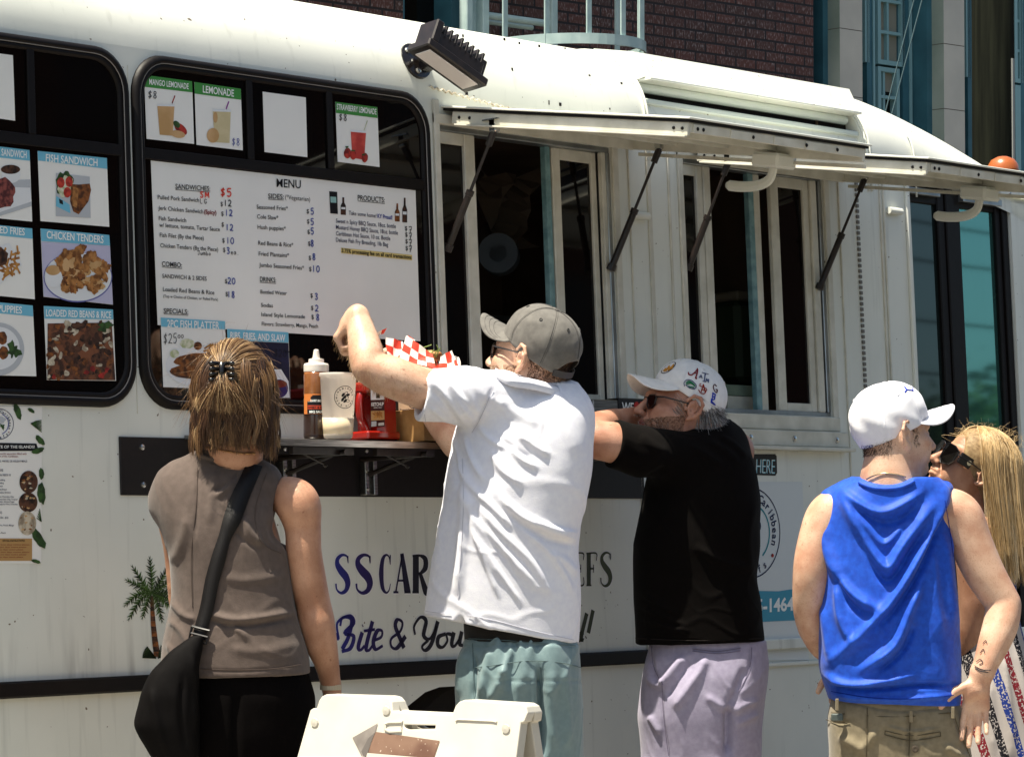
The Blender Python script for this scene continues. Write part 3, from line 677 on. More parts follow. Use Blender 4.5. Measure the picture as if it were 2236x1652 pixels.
# ---- marble and teal office front to the right
x_ = lambda px, v=0.0: b_(px, 120, v)[0]
office = empty('office_building', BR.w((x_(2000), .2, 0))[0], 'pale marble building with tall teal framed windows beside the brick building', 'building')
ex = x_(2236) + 4
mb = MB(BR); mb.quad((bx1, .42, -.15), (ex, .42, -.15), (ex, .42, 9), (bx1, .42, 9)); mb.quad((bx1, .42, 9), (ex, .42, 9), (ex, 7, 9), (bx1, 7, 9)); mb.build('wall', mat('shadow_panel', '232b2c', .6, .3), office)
mb = MB(BR); mb.box((ex, .0, -.15), (ex + .4, 7, 9.02)); mb.build('side_wall', MARB, office)
def pilaster(xa, xb, xc):
    A0, B0, C0 = x_(xb) - .002, x_(xb), x_(xc)
    f = MB(BR); g = MB(BR)
    z = -.15; i = 0
    while z < 9:
        h = .505; gp = .006
        f.add([(B0, 0, z), (C0, 0, z), (C0, 0, z+h-gp), (B0, 0, z+h-gp), (C0, .4, z), (C0, .4, z+h-gp)], [(0,1,2,3), (1,4,5,2)])
        g.add([(A0, .12, z), (B0, 0, z), (B0, 0, z+h-gp), (A0, .12, z+h-gp)], [(0,1,2,3)])
        z += h; i += 1
    p = f.build('pilaster', MARB, office); g.build('reveal', MARB2, p)
    k = MB(BR); k.quad((A0 + .004, .12, -.15), (B0 + .004, .004, -.15), (B0 + .004, .004, 9), (A0 + .004, .12, 9)); k.quad((B0, .004, -.15), (C0, .004, -.15), (C0, .004, 9), (B0, .004, 9)); k.build('joint', mat('joint_grey', '6d675e', .9, .1), p)
pilaster(1812, 1834, 1883); pilaster(2038, 2061, 2106)
def tz(px, py, v=.3): return b_(px, py, v)[2]
def sash(xa, xb, zs_, mun, blind=None, zbar=()):
    A0, B0 = x_(xa, .3), x_(xb, .3); z0, z1 = zs_
    m = MB(BR); m.box((A0, .34, z0), (B0, .36, z1)); w = m.build('window', WGLASS, office)
    m = MB(BR); t = .035
    for X in (A0, B0 - t): m.box((X, .27, z0), (X + t, .34, z1))
    for Z in (z0, z1 - t): m.box((A0 + t, .275, Z), (B0 - t, .34, Z + t))
    for px in mun: X = x_(px, .3); m.box((X - .011, .285, z0), (X + .011, .34, z1))
    for Z in zbar: m.box((A0 + t, .28, Z - .012), (B0 - t, .34, Z + .012))
    m.build('frame', TEALL, w)
    if blind: m = MB(BR); m.box((A0 + t, .32, blind), (B0 - t, .335, z1 - t)); m.build('blind', BLIND, w)
zmid = tz(1935, 143); zt = 7.0
sash(1911, 1970, (zmid, zt), [1936], blind=zmid + .04, zbar=[tz(1935, 72), tz(1935, 3)])
sash(1911, 1958, (1.0, zmid - .02), [1927], blind=zmid - .2, zbar=[tz(1935, 213)])
sash(1992, 2020, (tz(2005, 153), zt), [], zbar=[tz(2005, 83), tz(2005, 14)]); sash(1992, 2008, (1.0, tz(2005, 153) - .02), [], zbar=[tz(2005, 222)])
sash(1883, 1893, (tz(1888, 137), zt), [], zbar=[tz(1888, 66)]); sash(2104, 2113, (tz(2108, 169), zt), [], zbar=[tz(2108, 98)])
sash(2210, 2228, (tz(2220, 182), zt), [], zbar=[tz(2220, 47), tz(2220, 112)]); sash(2210, 2222, (1.0, tz(2220, 182) - .02), [], zbar=[tz(2220, 247), tz(2220, 312)])
sash(1779, 1792, (tz(1785, 125), zt), [], zbar=[tz(1785, 52)])
m = MB(BR)
for a, b2, y0, y1 in ((1893, 1908, .27, .36), (1971, 1987, .27, .36), (2024, 2038, .12, .36), (2017, 2024, .27, .36), (1960, 1970, .31, .36), (2113, 2128, .27, .36), (2229, 2240, .27, .36), (1797, 1812, .12, .36), (1776, 1779, .28, .36), (2224, 2229, .31, .36), (1880, 1884, .33, .36)):
    m.box((x_(a, y0), y0, -.15), (x_(b2, y0), y1, 8.9))
m.build('window_post', TEALF, office)
m = MB(BR)
for a, b2 in ((1907, 1911), (1987, 1992)): m.box((x_(a, .26), .26, -.15), (x_(b2, .26), .34, 8.9))
m.build('pale_post', TEALL, office)

# ---- caged ladder on the brick wall
lad = empty('ladder', BR.w((x_(1130), -.3, 2))[0], 'pale teal steel ladder with a round safety cage on the brick wall', 'ladder')
LW = mat('ladder_paint', 'b9cdc9', .4, .5, col2='a3bab8', scale=8)
zlow = 1.2
m = MB(BR)
for px in (1022, 1058, 1208):
    X = x_(px, -.25); m.box((X - .028, -.27, zlow), (X + .028, -.19, 8.0), .006)
X = x_(1035, -.2); m.box((X - .02, -.20, zlow), (X + .02, -.15, 8.0)); 
m.build('rail', LW, lad)
zr_ = tz(1140, 45, -.22)
for i in range(-6, 10):
    m = MB(BR); z = zr_ + i * .305; m.tube([(x_(1058, -.25), -.23, z), (x_(1215, -.25), -.23, z)], .024, 10)
    m.tube([(x_(1058, -.25), -.12, z - .02), (x_(1190, -.25), -.12, z - .02)], .018, 8); m.build('rung', LW, lad, smooth=False)
hc = b_(1210, 95, -.60); xa, xb = x_(1120, -.5), x_(1394, -.5); cxm, rr = (xa + xb) / 2, (xb - xa) / 2 * .93
zh = b_(1300, 93, -.95)[2]
for k in (0, 1.2, 2.4):
    m = MB(BR); R = [(cxm + rr*math.cos(t), -.25 - .72*abs(math.sin(t)) ** .9 if math.sin(t) > 0 else -.25, zh + k) for t in np.linspace(0, math.pi, 30)]
    n = len(R); V = R + [(x, y, z + .07) for x, y, z in R] + [(cxm + (x-cxm)*.985, y*.985, z) for x, y, z in R] + [(cxm + (x-cxm)*.985, y*.985, z + .07) for x, y, z in R]
    m.add(V, [(i, i+1, n+i+1, n+i) for i in range(n-1)] + [(2*n+i, 3*n+i, 3*n+i+1, 2*n+i+1) for i in range(n-1)] + [(n+i, n+i+1, 3*n+i+1, 3*n+i) for i in range(n-1)] + [(i, 2*n+i, 2*n+i+1, i+1) for i in range(n-1)])
    m.build('cage_hoop', LW, lad)
for t in np.linspace(.12, math.pi - .12, 7):
    m = MB(BR); X, Y = cxm + rr*.97*math.cos(t), -.25 - .70*math.sin(t) ** .9; m.box((X - .02, Y - .006, zh), (X + .02, Y + .006, 8.0)); m.build('cage_bar', LW, lad)

# ---- utility pole and its guy wires
pc = CAM + ray(2169, 160) / F * 21.0
WOOD = mat('pole_wood', '1f211a', .95, .05, col2='121410', scale=3.0, stretch=(9, 9, .5), detail=7, bump=.7, bscale=22)
m = MB(); m.tube([(pc[0], pc[1], -.15), (pc[0], pc[1], 3), (pc[0] - .01, pc[1], 9.5)], [.15, .142, .125], 24)
pole = m.build('utility_pole', WOOD, smooth=True); tag(pole, 'weathered wooden utility pole standing behind the truck nose', 'utility pole')
m = MB()
P = CAM + ray(2211, 250) / F * 20.9; m.box((P[0] - .012, P[1] - .01, -.1), (P[0] + .012, P[1] + .01, b_(2211, 172, 0)[2] * .9))
m.build('conduit', mat('conduit_grey', '8f918c', .5, .4), pole)
for k, (xa, xb) in enumerate(((2006, 1929), (2024, 1944))):
    A1 = CAM + ray(xa, -40) / F * 20.0; B1 = CAM + ray(xb, 262) / F * 20.0; d = (B1 - A1)
    m = MB(); m.tube([A1 - d*2.5, B1 + d*2.0 * 0 + d*((B1[2]+.15)/max(.2, -d[2]))], .0045, 6)
    w = m.build('guy_wire', mat('wire_grey', '4d6469', .5, .5)); tag(w, ('left' if k == 0 else 'right') + ' one of two slanting guy wires before the teal windows', 'guy wire', 'guy wires')

# ---- brick block across the street: the truck's glass mirrors it
fb = empty('facing_building', (18, -26, -.15), 'dark brick block across the street mirrored in the truck windows', 'building')
m = MB(); m.box((2, -33, -.15), (41, -26, 13.5)); m.build('wall', mat('facing_brick', '3a211b', .8, .2, col2='2a1713', scale=2.0), fb)
m = MB()
for i in range(10):
    for k in range(3): m.box((5.5 + i*3.2, -26.02, 1.5 + k*3.8), (7.1 + i*3.2, -25.97, 3.9 + k*3.8))
m.build('window', WGLASS, fb)

for k, (nm, z) in enumerate((('highest', 7.6), ('second highest', 7.1), ('third highest', 6.2), ('lowest', 5.4))):
    m = MB(); m.tube([(14 + 5*i, -20 - .25*k, z + .9*((i - 6)/6)**2 + .05*math.sin(i + k)) for i in range(14)], .022, 5); tag(m.build('power_line', BLACK), nm + ' of four overhead power lines mirrored in the truck door glass', 'power line', 'power lines across the road')
# ================================================================== paper and print on the truck
PAPER = mat('white_paper', 'ecebe5', .5, .35, col2='e6e5df', scale=5)
INK = mat('black_ink', '17161a', .6, .2); INKB = mat('blue_marker', '16308f', .5, .3); INKR = mat('red_marker', 'd8341c', .5, .3); INKN = mat('navy_ink', '1b2246', .6, .2); INKD = mat('dark_red_ink', '7a1b1b', .6, .2)
GREEN = mat('header_green', '3f8a3c', .5, .35); CYAN = mat('header_cyan', '6fb6cf', .5, .35); WINK = mat('white_print', 'eef0ec', .5, .3); YEL = mat('highlight_yellow', 'd9c27a', .6, .3)
def food(name, a, b, sc, lo=.4, hi=.6, bump=.0): return mat(name, a, .6, .3, col2=b, scale=sc, detail=6, lo=lo, hi=hi)
FRIED = food('fried_crust', 'b07a43', '6e4420', 60); BROWN = food('brown_fish', '8a5226', '4a2a14', 70); DARKM = food('dark_meat', '5b3a28', '1e120d', 55); PALEM = food('pale_chicken', 'c9bda6', '8d7f6b', 50)
REDF = food('red_fruit', 'b3352a', '6d1a18', 60); TAN = food('tan_drink', 'c9a273', 'b8915f', 14); PALED = food('pale_drink', 'd7c9a4', 'c6b88f', 14); PINKD = food('pink_drink', 'd3564a', 'b23a33', 20); GREENL = food('leaf_green', '3a5a2a', '22381a', 60)
PLATE = mat('plate_white', 'dfe1e2', .3, .5); PGREY = mat('plate_grey', 'b5b9bd', .5, .3); BLUEP = mat('blue_pot', '24256e', .3, .5, col2='171744', scale=20); FRIES = food('fries', 'c08a45', '8a5726', 70); SLAW = food('slaw', 'd8d6bf', 'a9b184', 80)  # the plate grey is a plain print tone, also used in logos and label panels
TOM = food('tomato', 'c2402f', '8f2820', 80); SAUCE = mat('red_sauce', '6a2414', .3, .5)
SH = Sheet(TR, -.0045)
def zz(f, ox, oy): return lambda x, y: (x * f + ox, y * f + oy)
zA = zz(.28148, 0, 0); z2 = zz(.3574, 0, 304); z3 = zz(.379, 295.2, 339.9); z7 = zz(.252, 295.2, 143.1); z5 = zz(.28, 268.4, 715.6)
def card(label, quad, header=None, hc=None, cat='poster', group=None, name='poster', lift=.0, sheet=None, paper=None):
    sh = sheet or SH; m = MB(sh.fr); P = np.array([sh.p(x, y, lift + .0008) for x, y in quad]); nd = np.zeros(3); nd[sh.k] = .0006
    m.poly(P, nd); o = m.build(name, paper or PAPER); tag(o, label, cat, group)
    if header: m = MB(sh.fr); sh.poly(m, header, lift + .0014); m.build('header', hc, o)
    return o
class Pr:                                      # print layers on one card
    def __init__(s, o, lift=.0018, sheet=None): s.o = o; s.sh = sheet or SH; s.l = lift; s.L = {}
    def g(s, nm, m, up=0):
        if (nm, m.name) not in s.L: s.L[(nm, m.name)] = (MB(s.sh.fr), m)
        return s.L[(nm, m.name)][0]
    def t(s, m, txt, x0, y0, x1, y1, h, bold=.012, shear=0.0, nm='printed_text', up=.0006): s.sh.text(s.g(nm, m), txt, x0, y0, x1, y1, h, s.l + up, bold, shear)
    def b(s, nm, m, x, y, rx, ry, k=0, **kw): s.sh.blob(s.g(nm, m), x, y, rx, ry, s.l + k * .00012, **kw)
    def q(s, nm, m, P, k=0): s.sh.poly(s.g(nm, m), P, s.l + k * .00012)
    def ln(s, nm, m, pts, w, k=0, closed=False): s.sh.stroke(s.g(nm, m), pts, w, s.l + k * .00012, closed)
    def h(s, m, txt, x, y, cw, hh, w, slope=.06): hand(s.sh, s.g('handwriting', m), txt, x, y, cw, hh, w, s.l + .0009, slope)
    def done(s):
        for (nm, _), (mb, m) in s.L.items():
            if mb.n: mb.build(nm, m, s.o)
# ---- drink cards in the top row
def drink(label, quad, header, txt, tp, group='lemonade cards in the top window row'):
    o = card(label, quad, header, GREEN, group=group); p = Pr(o); p.t(WINK, txt, *tp, bold=.016, nm='title'); return p
p = drink('mango lemonade card with green header and clipped corner', [(315.3, 178.7), (331, 166), (419.4, 177.9), (423.9, 314.4), (320.3, 303.4)], [(315.3, 178.7), (331, 166), (419.4, 177.9), (420.3, 202), (316, 190)], 'MANGO LEMONADE', (326, 184.5, 412, 195, 13))
p.q('drink', TAN, [z7(192, 350), z7(340, 352), z7(325, 608), z7(213, 600)]); p.q('cup_lid', PLATE, [z7(190, 335), z7(345, 340), z7(342, 356), z7(191, 352)], 1)
p.ln('straw', REDF, [z7(345, 262), z7(320, 328)], 2.4, 1); p.b('mango', REDF, *z7(395, 550), 17, 9, 2, rot=.75); p.b('mango', GREENL, *z7(360, 510), 9, 6, 3, rot=.8); p.b('mango_slice', TAN, *z7(370, 595), 16, 8, 4, rot=.2)
p.h(INK, '$8', 323, 214, 10, 15, 1.6); p.done()
p = drink('lemonade card with green header beside the mango card', [(424.5, 179.3), (525.8, 194.2), (530.3, 328.5), (429.3, 316.4)], [(424.5, 179.3), (525.8, 194.2), (526.4, 218.2), (425, 204.6)], 'LEMONADE', (443, 202, 511, 211.5, 16))
p.q('drink', PALED, [z7(672, 395), z7(828, 400), z7(818, 672), z7(690, 665)]); p.q('cup_lid', PLATE, [z7(668, 380), z7(832, 386), z7(830, 404), z7(670, 398)], 1); p.ln('straw', mat('purple_straw', '8a2f8f', .5, .3), [z7(812, 312), z7(788, 378)], 2.6, 1)
p.b('lemon', TAN, *z7(674, 606), 13.5, 16, 2); p.b('lemon_slice', TAN, *z7(695, 450), 5, 12, 2); p.h(INKB, '$8', 506, 317, 9, 15, 1.3); p.done()
o = card('blank white sheet between the lemonade card and the strawberry card', [(573.7, 200.5), (667.7, 213), (671.2, 343.3), (577.9, 332)], name='paper_sheet', cat='paper sheet')
p = drink('strawberry lemonade card with green header at the top right', [(732.4, 222.4), (823.9, 234.2), (829, 364.8), (737.5, 353.4)], [(732.4, 222.4), (823.9, 234.2), (824.4, 258.2), (733.7, 246.8)], 'STRAWBERRY LEMONADE', (735.5, 239, 822, 250.5, 13))
p.q('drink', PINKD, [z7(1868, 572), z7(2000, 585), z7(1985, 818), z7(1882, 800)]); p.q('cup_lid', PLATE, [z7(1866, 556), z7(2003, 568), z7(2001, 586), z7(1867, 574)], 1); p.ln('straw', SLAW, [z7(2012, 478), z7(1984, 562)], 1.8, 1)
for x, y, r in ((1840, 760, 9), (1888, 775, 8), (1990, 798, 8)): p.b('strawberry', REDF, *z7(x, y), r*.85, r*1.3, 2, jag=.05)
for x, y in ((1835, 706), (1888, 738), (1978, 772)): p.b('strawberry_leaf', GREENL, *z7(x, y), 4, 2, 3, jag=.4)
p.h(INK, '$8', 740, 263, 9, 14, 1.5); p.done()
# ---- the big menu
o = card('large white menu sheet listing sandwiches, sides and drinks', [(329.4, 350.5), (907.3, 415.7), (917.9, 744.7), (344.5, 709.4)], name='menu_board', cat='menu')
p = Pr(o)
def T(txt, x0, y0, x1, y1, h, m=INK, bold=.012, ul=False):
    a, b = z3(x0, y0), z3(x1, y1); p.t(m, txt, *a, *b, h * .379, bold)
    if ul: p.ln('underline', m, [(a[0], a[1] + 2), (b[0], b[1] + 2.4)], 1.0, 3)
T('MENU', 815, 180, 955, 189, 50, bold=.01)
T('SANDWICHES:', 232, 190, 432, 204, 29, ul=True); T('Pulled Pork Sandwich', 130, 250, 368, 268, 25, bold=.008)
T('Jerk Chicken Sandwich', 133, 312, 392, 334, 25, bold=.008); T('(Spicy)', 397, 334, 468, 340, 25, INKD, .03); T('Fish Sandwich', 136, 372, 294, 384, 25, bold=.008); T('w/ lettuce, tomato, Tartar Sauce', 139, 410, 488, 436, 25, bold=.008)
T('Fish Filet (By the Piece)', 142, 468, 395, 486, 25, bold=.008); T('Chicken Tenders (By the Piece)', 145, 528, 478, 552, 25, bold=.008); T('COMBO:', 154, 636, 270, 644, 29, ul=True)
T('SANDWICH & 2 SIDES', 156, 704, 412, 720, 25, bold=.008); T('Loaded Red Beans & Rice', 160, 780, 456, 800, 25, bold=.008); T('(Top w Choice of Chicken, or Pulled Pork)', 162, 816, 477, 836, 17, bold=.008); T('SPECIALS:', 164, 906, 306, 913, 29, ul=True)
T('SIDES:', 766, 246, 856, 250, 29, ul=True); T('(*Vegetarian)', 864, 250, 1008, 264, 27, bold=0)
for s_, x1, y, yy in (('Seasoned Fries*', 880, 306, 316), ('Cole Slaw*', 825, 362, 370), ('Hush puppies*', 868, 422, 432), ('Red Beans & Rice*', 911, 514, 526), ('Fried Plantains*', 887, 576, 586), ('Jumbo Seasoned Fries*', 973, 640, 658)): T(s_, 700 + (y-306)*.044, y, x1, yy, 25, bold=.008)
T('DRINKS:', 719, 724, 812, 730, 29, ul=True)
for s_, x1, y, yy in (('Bottled Water', 874, 794, 803), ('Sodas', 794, 870, 874), ('Island Style Lemonade', 979, 924, 938), ('Flavors: Strawberry, Mango, Peach', 1054, 978, 992)): T(s_, 722 + (y-794)*.04, y, x1, yy, 23, bold=.008)
T('PRODUCTS:', 1282, 256, 1438, 270, 31, ul=True); T('Take some home!', 1231, 340, 1390, 358, 24, INKN, .008); T('KY Proud!', 1396, 358, 1482, 368, 24, INKB, .025)
for i, (s_, x1) in enumerate((('Sweet n Spicy BBQ Sauce, 18oz. bottle', 1502), ('Mustard Honey BBQ Sauce, 18oz. bottle', 1514), ('Caribbean Hot Sauce, 10 oz. Bottle', 1470), ('Deluxe Fish Fry Breading, 1lb Bag', 1458))): T(s_, 1157, 386 + 36.5*i, x1, 386 + 36.5*i + (x1-1157)*.093, 25, INKN, .008)
p.q('highlight', YEL, [z3(1186, 530), z3(1595, 572), z3(1596, 603), z3(1187, 561)], 2); p.l += .0004; T('3.75% processing fee on all card transactions', 1190, 556, 1592, 596, 23, bold=.025); p.l -= .0004
for y, a in ((282, 12), ):
    pass
for txt, x, y, m in (('12', 510, 290, INK), ('12', 516, 346, INKB), ('12', 520, 430, INKB), ('10', 524, 506, INKB), ('20', 532, 738, INKB), ('18', 530, 816, INKB), ('5', 1010, 338, INKB), ('5', 1010, 398, INKB), ('5', 1010, 452, INKB), ('8', 1010, 522, INKB), ('8', 1020, 600, INKB), ('10', 1018, 668, INKB), ('3', 1034, 828, INKB), ('2', 1036, 896, INKB), ('8', 1042, 948, INKB), ('3', 526, 564, INKB)): p.h(m, txt, *z3(x, y), 8.5, 13.5, 2.0)
for y, x in ((290, 492), (346, 496), (408, 498), (500, 502), (554, 506), (734, 517), (808, 521), (332, 988), (390, 990), (450, 993), (518, 996), (600, 1000), (664, 1002), (816, 1010), (888, 1013), (940, 1016), (430, 1554), (466, 1556), (504, 1557), (544, 1558)): T('$', x, y, x + 14, y + 1, 26, bold=.008)
for i in range(4): p.h(INK, '7', *z3(1575, 444 + i*37), 8, 13, 1.5)
p.h(INKR, '$5', *z3(490, 232), 12.5, 17, 2.6); p.h(INKR, 'SM', *z3(372, 240), 10, 12, 2.4); p.h(INK, 'LG', *z3(372, 274), 8, 10, 1.3); p.h(INK, 'Jumbo', *z3(360, 570), 5.4, 8.5, 1.2); p.h(INK, 'ea.', *z3(550, 568), 6, 10, 1.2)
BAGC = mat('teal_bag_print', '8fb8b2', .5, .3)
p.q('product_picture', INK, [z3(1118, 205), z3(1164, 209), z3(1168, 336), z3(1124, 332)], 1); p.q('product_picture', BAGC, [z3(1124, 236), z3(1158, 238), z3(1159, 272), z3(1126, 270)], 2)
for x, y0, y1, w, m in ((1199, 240, 342, 15, DARKM), (1510, 275, 380, 14, BROWN), (1553, 243, 385, 14, DARKM)):
    p.q('product_picture', m, [z3(x-w*.35, y0), z3(x+w*.35, y0), z3(x+w*.4, y0+(y1-y0)*.3), z3(x+w, y0+(y1-y0)*.48), z3(x+w, y1), z3(x-w, y1-2), z3(x-w, y0+(y1-y0)*.46), z3(x-w*.4, y0+(y1-y0)*.3)], 1); p.q('product_picture', PLATE, [z3(x-w*.8, y0+(y1-y0)*.55), z3(x+w*.8, y0+(y1-y0)*.56), z3(x+w*.8, y0+(y1-y0)*.68), z3(x-w*.8, y0+(y1-y0)*.67)], 2)
p.done()
# ---- food cards
FG = 'food cards on the left window'
def fcard(label, quad, header, txt, tp, group=FG, lift=0, bold=.016):
    o = card(label, quad, header, CYAN, group=group, lift=lift); p = Pr(o, .0018 + lift); p.t(WINK, txt, *tp, bold=bold, nm='title'); return p
p = fcard('fish sandwich card with tomato slices and a breaded fillet', [(82.2, 329.7), (233.4, 345.1), (238.7, 495.2), (88.6, 482.7)], [(82.2, 329.7), (233.4, 345.1), (234.1, 369), (83.3, 350.5)], 'FISH SANDWICH', (100, 352.5, 213, 363, 17))
p.q('plate', PGREY, [(122, 378), (196, 386), (198, 476), (122, 472)]); p.b('greens', GREENL, 140, 400, 20, 26, 1, jag=.25); p.b('slaw', SLAW, 143, 406, 17, 24, 2, jag=.2)
p.q('breaded_fish', BROWN, [(155, 402), (172, 403), (196, 401), (199, 415), (193, 440), (172, 468), (160, 462), (153, 440)], 3); p.q('breaded_fish', FRIED, [(160, 408), (172, 412), (168, 455), (157, 448)], 4)
for x, y in ((133, 399), (151, 397), (147, 420)): p.b('tomato_slice', TOM, x, y, 8.2, 11.5, 5)
p.q('sauce_packet', CYAN, [(123, 428), (152, 447), (154, 466), (122, 450)], 5); p.q('packet_print', INK, [(129, 434), (137, 438), (138, 447), (130, 444)], 6); p.done()
p = fcard('chicken tenders card with a heaped round plate', [(88.6, 498.8), (238.7, 513.1), (246.6, 665), (95.4, 647.8)], [(88.6, 498.8), (238.7, 513.1), (240.2, 536.3), (90.1, 526.3)], 'CHICKEN TENDERS', (102, 520, 226, 531, 17))
p.q('tablecloth', mat('lilac_cloth', 'b9b7cf', .6, .3), [(90.5, 528), (240.2, 537), (246.6, 664.5), (95.4, 647.3)]); p.b('plate', mat('plate_rim', '5c5f9c', .4, .4), 170, 605, 75, 55, 1, n=40); p.b('plate', PLATE, 170, 604, 73, 53, 2, n=40)
g = random.Random(5)
for i in range(95):
    a, r = g.random()*6.28, g.random()**.5; x, y = 176 + 58*r*math.cos(a), 592 + 50*r*math.sin(a)
    if (y > 572 or abs(x-176) < 48) and not (x < 138 and y > 580): p.b('chicken_piece', FRIED if g.random() < .6 else (BROWN if g.random() < .4 else TAN), x, y, 8 + 7*g.random(), 6 + 6*g.random(), 3 + i*.15, jag=.25, rot=g.random()*3, seed=i)
p.b('sauce_cup', PLATE, 117, 606, 19, 22, 12); p.b('sauce', TAN, 116, 590, 16, 11, 13); p.done()
p = fcard('loaded red beans and rice card with chopped chicken', [(95.8, 667.8), (246.6, 675.7), (253.4, 831.2), (102.9, 829.4)], [(95.8, 667.8), (246.6, 675.7), (247.3, 697.1), (97.2, 695.4)], 'LOADED RED BEANS & RICE', (100.5, 690, 243, 694.5, 15.5))
p.q('rice_bed', food('rice_mix', '7a4a30', '3a241a', 45), [(104, 706), (244, 704), (252, 830), (103.5, 828.5)])
for i in range(110):
    x, y = 106 + 140*g.random(), 706 + 118*g.random(); m = (DARKM, DARKM, PALEM, BROWN, REDF if y > 795 else DARKM)[g.randrange(5)]
    p.b('topping', m, x, y, 3.5 + 7*g.random(), 3.5 + 6*g.random(), 1 + i*.05, jag=.3, rot=g.random()*3, n=9, seed=i)
p.b('parsley', GREENL, 229, 712, 15, 10, 9, jag=.5); p.done()
p = fcard('pulled pork sandwich card hung beside the fish sandwich card', [(-75, 311), (64.5, 328), (70.4, 483.8), (-70, 470)], [(-75, 311), (64.5, 328), (65.3, 351.3), (-74, 336)], 'PULLED PORK SANDWICH', (-66, 332, 58, 345.5, 16))
p.q('plate', PGREY, [(-60, 400), (66, 392), (69, 450), (-20, 478)]); p.q('plate', PLATE, [(-60, 405), (66, 410), (69, 440), (-20, 470)], 1); p.b('sauce_cup', PLATE, 24, 382, 21, 18, 2); p.b('sauce', DARKM, 23, 370, 21, 10, 3); p.b('pork', food('pulled_pork', '8c4a42', '4a2020', 90), -5, 420, 38, 36, 4, jag=.15); p.done()
p = fcard('loaded fries card hung beside the chicken tenders card', [(-68, 485), (70.4, 498.8), (76.1, 653.2), (-62, 640)], [(-68, 485), (70.4, 498.8), (71.2, 521.3), (-67, 508)], 'LOADED FRIES', (-40, 505, 54, 514, 16))
p.q('plate', PLATE, [(-60, 560), (20, 530), (48, 578), (-20, 640)])
for i in range(40):
    x, y, a = -20 + 60*g.random(), 545 + 60*g.random(), g.random()*3; L_ = 10
    if y < 606 - abs(x-5)*.5: p.ln('fries', FRIES, [(x-L_*math.cos(a), y-L_*math.sin(a)), (x+L_*math.cos(a), y+L_*math.sin(a))], 4.5, 1 + i*.05)
p.b('topping', DARKM, -5, 562, 20, 26, 6, jag=.2); p.done()
p = fcard('hush puppies card hung beside the loaded red beans card', [(-66, 654), (71.5, 666.8), (79.3, 821.2), (-58, 818)], [(-66, 654), (71.5, 666.8), (72.3, 690.7), (-65, 678)], 'HUSH PUPPIES', (-50, 676, 48, 684.5, 16))
p.b('plate', PGREY, -5, 762, 58, 58, 0, n=40); p.b('plate', PLATE, -5, 760, 48, 47, 1, n=40)
for x, y in ((5, 738), (8, 770), (-15, 755)): p.b('hush_puppy', BROWN, x, y, 11, 14, 2, jag=.06)
p.b('parsley', GREENL, 29, 765, 12, 19, 3, jag=.5); p.done()
p = fcard('two piece fish platter card priced by hand below the menu', [(350.9, 693.1), (491.5, 701.1), (495.5, 850), (356.7, 844.7)], [(350.9, 693.1), (491.5, 701.1), (492, 719), (352, 713)], '2PC FISH PLATTER', (365, 714, 479, 718.5, 17), 'specials cards under the menu', .0012)
p.b('plate', PLATE, 426, 798, 64, 45, 0, n=40); p.b('slaw_cup', PLATE, 409, 756, 17, 15, 1); p.b('slaw', SLAW, 409, 750, 16, 11, 2, jag=.08); p.b('hush_puppy', BROWN, 432, 755, 9, 9, 2)
for i in range(14): a = -.9 + g.random(); x, y = 452 + 20*g.random(), 752 + 12*g.random(); p.ln('fries', FRIES, [(x-9*math.cos(a), y-9*math.sin(a)), (x+9*math.cos(a), y+9*math.sin(a))], 3.5, 2 + i*.1)
p.b('fried_fish', BROWN, 425, 785, 46, 14, 4, rot=-.12, jag=.05); p.b('fried_fish', DARKM, 420, 812, 50, 15, 5, rot=.05, jag=.05); p.b('fried_fish', BROWN, 421, 810, 48, 13, 6, rot=.05, jag=.05); p.b('lemon', SLAW, 381, 772, 10, 9, 6); p.h(INK, '$25', 357, 750, 9.5, 21, 1.5, -.05); p.h(INK, '00', 388, 738, 6.5, 7, 1.2, -.05); p.done()
p = fcard('ribs, fries and slaw card on a dark blue photo', [(496, 717.8), (629.6, 725.4), (634.6, 869.6), (502, 866)], [(496, 717.8), (629.6, 725.4), (629.9, 747.8), (496.6, 742.2)], 'RIBS, FRIES, AND SLAW', (503, 739, 623, 745, 15.5), 'specials cards under the menu', .0012)
p.q('dark_photo', mat('blue_photo', '14173a', .5, .3, col2='0d0f22', scale=14), [(496.9, 743), (629.8, 748.5), (634.4, 869), (502.3, 865.5)]); p.q('plate', PLATE, [(560, 806), (614, 806), (630, 832), (633, 868), (580, 867)], 1); p.b('sauce_pot', BLUEP, 610, 848, 19, 20, 2); p.b('sauce', SAUCE, 610, 838, 17, 8, 3); p.h(INK, '$20', 599, 778, 8.5, 16, 1.2); p.h(INK, '00', 622, 770, 4.5, 5, 1); p.done()
o = card('plain white sheet taped above the pulled pork sandwich card', [(-70, 108), (28.2, 121), (33.2, 263.8), (-66, 250)], name='paper_sheet', cat='paper sheet')
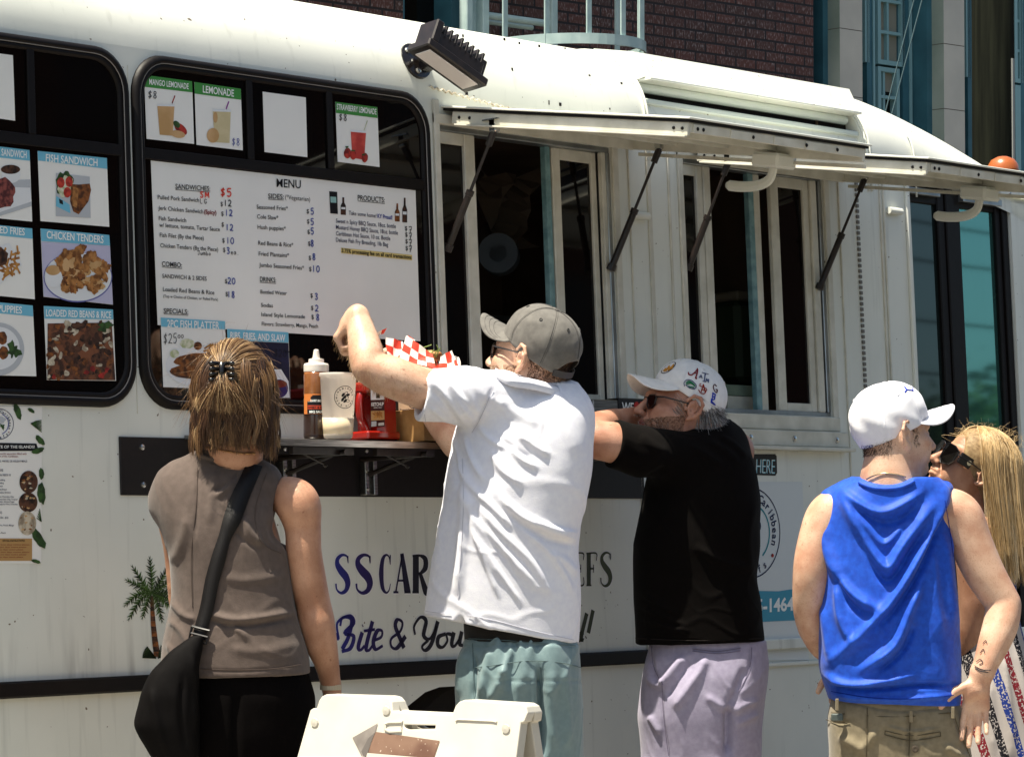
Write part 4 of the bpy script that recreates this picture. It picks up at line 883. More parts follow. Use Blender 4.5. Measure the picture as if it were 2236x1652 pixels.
# ---- marks painted or stuck on the body
SB = Sheet(TR, -.0008); SBs = Sheet(TR, -.0002)
def f4(x, y): return (x * .4803, y * .4803 + 858.7)
o = card('laminated catering flyer with tropical leaf border taped below the food cards', [(-110, 886), (92.2, 886.6), (89.8, 1229.5), (-112, 1229)], name='flyer', cat='flyer', sheet=SB); p = Pr(o, .0016, SB)
def zf(x, y): return (x * .2276, y * .2276 + 876.5)
c = zf(-15, 215)
p.ln('logo', INKN, [(c[0] + 33*math.cos(t), c[1] + 33.5*math.sin(t)) for t in np.linspace(0, 6.15, 40)], 1.4, 0, True); p.ln('logo', INKB, [(c[0] + 22*math.cos(t), c[1] + 23*math.sin(t)) for t in np.linspace(-1.2, 1.2, 14)], 1.5)
p.b('logo', PGREY, *zf(0, 180), 11, 9, 1, jag=.2); p.b('logo', GREENL, *zf(25, 240), 4, 6, 2, jag=.5); p.b('logo', REDF, *zf(85, 293), 1.2, 1.6, 2)
def arc_text(p, txt, cx, cy, rx, ry, a0, a1, h, m):
    for i, ch in enumerate(txt):
        if ch == ' ': continue
        a = a0 + (a1 - a0) * i / max(1, len(txt) - 1); V, Fc = glyphs(ch, .02); w = h * (V[:, 0].max() - V[:, 0].min()); w0 = (V[:, 0].max() + V[:, 0].min()) / 2
        ex = np.array((-math.sin(a), math.cos(a))) * np.sign(a1 - a0); ey = np.array((math.cos(a), math.sin(a))) * (1 if a1 > a0 else -1)
        sx = rx / ry
        Q = [(cx + rx * math.cos(a) + ((v[0]-w0)*ex[0] + v[1]*ey[0]) * h * sx, cy + ry * math.sin(a) + ((v[0]-w0)*ex[1] + v[1]*ey[1]) * h) for v in V]
        p.g('logo_text', m).add([p.sh.p(x, y, p.l + .0004) for x, y in Q], Fc)
arc_text(p, 'Caribbean', *c, 23, 25, -1.35, .35, 8.5, INKN); arc_text(p, 'Chefs', *c, 30, 32, 1.95, .85, 8.5, INKN)
p.q('banner', INK, [(-110, 964), zf(350, 402), zf(372, 472), (-110, 985)], 1); p.t(WINK, 'EXPERIENCE A TASTE OF THE ISLANDS!', -78, 978, *zf(332, 446), 6.4, up=.0009)
for s_, x1, y, h, m in (('to take you on a flavorful excursion filled with', 255, 508, 4, INKD), ('the tastes and fresh spirit of the Caribbean.', 178, 532, 4, INKD), ('CATER YOUR EVENTS, PARTIES, OR HOLIDAY MEALS!', 262, 580, 4.2, INKN), ('EXTRAS', 30, 668, 5.5, INKN), ('EACH PAN FEEDS 10', 103, 713, 4.6, INKN), ('Bread Pudding', 48, 757, 3.6, INKN), ('Cobbler Pudding', 36, 787, 3.6, INKN), ('Corn Bread', 24, 817, 3.6, INKN), ('Banana Nut Bread', 63, 848, 3.6, INKN), ('Cookies (Dozen)', 102, 878, 3.6, INKN), ('Deluxe Chocolate Chip,', 135, 918, 3.4, INKN), ('White Chocolate Chip, Tropical', 167, 943, 3.4, INKN), ('Raisin, Almond Sugar', 140, 966, 3.4, INKN), ('Macadamia White Chocolate', 169, 990, 3.4, INKN), ('DRINKS', 20, 1074, 5.5, INKN), ('GALLON - $10', 80, 1122, 4.8, INKN), ('Strawberry, Peach, Mango', 135, 1192, 3.6, INKN), ('Tea, Peach', 55, 1264, 3.6, INKN)):
    X1, Y1 = zf(x1, y); p.t(m, s_, X1 - len(s_) * h * .52, Y1 - .2, X1, Y1, h)
p.q('instruction_box', mat('kraft_tan', 'b08a56', .6, .3), [(-100, 1174), zf(308, 1312), zf(308, 1525), (-100, 1224)]); p.t(INK, 'SPECIAL INSTRUCTIONS', *zf(24, 1342), *zf(237, 1340), 4.2)
for i in range(6): p.t(INKD, 'Catering orders need two days notice please', -60, 1189.5 + i*5.4, zf(283 - 30*(i % 3), 0)[0], 1189.5 + i*5.4, 2.5)
for x, y, rx, ry in ((275, 770, 20, 24.5), (270, 965, 20.5, 21.5), (262, 1165, 19.5, 26)): p.b('food_picture', DARKM if y != 1165 else PALEM, *zf(x, y), rx, ry, 1 + y*.001, n=30)
for i in range(36): x0, y0 = ((275, 770), (270, 950), (262, 1165))[i % 3]; p.b('food_picture', (PALEM, TAN, BROWN)[(i//3) % 3], *zf(x0 + g.uniform(-55, 55), y0 + g.uniform(-70, 70)), 2 + 2*g.random(), 2, 4 + i*.02, jag=.4, n=8, seed=i)
for x, y, l_, a in ((170, 95, 17, 1.2), (300, 85, 9, .6), (385, 370, 14, .9), (365, 470, 14, -.4), (398, 690, 13, 1.5), (398, 880, 22, 1.5), (370, 1310, 24, 1.0), (345, 1530, 10, .3)): p.b('leaf', GREENL, *zf(x, y), l_, l_*.42, 2, rot=a, jag=.12)
for i in range(9): a = 2.2 + i*.16; x, y = zf(400, 180 + i*14); p.ln('leaf', GREENL, [(x, y), (x + 24*math.cos(a), y + 17*math.sin(a) - 12)], 1.6, 3); 
for i in range(5): x, y = zf(398, 1150); p.ln('leaf', GREENL, [(x, y), (x - 4 - 8*(i/5), y - 28 + 5*i)], 1.8, 3)
p.done()
# painted palm
p = Pr(truck, .0008, SBs); L = curve([(1, 0), (3, 0), (5, 0)])
pc_ = (330, 1343)
ft = [((309, 1305), 10), ((290, 1302), 9), ((276, 1318), 8), ((274, 1325), 9), ((282, 1350), 9), ((307, 1352), 10), ((330, 1258), 10), ((352, 1282), 9), ((368, 1285), 8), ((372, 1308), 9), ((377, 1330), 9), ((352, 1355), 10), ((280, 1355), 7)]
frond = [((331, 1262), (327, 1217)), ((318, 1280), (289, 1236)), ((308, 1281), (275, 1265)), ((302, 1296), (272, 1322)), ((307, 1308), (281, 1352)), ((322, 1312), (311, 1349)), ((346, 1275), (366, 1240)), ((352, 1282), (380, 1258)), ((356, 1294), (385, 1290)), ((352, 1308), (380, 1330)), ((343, 1313), (354, 1356)), ((350, 1300), (384, 1312))]
hub = np.array((332, 1294.0)); PG = mat('palm_green', '4f6b2c', .6, .2, col2='2c4419', scale=40, lo=.3, hi=.7); PG2 = mat('palm_dark', '2a3a1a', .6, .2, col2='1a2412', scale=40)
for k, (md, tip) in enumerate(frond):
    C_ = curve([hub, np.array(md, float), np.array(tip, float)], 7); n = len(C_); Tn = np.gradient(C_, axis=0); Tn /= np.linalg.norm(Tn, axis=1)[:, None]; Nn = np.stack([-Tn[:, 1], Tn[:, 0]], 1)
    w = np.array([13 * math.sin(math.pi * (.08 + .9 * i / (n-1))) * (.75 if i % 2 else 1.12) for i in range(n)])
    for sd in (-1, 1):
        for i in range(n - 1):
            a, b = C_[i], C_[i+1]; tip_ = b + Nn[i] * sd * w[i] + Tn[i] * 5
            p.q('palm_decal', PG if sd > 0 else PG2, [a, b, tip_], k * .3 + i*.01)
for i in range(12):
    t = i / 11; x0 = 332 + 9*t*t + 1*t; y0 = 1300 + t * 122; w = 3.6 + 3.4 * t
    x1 = 332 + 9*((i+1)/11)**2 + (i+1)/11; p.q('palm_decal', BROWN if i % 2 else DARKM, [(x0 - w, y0), (x0 + w, y0), (x1 + w + .3, y0 + 11), (x1 - w - .3, y0 + 11)], 1)
for i in range(16): a = 2.3 + i*.11; p.ln('palm_decal', PG2, [(341, 1436), (341 + 30*math.cos(a), 1436 - 34*abs(math.sin(a)))], 2.0, 4)
for i in range(6): a = -.2 - i*.2; p.ln('palm_decal', PG2, [(345, 1436), (345 + 20*math.cos(a), 1436 + 30*math.sin(a))], 2.0, 4)
p.done()
# big name in a stroked display serif: thick and thin strokes on a unit box
def LT(*st): return st
SER = {'S': LT(([(.86,.80),(.80,.96),(.5,1.0),(.22,.9),(.2,.74),(.42,.58),(.72,.42),(.84,.24),(.72,.06),(.42,-.01),(.16,.08),(.1,.24)], [.03,.05,.07,.12,.17,.21,.22,.19,.12,.07,.05,.06]), ([(.84,.98),(.86,.78)], [.05,.02])),
 'C': LT(([(.9,.76),(.8,.95),(.55,1.0),(.3,.86),(.2,.5),(.3,.14),(.56,0),(.8,.06),(.92,.24)], [.04,.05,.07,.16,.21,.16,.07,.05,.03]), ([(.9,1.0),(.91,.74)], [.06,.02])),
 'A': LT(([(.14,.0),(.52,1.0)], [.05,.05]), ([(.5,1.04),(.84,.0)], [.12,.22]), ([(.26,.32),(.72,.32)], [.05,.05]), ([(0,.01),(.3,.01)], [.05,.05]), ([(.66,.01),(1.02,.01)], [.05,.05])),
 'R': LT(([(.24,1),(.24,0)], [.2,.2]), ([(.05,.98),(.5,.98),(.78,.88),(.78,.66),(.5,.52),(.3,.52)], [.05,.06,.16,.16,.06,.05]), ([(.48,.52),(.82,.04),(.98,.02)], [.1,.2,.08]), ([(.04,.01),(.42,.01)], [.05,.05])),
 'E': LT(([(.26,1),(.26,0)], [.2,.2]), ([(.06,.98),(.86,.98),(.88,.78)], [.05,.06,.04]), ([(.3,.52),(.68,.52)], [.06,.06]), ([(.66,.64),(.66,.4)], [.04,.04]), ([(.06,.01),(.86,.02),(.9,.26)], [.05,.06,.04])),
 'F': LT(([(.26,1),(.26,0)], [.2,.2]), ([(.06,.98),(.88,.98),(.9,.76)], [.05,.06,.04]), ([(.3,.52),(.68,.52)], [.06,.06]), ([(.66,.64),(.66,.4)], [.04,.04]), ([(.06,.01),(.48,.01)], [.05,.05])),
 'I': LT(([(.5,1),(.5,0)], [.22,.22]), ([(.25,.98),(.75,.98)], [.05,.05]), ([(.25,.01),(.75,.01)], [.05,.05])),
 'B': LT(([(.24,1),(.24,0)], [.2,.2]), ([(.05,.98),(.5,.98),(.76,.86),(.76,.66),(.3,.53)], [.05,.06,.16,.16,.05]), ([(.3,.53),(.6,.5),(.86,.34),(.8,.12),(.5,.01),(.05,.01)], [.05,.07,.18,.18,.06,.05])),
 'N': LT(([(.16,1),(.16,0)], [.06,.06]), ([(.16,1),(.82,0)], [.2,.2]), ([(.82,1),(.82,0)], [.06,.06]), ([(0,.98),(.2,.98)], [.05,.05]), ([(.66,.98),(1,.98)], [.05,.05]), ([(0,.01),(.34,.01)], [.05,.05])),
 'H': LT(([(.22,1),(.22,0)], [.2,.2]), ([(.8,1),(.8,0)], [.2,.2]), ([(.2,.52),(.8,.52)], [.06,.06]), ([(.02,.01),(.42,.01)], [.05,.05]), ([(.6,.01),(1,.01)], [.05,.05]), ([(.02,.98),(.42,.98)], [.05,.05]), ([(.6,.98),(1,.98)], [.05,.05]))}
def gradmat(name, stops):
    def ex(nt, N, L, b, mp, out):
        sp = N.new('ShaderNodeSeparateXYZ'); tc = N.new('ShaderNodeNewGeometry'); L.new(tc.outputs['Position'], sp.inputs[0])
        mr = N.new('ShaderNodeMapRange'); mr.inputs[1].default_value = wx(715, 1260); mr.inputs[2].default_value = wx(1340, 1260); L.new(sp.outputs[0], mr.inputs[0])
        cr = N.new('ShaderNodeValToRGB'); L.new(mr.outputs[0], cr.inputs[0])
        while len(cr.color_ramp.elements) < len(stops): cr.color_ramp.elements.new(.5)
        for e, (q, c_) in zip(cr.color_ramp.elements, stops): e.position = q; e.color = (*lin(c_), 1)
        L.new(cr.outputs[0], b.inputs['Base Color'])
    return mat(name, '1a1440', .45, .4, extra=ex)
BIGINK = gradmat('letter_gradient', [(0, '1d2a86'), (.10, '241459'), (.28, '15101c'), (.75, '1a1c10'), (1, '343a16')])
def big_letter(nm, ch, x0, x1, y0, y1, grow=0.0, lift=.0010, mm=None):
    m = MB(TR)
    for pts, ws in SER[ch]:
        C_ = curve(pts, 6) if len(pts) > 2 else np.array(pts, float); W = np.interp(np.linspace(0, len(pts)-1, len(C_)), range(len(pts)), ws)
        SBs.stroke(m, [(x0 + a*(x1-x0), y1 + (y0-y1)*b) for a, b in C_], (W * (x1-x0) * 2.15 + grow), lift)
    return m.build(nm, mm or BIGINK, truck)
HALO = mat('letter_halo', 'e8e6e6', .45, .4)
row = [('S', 727, 768), ('S', 771, 817), ('C', 824, 858), ('A', 856, 899), ('R', 896, 940), ('I', 940, 962), ('B', 964, 1000), ('B', 1003, 1040), ('E', 1043, 1078), ('A', 1080, 1118), ('N', 1120, 1160), ('C', 1176, 1210), ('H', 1213, 1250), ('E', 1248, 1280), ('F', 1276, 1308), ('S', 1306, 1340)]
for ch, x0, x1 in row:
    y0, y1 = (1211, 1293) if x0 < 1000 else (1206, 1278)
    big_letter('letter', ch, x0 + 3, x1 - 3, y0, y1); big_letter('letter_halo', ch, x0 + 3, x1 - 3, y0, y1, 3.2, .0006, HALO)
def z6(x, y): return (x * .344 + 626, y * .344 + 1118)
SCR = [[(340, 720), (355, 668), (412, 680), (392, 790), (352, 868)], [(310, 770), (330, 800), (322, 700), (395, 655), (425, 700), (370, 765), (425, 785), (405, 860), (350, 882)],
 [(480, 760), (455, 850), (470, 872), (495, 845)], [(480, 720), (484, 716)], [(545, 690), (505, 850), (520, 875), (545, 845)], [(490, 752), (560, 742)], [(555, 812), (600, 790), (605, 752), (575, 752), (550, 820), (565, 868), (610, 845)],
 [(755, 785), (700, 860), (665, 850), (665, 800), (720, 755), (735, 700), (705, 680), (690, 720), (720, 800), (745, 860)], [(815, 775), (810, 720), (850, 665), (885, 690), (870, 780), (910, 800), (955, 720)], [(960, 690), (920, 830), (880, 875), (860, 850), (900, 810)], [(1010, 770), (965, 790), (960, 840), (990, 855), (1020, 815), (1015, 772), (1050, 775)], [(1062, 760), (1048, 830), (1065, 848), (1100, 800)], [(1112, 755), (1098, 830), (1120, 845)],
 [(1885, 760), (1850, 780), (1850, 815), (1880, 800)], [(1905, 640), (1870, 790), (1885, 812)], [(1945, 620), (1915, 765)], [(1898, 795), (1902, 790)]]
for st in SCR:
    C_ = curve([z6(*q) for q in st], 6) if len(st) > 2 else np.array([z6(*q) for q in st]); n = len(C_); d = np.gradient(C_, axis=0); w = 5.6 + 4.4 * np.clip(d[:, 1] / (np.linalg.norm(d, axis=1) + 1e-9), 0, 1)
    for nm, gr, lf, mm in (('script_stroke', 0, .0012, BIGINK), ('script_halo', 2.6, .0006, HALO)):
        m = MB(TR); SBs.stroke(m, C_, w + gr, lf); m.build(nm, mm, truck)
# ---- order sign, round logo, phone banner
o = card('small black order here sign in chalk blue letters, stuck below the second window', [(1560, 991), (1692, 991), (1696, 995), (1697, 1032), (1693, 1038), (1560, 1034)], name='order_sign', cat='sign', sheet=SB, paper=mat('sign_black', '15100f', .4, .4)); p = Pr(o, .0016, SB)
LB = mat('chalk_blue', '8fd0dd', .5, .3)
p.t(LB, 'ORDER HERE', 1585, 1031, 1692, 1034, 34, bold=-.012, shear=.05); p.t(WINK, 'ORDER HERE', 1583.5, 1030.5, 1690.5, 1033.5, 34, bold=-.03, shear=.05, up=.0009); p.done()
o = card('round white and navy logo decal behind the black shirt', [(1560, 1052), (1752, 1051), (1766, 1440), (1570, 1442)], name='logo_decal', cat='decal', sheet=SBs, paper=mat('vinyl_clear', 'd5dad9', .3, .5)); p = Pr(o, .0016, SBs)
cx, cy, rx, ry = 1640, 1163, 63, 98
p.ln('logo_ring', INKN, [(cx + rx*math.cos(t), cy + ry*math.sin(t)) for t in np.linspace(0, 6.2, 60)], 2.4, 0, True); p.ln('logo_ring', mat('teal_ink', '22808a', .5, .3), [(cx + rx*.64*math.cos(t), cy + ry*.64*math.sin(t)) for t in np.linspace(-1.5, .9, 24)], 3.4)
arc_text(p, 'Caribbean', cx, cy, rx*.74, ry*.74, -1.15, .28, 25, INKN); arc_text(p, 'Chefs', cx, cy, rx*.92, ry*.93, 1.9, .98, 24, INKN)
p.b('logo_dot', REDF, 1687, 1212, 3, 4, 2); p.b('palm_logo', GREENL, 1652, 1195, 7, 9, 2, jag=.6); p.b('palm_logo', BROWN, 1652, 1212, 4, 9, 1); p.t(INKN, 'O', 1648, 1160, 1662, 1160, 26)
TB = mat('banner_teal', '3b93ad', .4, .4)
p.q('banner', TB, [(1568, 1275), (1640, 1289), (1700, 1290), (1760, 1281), (1764, 1352), (1640, 1358), (1570, 1362)], 1); p.t(WINK, '859-635-1464', 1568, 1342, 1733, 1331, 30, bold=.03, up=.0009); p.done()
# ================================================================== figures: smooth volumes turned into meshes
class Prim:
    def __init__(s, f, k=.02, sub=False): s.f = f; s.k = k; s.sub = sub
def ell(c, r, R=None, k=.02, sub=False):
    c = np.array(c, float); r = np.array(r, float); R = None if R is None else np.array(R, float)
    def f(P):
        q = P - c
        if R is not None: q = q @ R.T
        a = np.linalg.norm(q / r, axis=1); b = np.linalg.norm(q / (r * r), axis=1) + 1e-9
        return a * (a - 1) / b
    return Prim(f, k, sub)
def rc(a, b, ra, rb, k=.02, sub=False):
    a = np.array(a, float); b = np.array(b, float); ba = b - a; L2 = ba @ ba + 1e-12
    def f(P):
        t = np.clip(((P - a) @ ba) / L2, 0, 1)
        return np.linalg.norm(P - a - t[:, None] * ba, axis=1) - (ra + (rb - ra) * t)
    return Prim(f, k, sub)
def chain(pts, rad, k=.012, sub=False):
    return [rc(pts[i], pts[i+1], rad[i], rad[i+1], k, sub) for i in range(len(pts)-1)]
def loft(rows, k=.03, n=2.4, shear=None):     # rows: (z, cu, cw, a, b) from bottom to top
    R = np.array(sorted(rows), float); z = R[:, 0]
    zz_ = np.linspace(z[0], z[-1], 60); g = np.stack([np.interp(zz_, z, R[:, i]) for i in range(1, 5)], 1)
    for _ in range(3): g[1:-1] = (g[:-2] + 2*g[1:-1] + g[2:]) / 4
    def f(P):
        v = [np.interp(P[:, 2], zz_, g[:, i]) for i in range(4)]
        du = np.abs(P[:, 0] - v[0]) / v[2]; dw = np.abs(P[:, 1] - v[1]) / v[3]
        p = (du ** n + dw ** n) ** (1 / n)
        d = (p - 1) * np.minimum(v[2], v[3])
        return np.maximum(d, np.maximum(z[0] - P[:, 2], P[:, 2] - z[-1]))
    return Prim(f, k)
def cut(c, nrm_, k=.004):                      # removes what lies on the side the normal points to
    c = np.array(c, float); n_ = nrm(nrm_)
    return Prim(lambda P: -((P - c) @ n_), k, True)
def inside(p, R, c):                           # put head-space shapes into the figure
    R = np.array(R, float); c = np.array(c, float); f0 = p.f
    return Prim(lambda P: f0((P - c) @ R.T), p.k, p.sub)
def combine(prims, P, skip=None):
    d = None
    for i, p in enumerate(prims):
        if skip is not None and skip[i]: continue
        e = p.f(P)
        if d is None: d = e if not p.sub else np.full(len(P), 1.0); 
        if p.sub:
            h = np.clip(.5 - .5*(d + e) / p.k, 0, 1); d = d*(1-h) - e*h + p.k*h*(1-h)
        elif d is not e:
            h = np.clip(.5 + .5*(d - e) / p.k, 0, 1); d = d*(1-h) + e*h - p.k*h*(1-h)
    return d if d is not None else np.full(len(P), 1.0)
def polygonize(prims, lo, hi, h, B=14):
    lo = np.array(lo, float); hi = np.array(hi, float); nb = np.ceil((hi - lo) / h / B).astype(int); n = nb * B
    bc = np.stack(np.meshgrid(*[np.arange(k) for k in nb], indexing='ij'), -1).reshape(-1, 3)
    cen = lo + (bc * B + (B-1)/2) * h; rad = B * h * .87
    D = combine(prims, cen); per = [None if p.sub else p.f(cen) for p in prims]
    F_ = np.empty(tuple(n), np.float32)
    act = np.abs(D) < rad * 1.5 + .03
    loc = np.stack(np.meshgrid(*[np.arange(B)]*3, indexing='ij'), -1).reshape(-1, 3)
    for q in range(len(bc)):
        i, j, k = bc[q] * B
        if not act[q]: F_[i:i+B, j:j+B, k:k+B] = D[q]; continue
        sk = [False if e is None else e[q] > rad * 1.6 + .05 for e in per]
        F_[i:i+B, j:j+B, k:k+B] = combine(prims, lo + (bc[q]*B + loc) * h, sk).reshape(B, B, B)
    S = F_ < 0
    c8 = [S[a:n[0]-1+a, b:n[1]-1+b, c:n[2]-1+c] for a in (0, 1) for b in (0, 1) for c in (0, 1)]
    cnt_ = np.zeros(c8[0].shape, np.int8)
    for c in c8: cnt_ += c
    m = (cnt_ > 0) & (cnt_ < 8); idx = np.full(m.shape, -1, np.int32); cells = np.argwhere(m); idx[m] = np.arange(len(cells))
    val = {}
    for a in (0, 1):
        for b in (0, 1):
            for c in (0, 1): val[(a, b, c)] = F_[cells[:, 0]+a, cells[:, 1]+b, cells[:, 2]+c]
    acc = np.zeros((len(cells), 3)); num = np.zeros(len(cells))
    for ax in range(3):
        o1, o2 = [i for i in range(3) if i != ax]
        for a in (0, 1):
            for b in (0, 1):
                p0 = [0]*3; p0[o1] = a; p0[o2] = b; p1 = list(p0); p1[ax] = 1
                v0, v1 = val[tuple(p0)], val[tuple(p1)]; x = (v0 < 0) != (v1 < 0); t = np.where(x, v0 / (v0 - v1 + 1e-20), 0)
                Q = np.zeros((len(cells), 3)); Q[:, o1] = a; Q[:, o2] = b; Q[:, ax] = t
                acc += Q * x[:, None]; num += x
    V = lo + (cells + acc / num[:, None]) * h
    faces = []
    for ax in range(3):
        o1, o2 = [(1, 2), (2, 0), (0, 1)][ax]
        sl0 = [slice(None)]*3; sl1 = [slice(None)]*3; sl0[ax] = slice(0, -1); sl1[ax] = slice(1, None)
        E = np.argwhere(S[tuple(sl0)] != S[tuple(sl1)])
        E = E[(E[:, o1] > 0) & (E[:, o2] > 0) & (E[:, o1] < n[o1]-1) & (E[:, o2] < n[o2]-1)]
        def ci(d1, d2):
            e = E.copy(); e[:, o1] += d1; e[:, o2] += d2; return idx[e[:, 0], e[:, 1], e[:, 2]]
        q = np.stack([ci(-1, -1), ci(0, -1), ci(0, 0), ci(-1, 0)], 1); fl = S[E[:, 0], E[:, 1], E[:, 2]]
        q[~fl] = q[~fl][:, ::-1]; faces.append(q[(q >= 0).all(1)])
    return V, np.concatenate(faces).astype(np.int32)
def vnorm(V, Q):
    n = np.cross(V[Q[:, 2]] - V[Q[:, 0]], V[Q[:, 3]] - V[Q[:, 1]]); N = np.zeros_like(V)
    for i in range(4): np.add.at(N, Q[:, i], n)
    return N / (np.linalg.norm(N, axis=1)[:, None] + 1e-12)
def relax(V, Q, it=1, w=.5):
    for _ in range(it):
        A_ = np.zeros_like(V); C_ = np.zeros(len(V))
        for i in range(4):
            for j in ((i+1) % 4, (i-1) % 4): np.add.at(A_, Q[:, i], V[Q[:, j]]); np.add.at(C_, Q[:, i], 1)
        V = V * (1-w) + w * A_ / np.maximum(C_, 1)[:, None]
    return V
_wv = [(RNG.normal(size=3), RNG.uniform(0, 6.28)) for _ in range(24)]
def wob(P, sc):                                # cheap smooth noise, -1..1
    s = 0
    for i, (d, ph) in enumerate(_wv): s = s + np.sin((P @ d) * sc * (1 + .12 * (i % 5)) + ph)
    return s / 7.0
def crease(P, sc, st=(1, 1, 1)):               # thin ridges between smooth patches
    P = P * np.array(st); W_ = P + .5/sc*np.stack([wob(P + 3.1, sc*.6), wob(P - 1.7, sc*.6), wob(P + 7.3, sc*.6)], 1)
    a = np.abs(wob(W_, sc)); b = np.abs(wob(W_ + 5.0, sc*1.9)); return np.exp(-(a/.09)**2) * .65 + np.exp(-(b/.10)**2) * .35 - .25
class Figure:
    def __init__(s, x, depth, ground, label, name='person'):
        c = CAM + ray(x, 1126) / F * depth
        s.U = nrm(r_); s.W = nrm((f_[0], f_[1], 0)); s.fr = Fr((c[0], c[1], ground), (s.U, s.W, (0, 0, 1)))
        s.m = F / depth                        # sheet units per metre
        s.root = empty(name, s.fr.o, label, 'person')
    def q(s, x, y, w=0.0): return s.fr.at(x, y, w, 1)
    def r(s, px): return px / s.m
    def rows(s, R): # (y, xl, xr, b, w)
        out = []
        for y, xl, xr, b, w in R:
            a, c = s.q(xl, y, w), s.q(xr, y, w); out.append((a[2]/2 + c[2]/2, (a[0]+c[0])/2, w, (c[0]-a[0])/2, b))
        return out
    def limb(s, L, k=.012): # (x, y, w, rpx)
        C_ = curve([(*s.q(x, y, w), s.r(r)) for x, y, w, r in L], 5); return chain(C_[:, :3], C_[:, 3], .008)
    def mesh(s, name, prims, lo, hi, h, mat_, folds=None, parent=None, noise=0.0, nsc=14, sm=1, extra=None, cr=0.0, csc=13, cst=(1, 1, .55)):
        V, Q = polygonize(prims, lo, hi, h); V = relax(V, Q, sm)
        N = vnorm(V, Q)
        if noise: V = V + N * (noise * wob(V, nsc))[:, None]
        if cr: V = V + N * (cr * crease(V, csc, cst))[:, None]
        if folds: V = s.fold(V, N, folds)
        if extra: V = extra(V, N)
        return s.put(name, V, Q, mat_, parent)
    def put(s, name, V, Q, mat_, parent=None, smooth=True):
        s.last = V
        return mesh_obj(name, s.fr.w(V), Q, mat_, parent or s.root, smooth)
    def fold(s, V, N, folds):
        Wp = s.fr.w(V); xy, _ = proj(Wp); view = nrm(CAM - s.fr.o - (0, 0, 1)); vis = np.clip((N @ s.fr.A @ view) * 2.5 + .15, 0, 1)
        D_ = np.zeros(len(V))
        for pts, wd, amp in folds:
            C_ = curve(pts, 5) if len(pts) > 2 else curve([pts[0], (np.array(pts[0]) + pts[1]) / 2, pts[1]], 5)
            lo_, hi_ = C_.min(0) - 3*wd, C_.max(0) + 3*wd; sel = np.where(((xy > lo_) & (xy < hi_)).all(1))[0]
            if not len(sel): continue
            best = np.full(len(sel), 1e9); tt = np.zeros(len(sel)); n = len(C_) - 1
            for i in range(n):
                a, b = C_[i], C_[i+1]; ab = b - a; t = np.clip(((xy[sel] - a) @ ab) / (ab @ ab + 1e-9), 0, 1)
                d = np.linalg.norm(xy[sel] - a - t[:, None]*ab, axis=1); g = d < best; best[g] = d[g]; tt[g] = (i + t[g]) / n
            tp = np.clip(np.minimum(tt, 1-tt) * 5 + .12, 0, 1)
            D_[sel] += amp * tp * np.exp(-(best / wd) ** 2)
        return V + N * (D_ * vis)[:, None]
def skin_line(fig, o, pts, lift=.001):         # sheet points -> points on the side of a mesh that faces the street
    W_ = np.array([v.co for v in o.data.vertices]) + np.array(o.matrix_parent_inverse.translation) + np.array(o.parent.matrix_world.translation if o.parent else (0, 0, 0)) if False else fig.fr.w(fig.last)
    xy, dep = proj(W_); out = []
    for x, y in pts:
        d = np.hypot(xy[:, 0]-x, xy[:, 1]-y); I = np.where(d < 5)[0]
        if not len(I): I = np.argsort(d)[:4]
        dm = dep[I].min(); R0 = ray(x, y)/F; out.append(CAM + R0*(dm - lift))
    return fig.fr.l(np.array(out))
def seam(fig, o, lines, mm, rad=.0009, f=None, nm='stitching', dash=False):
    m = MB(fig.fr)
    for pts in lines:
        C_ = curve([f(*p_) if f else p_ for p_ in pts], 6); P = skin_line(fig, None, C_, .0006); k_ = np.ones(5)/5
        for a in range(3): P[2:-2, a] = np.convolve(P[:, a], k_, 'valid')
        m.tube(P, rad, 5)
    if m.n: m.build(nm, mm, o)
def orient(phi, pitch=0, roll=0):              # rows: right, forward, up of a head facing phi (deg, 0 = picture right, 90 = away)
    p, t, r = map(math.radians, (phi, pitch, roll))
    f = np.array((math.cos(p)*math.cos(t), math.sin(p)*math.cos(t), math.sin(t))); rt = np.array((math.sin(p), -math.cos(p), 0)); u = np.cross(rt, f)
    rt2 = rt*math.cos(r) + u*math.sin(r); u2 = u*math.cos(r) - rt*math.sin(r)
    return np.array([rt2, f, u2])
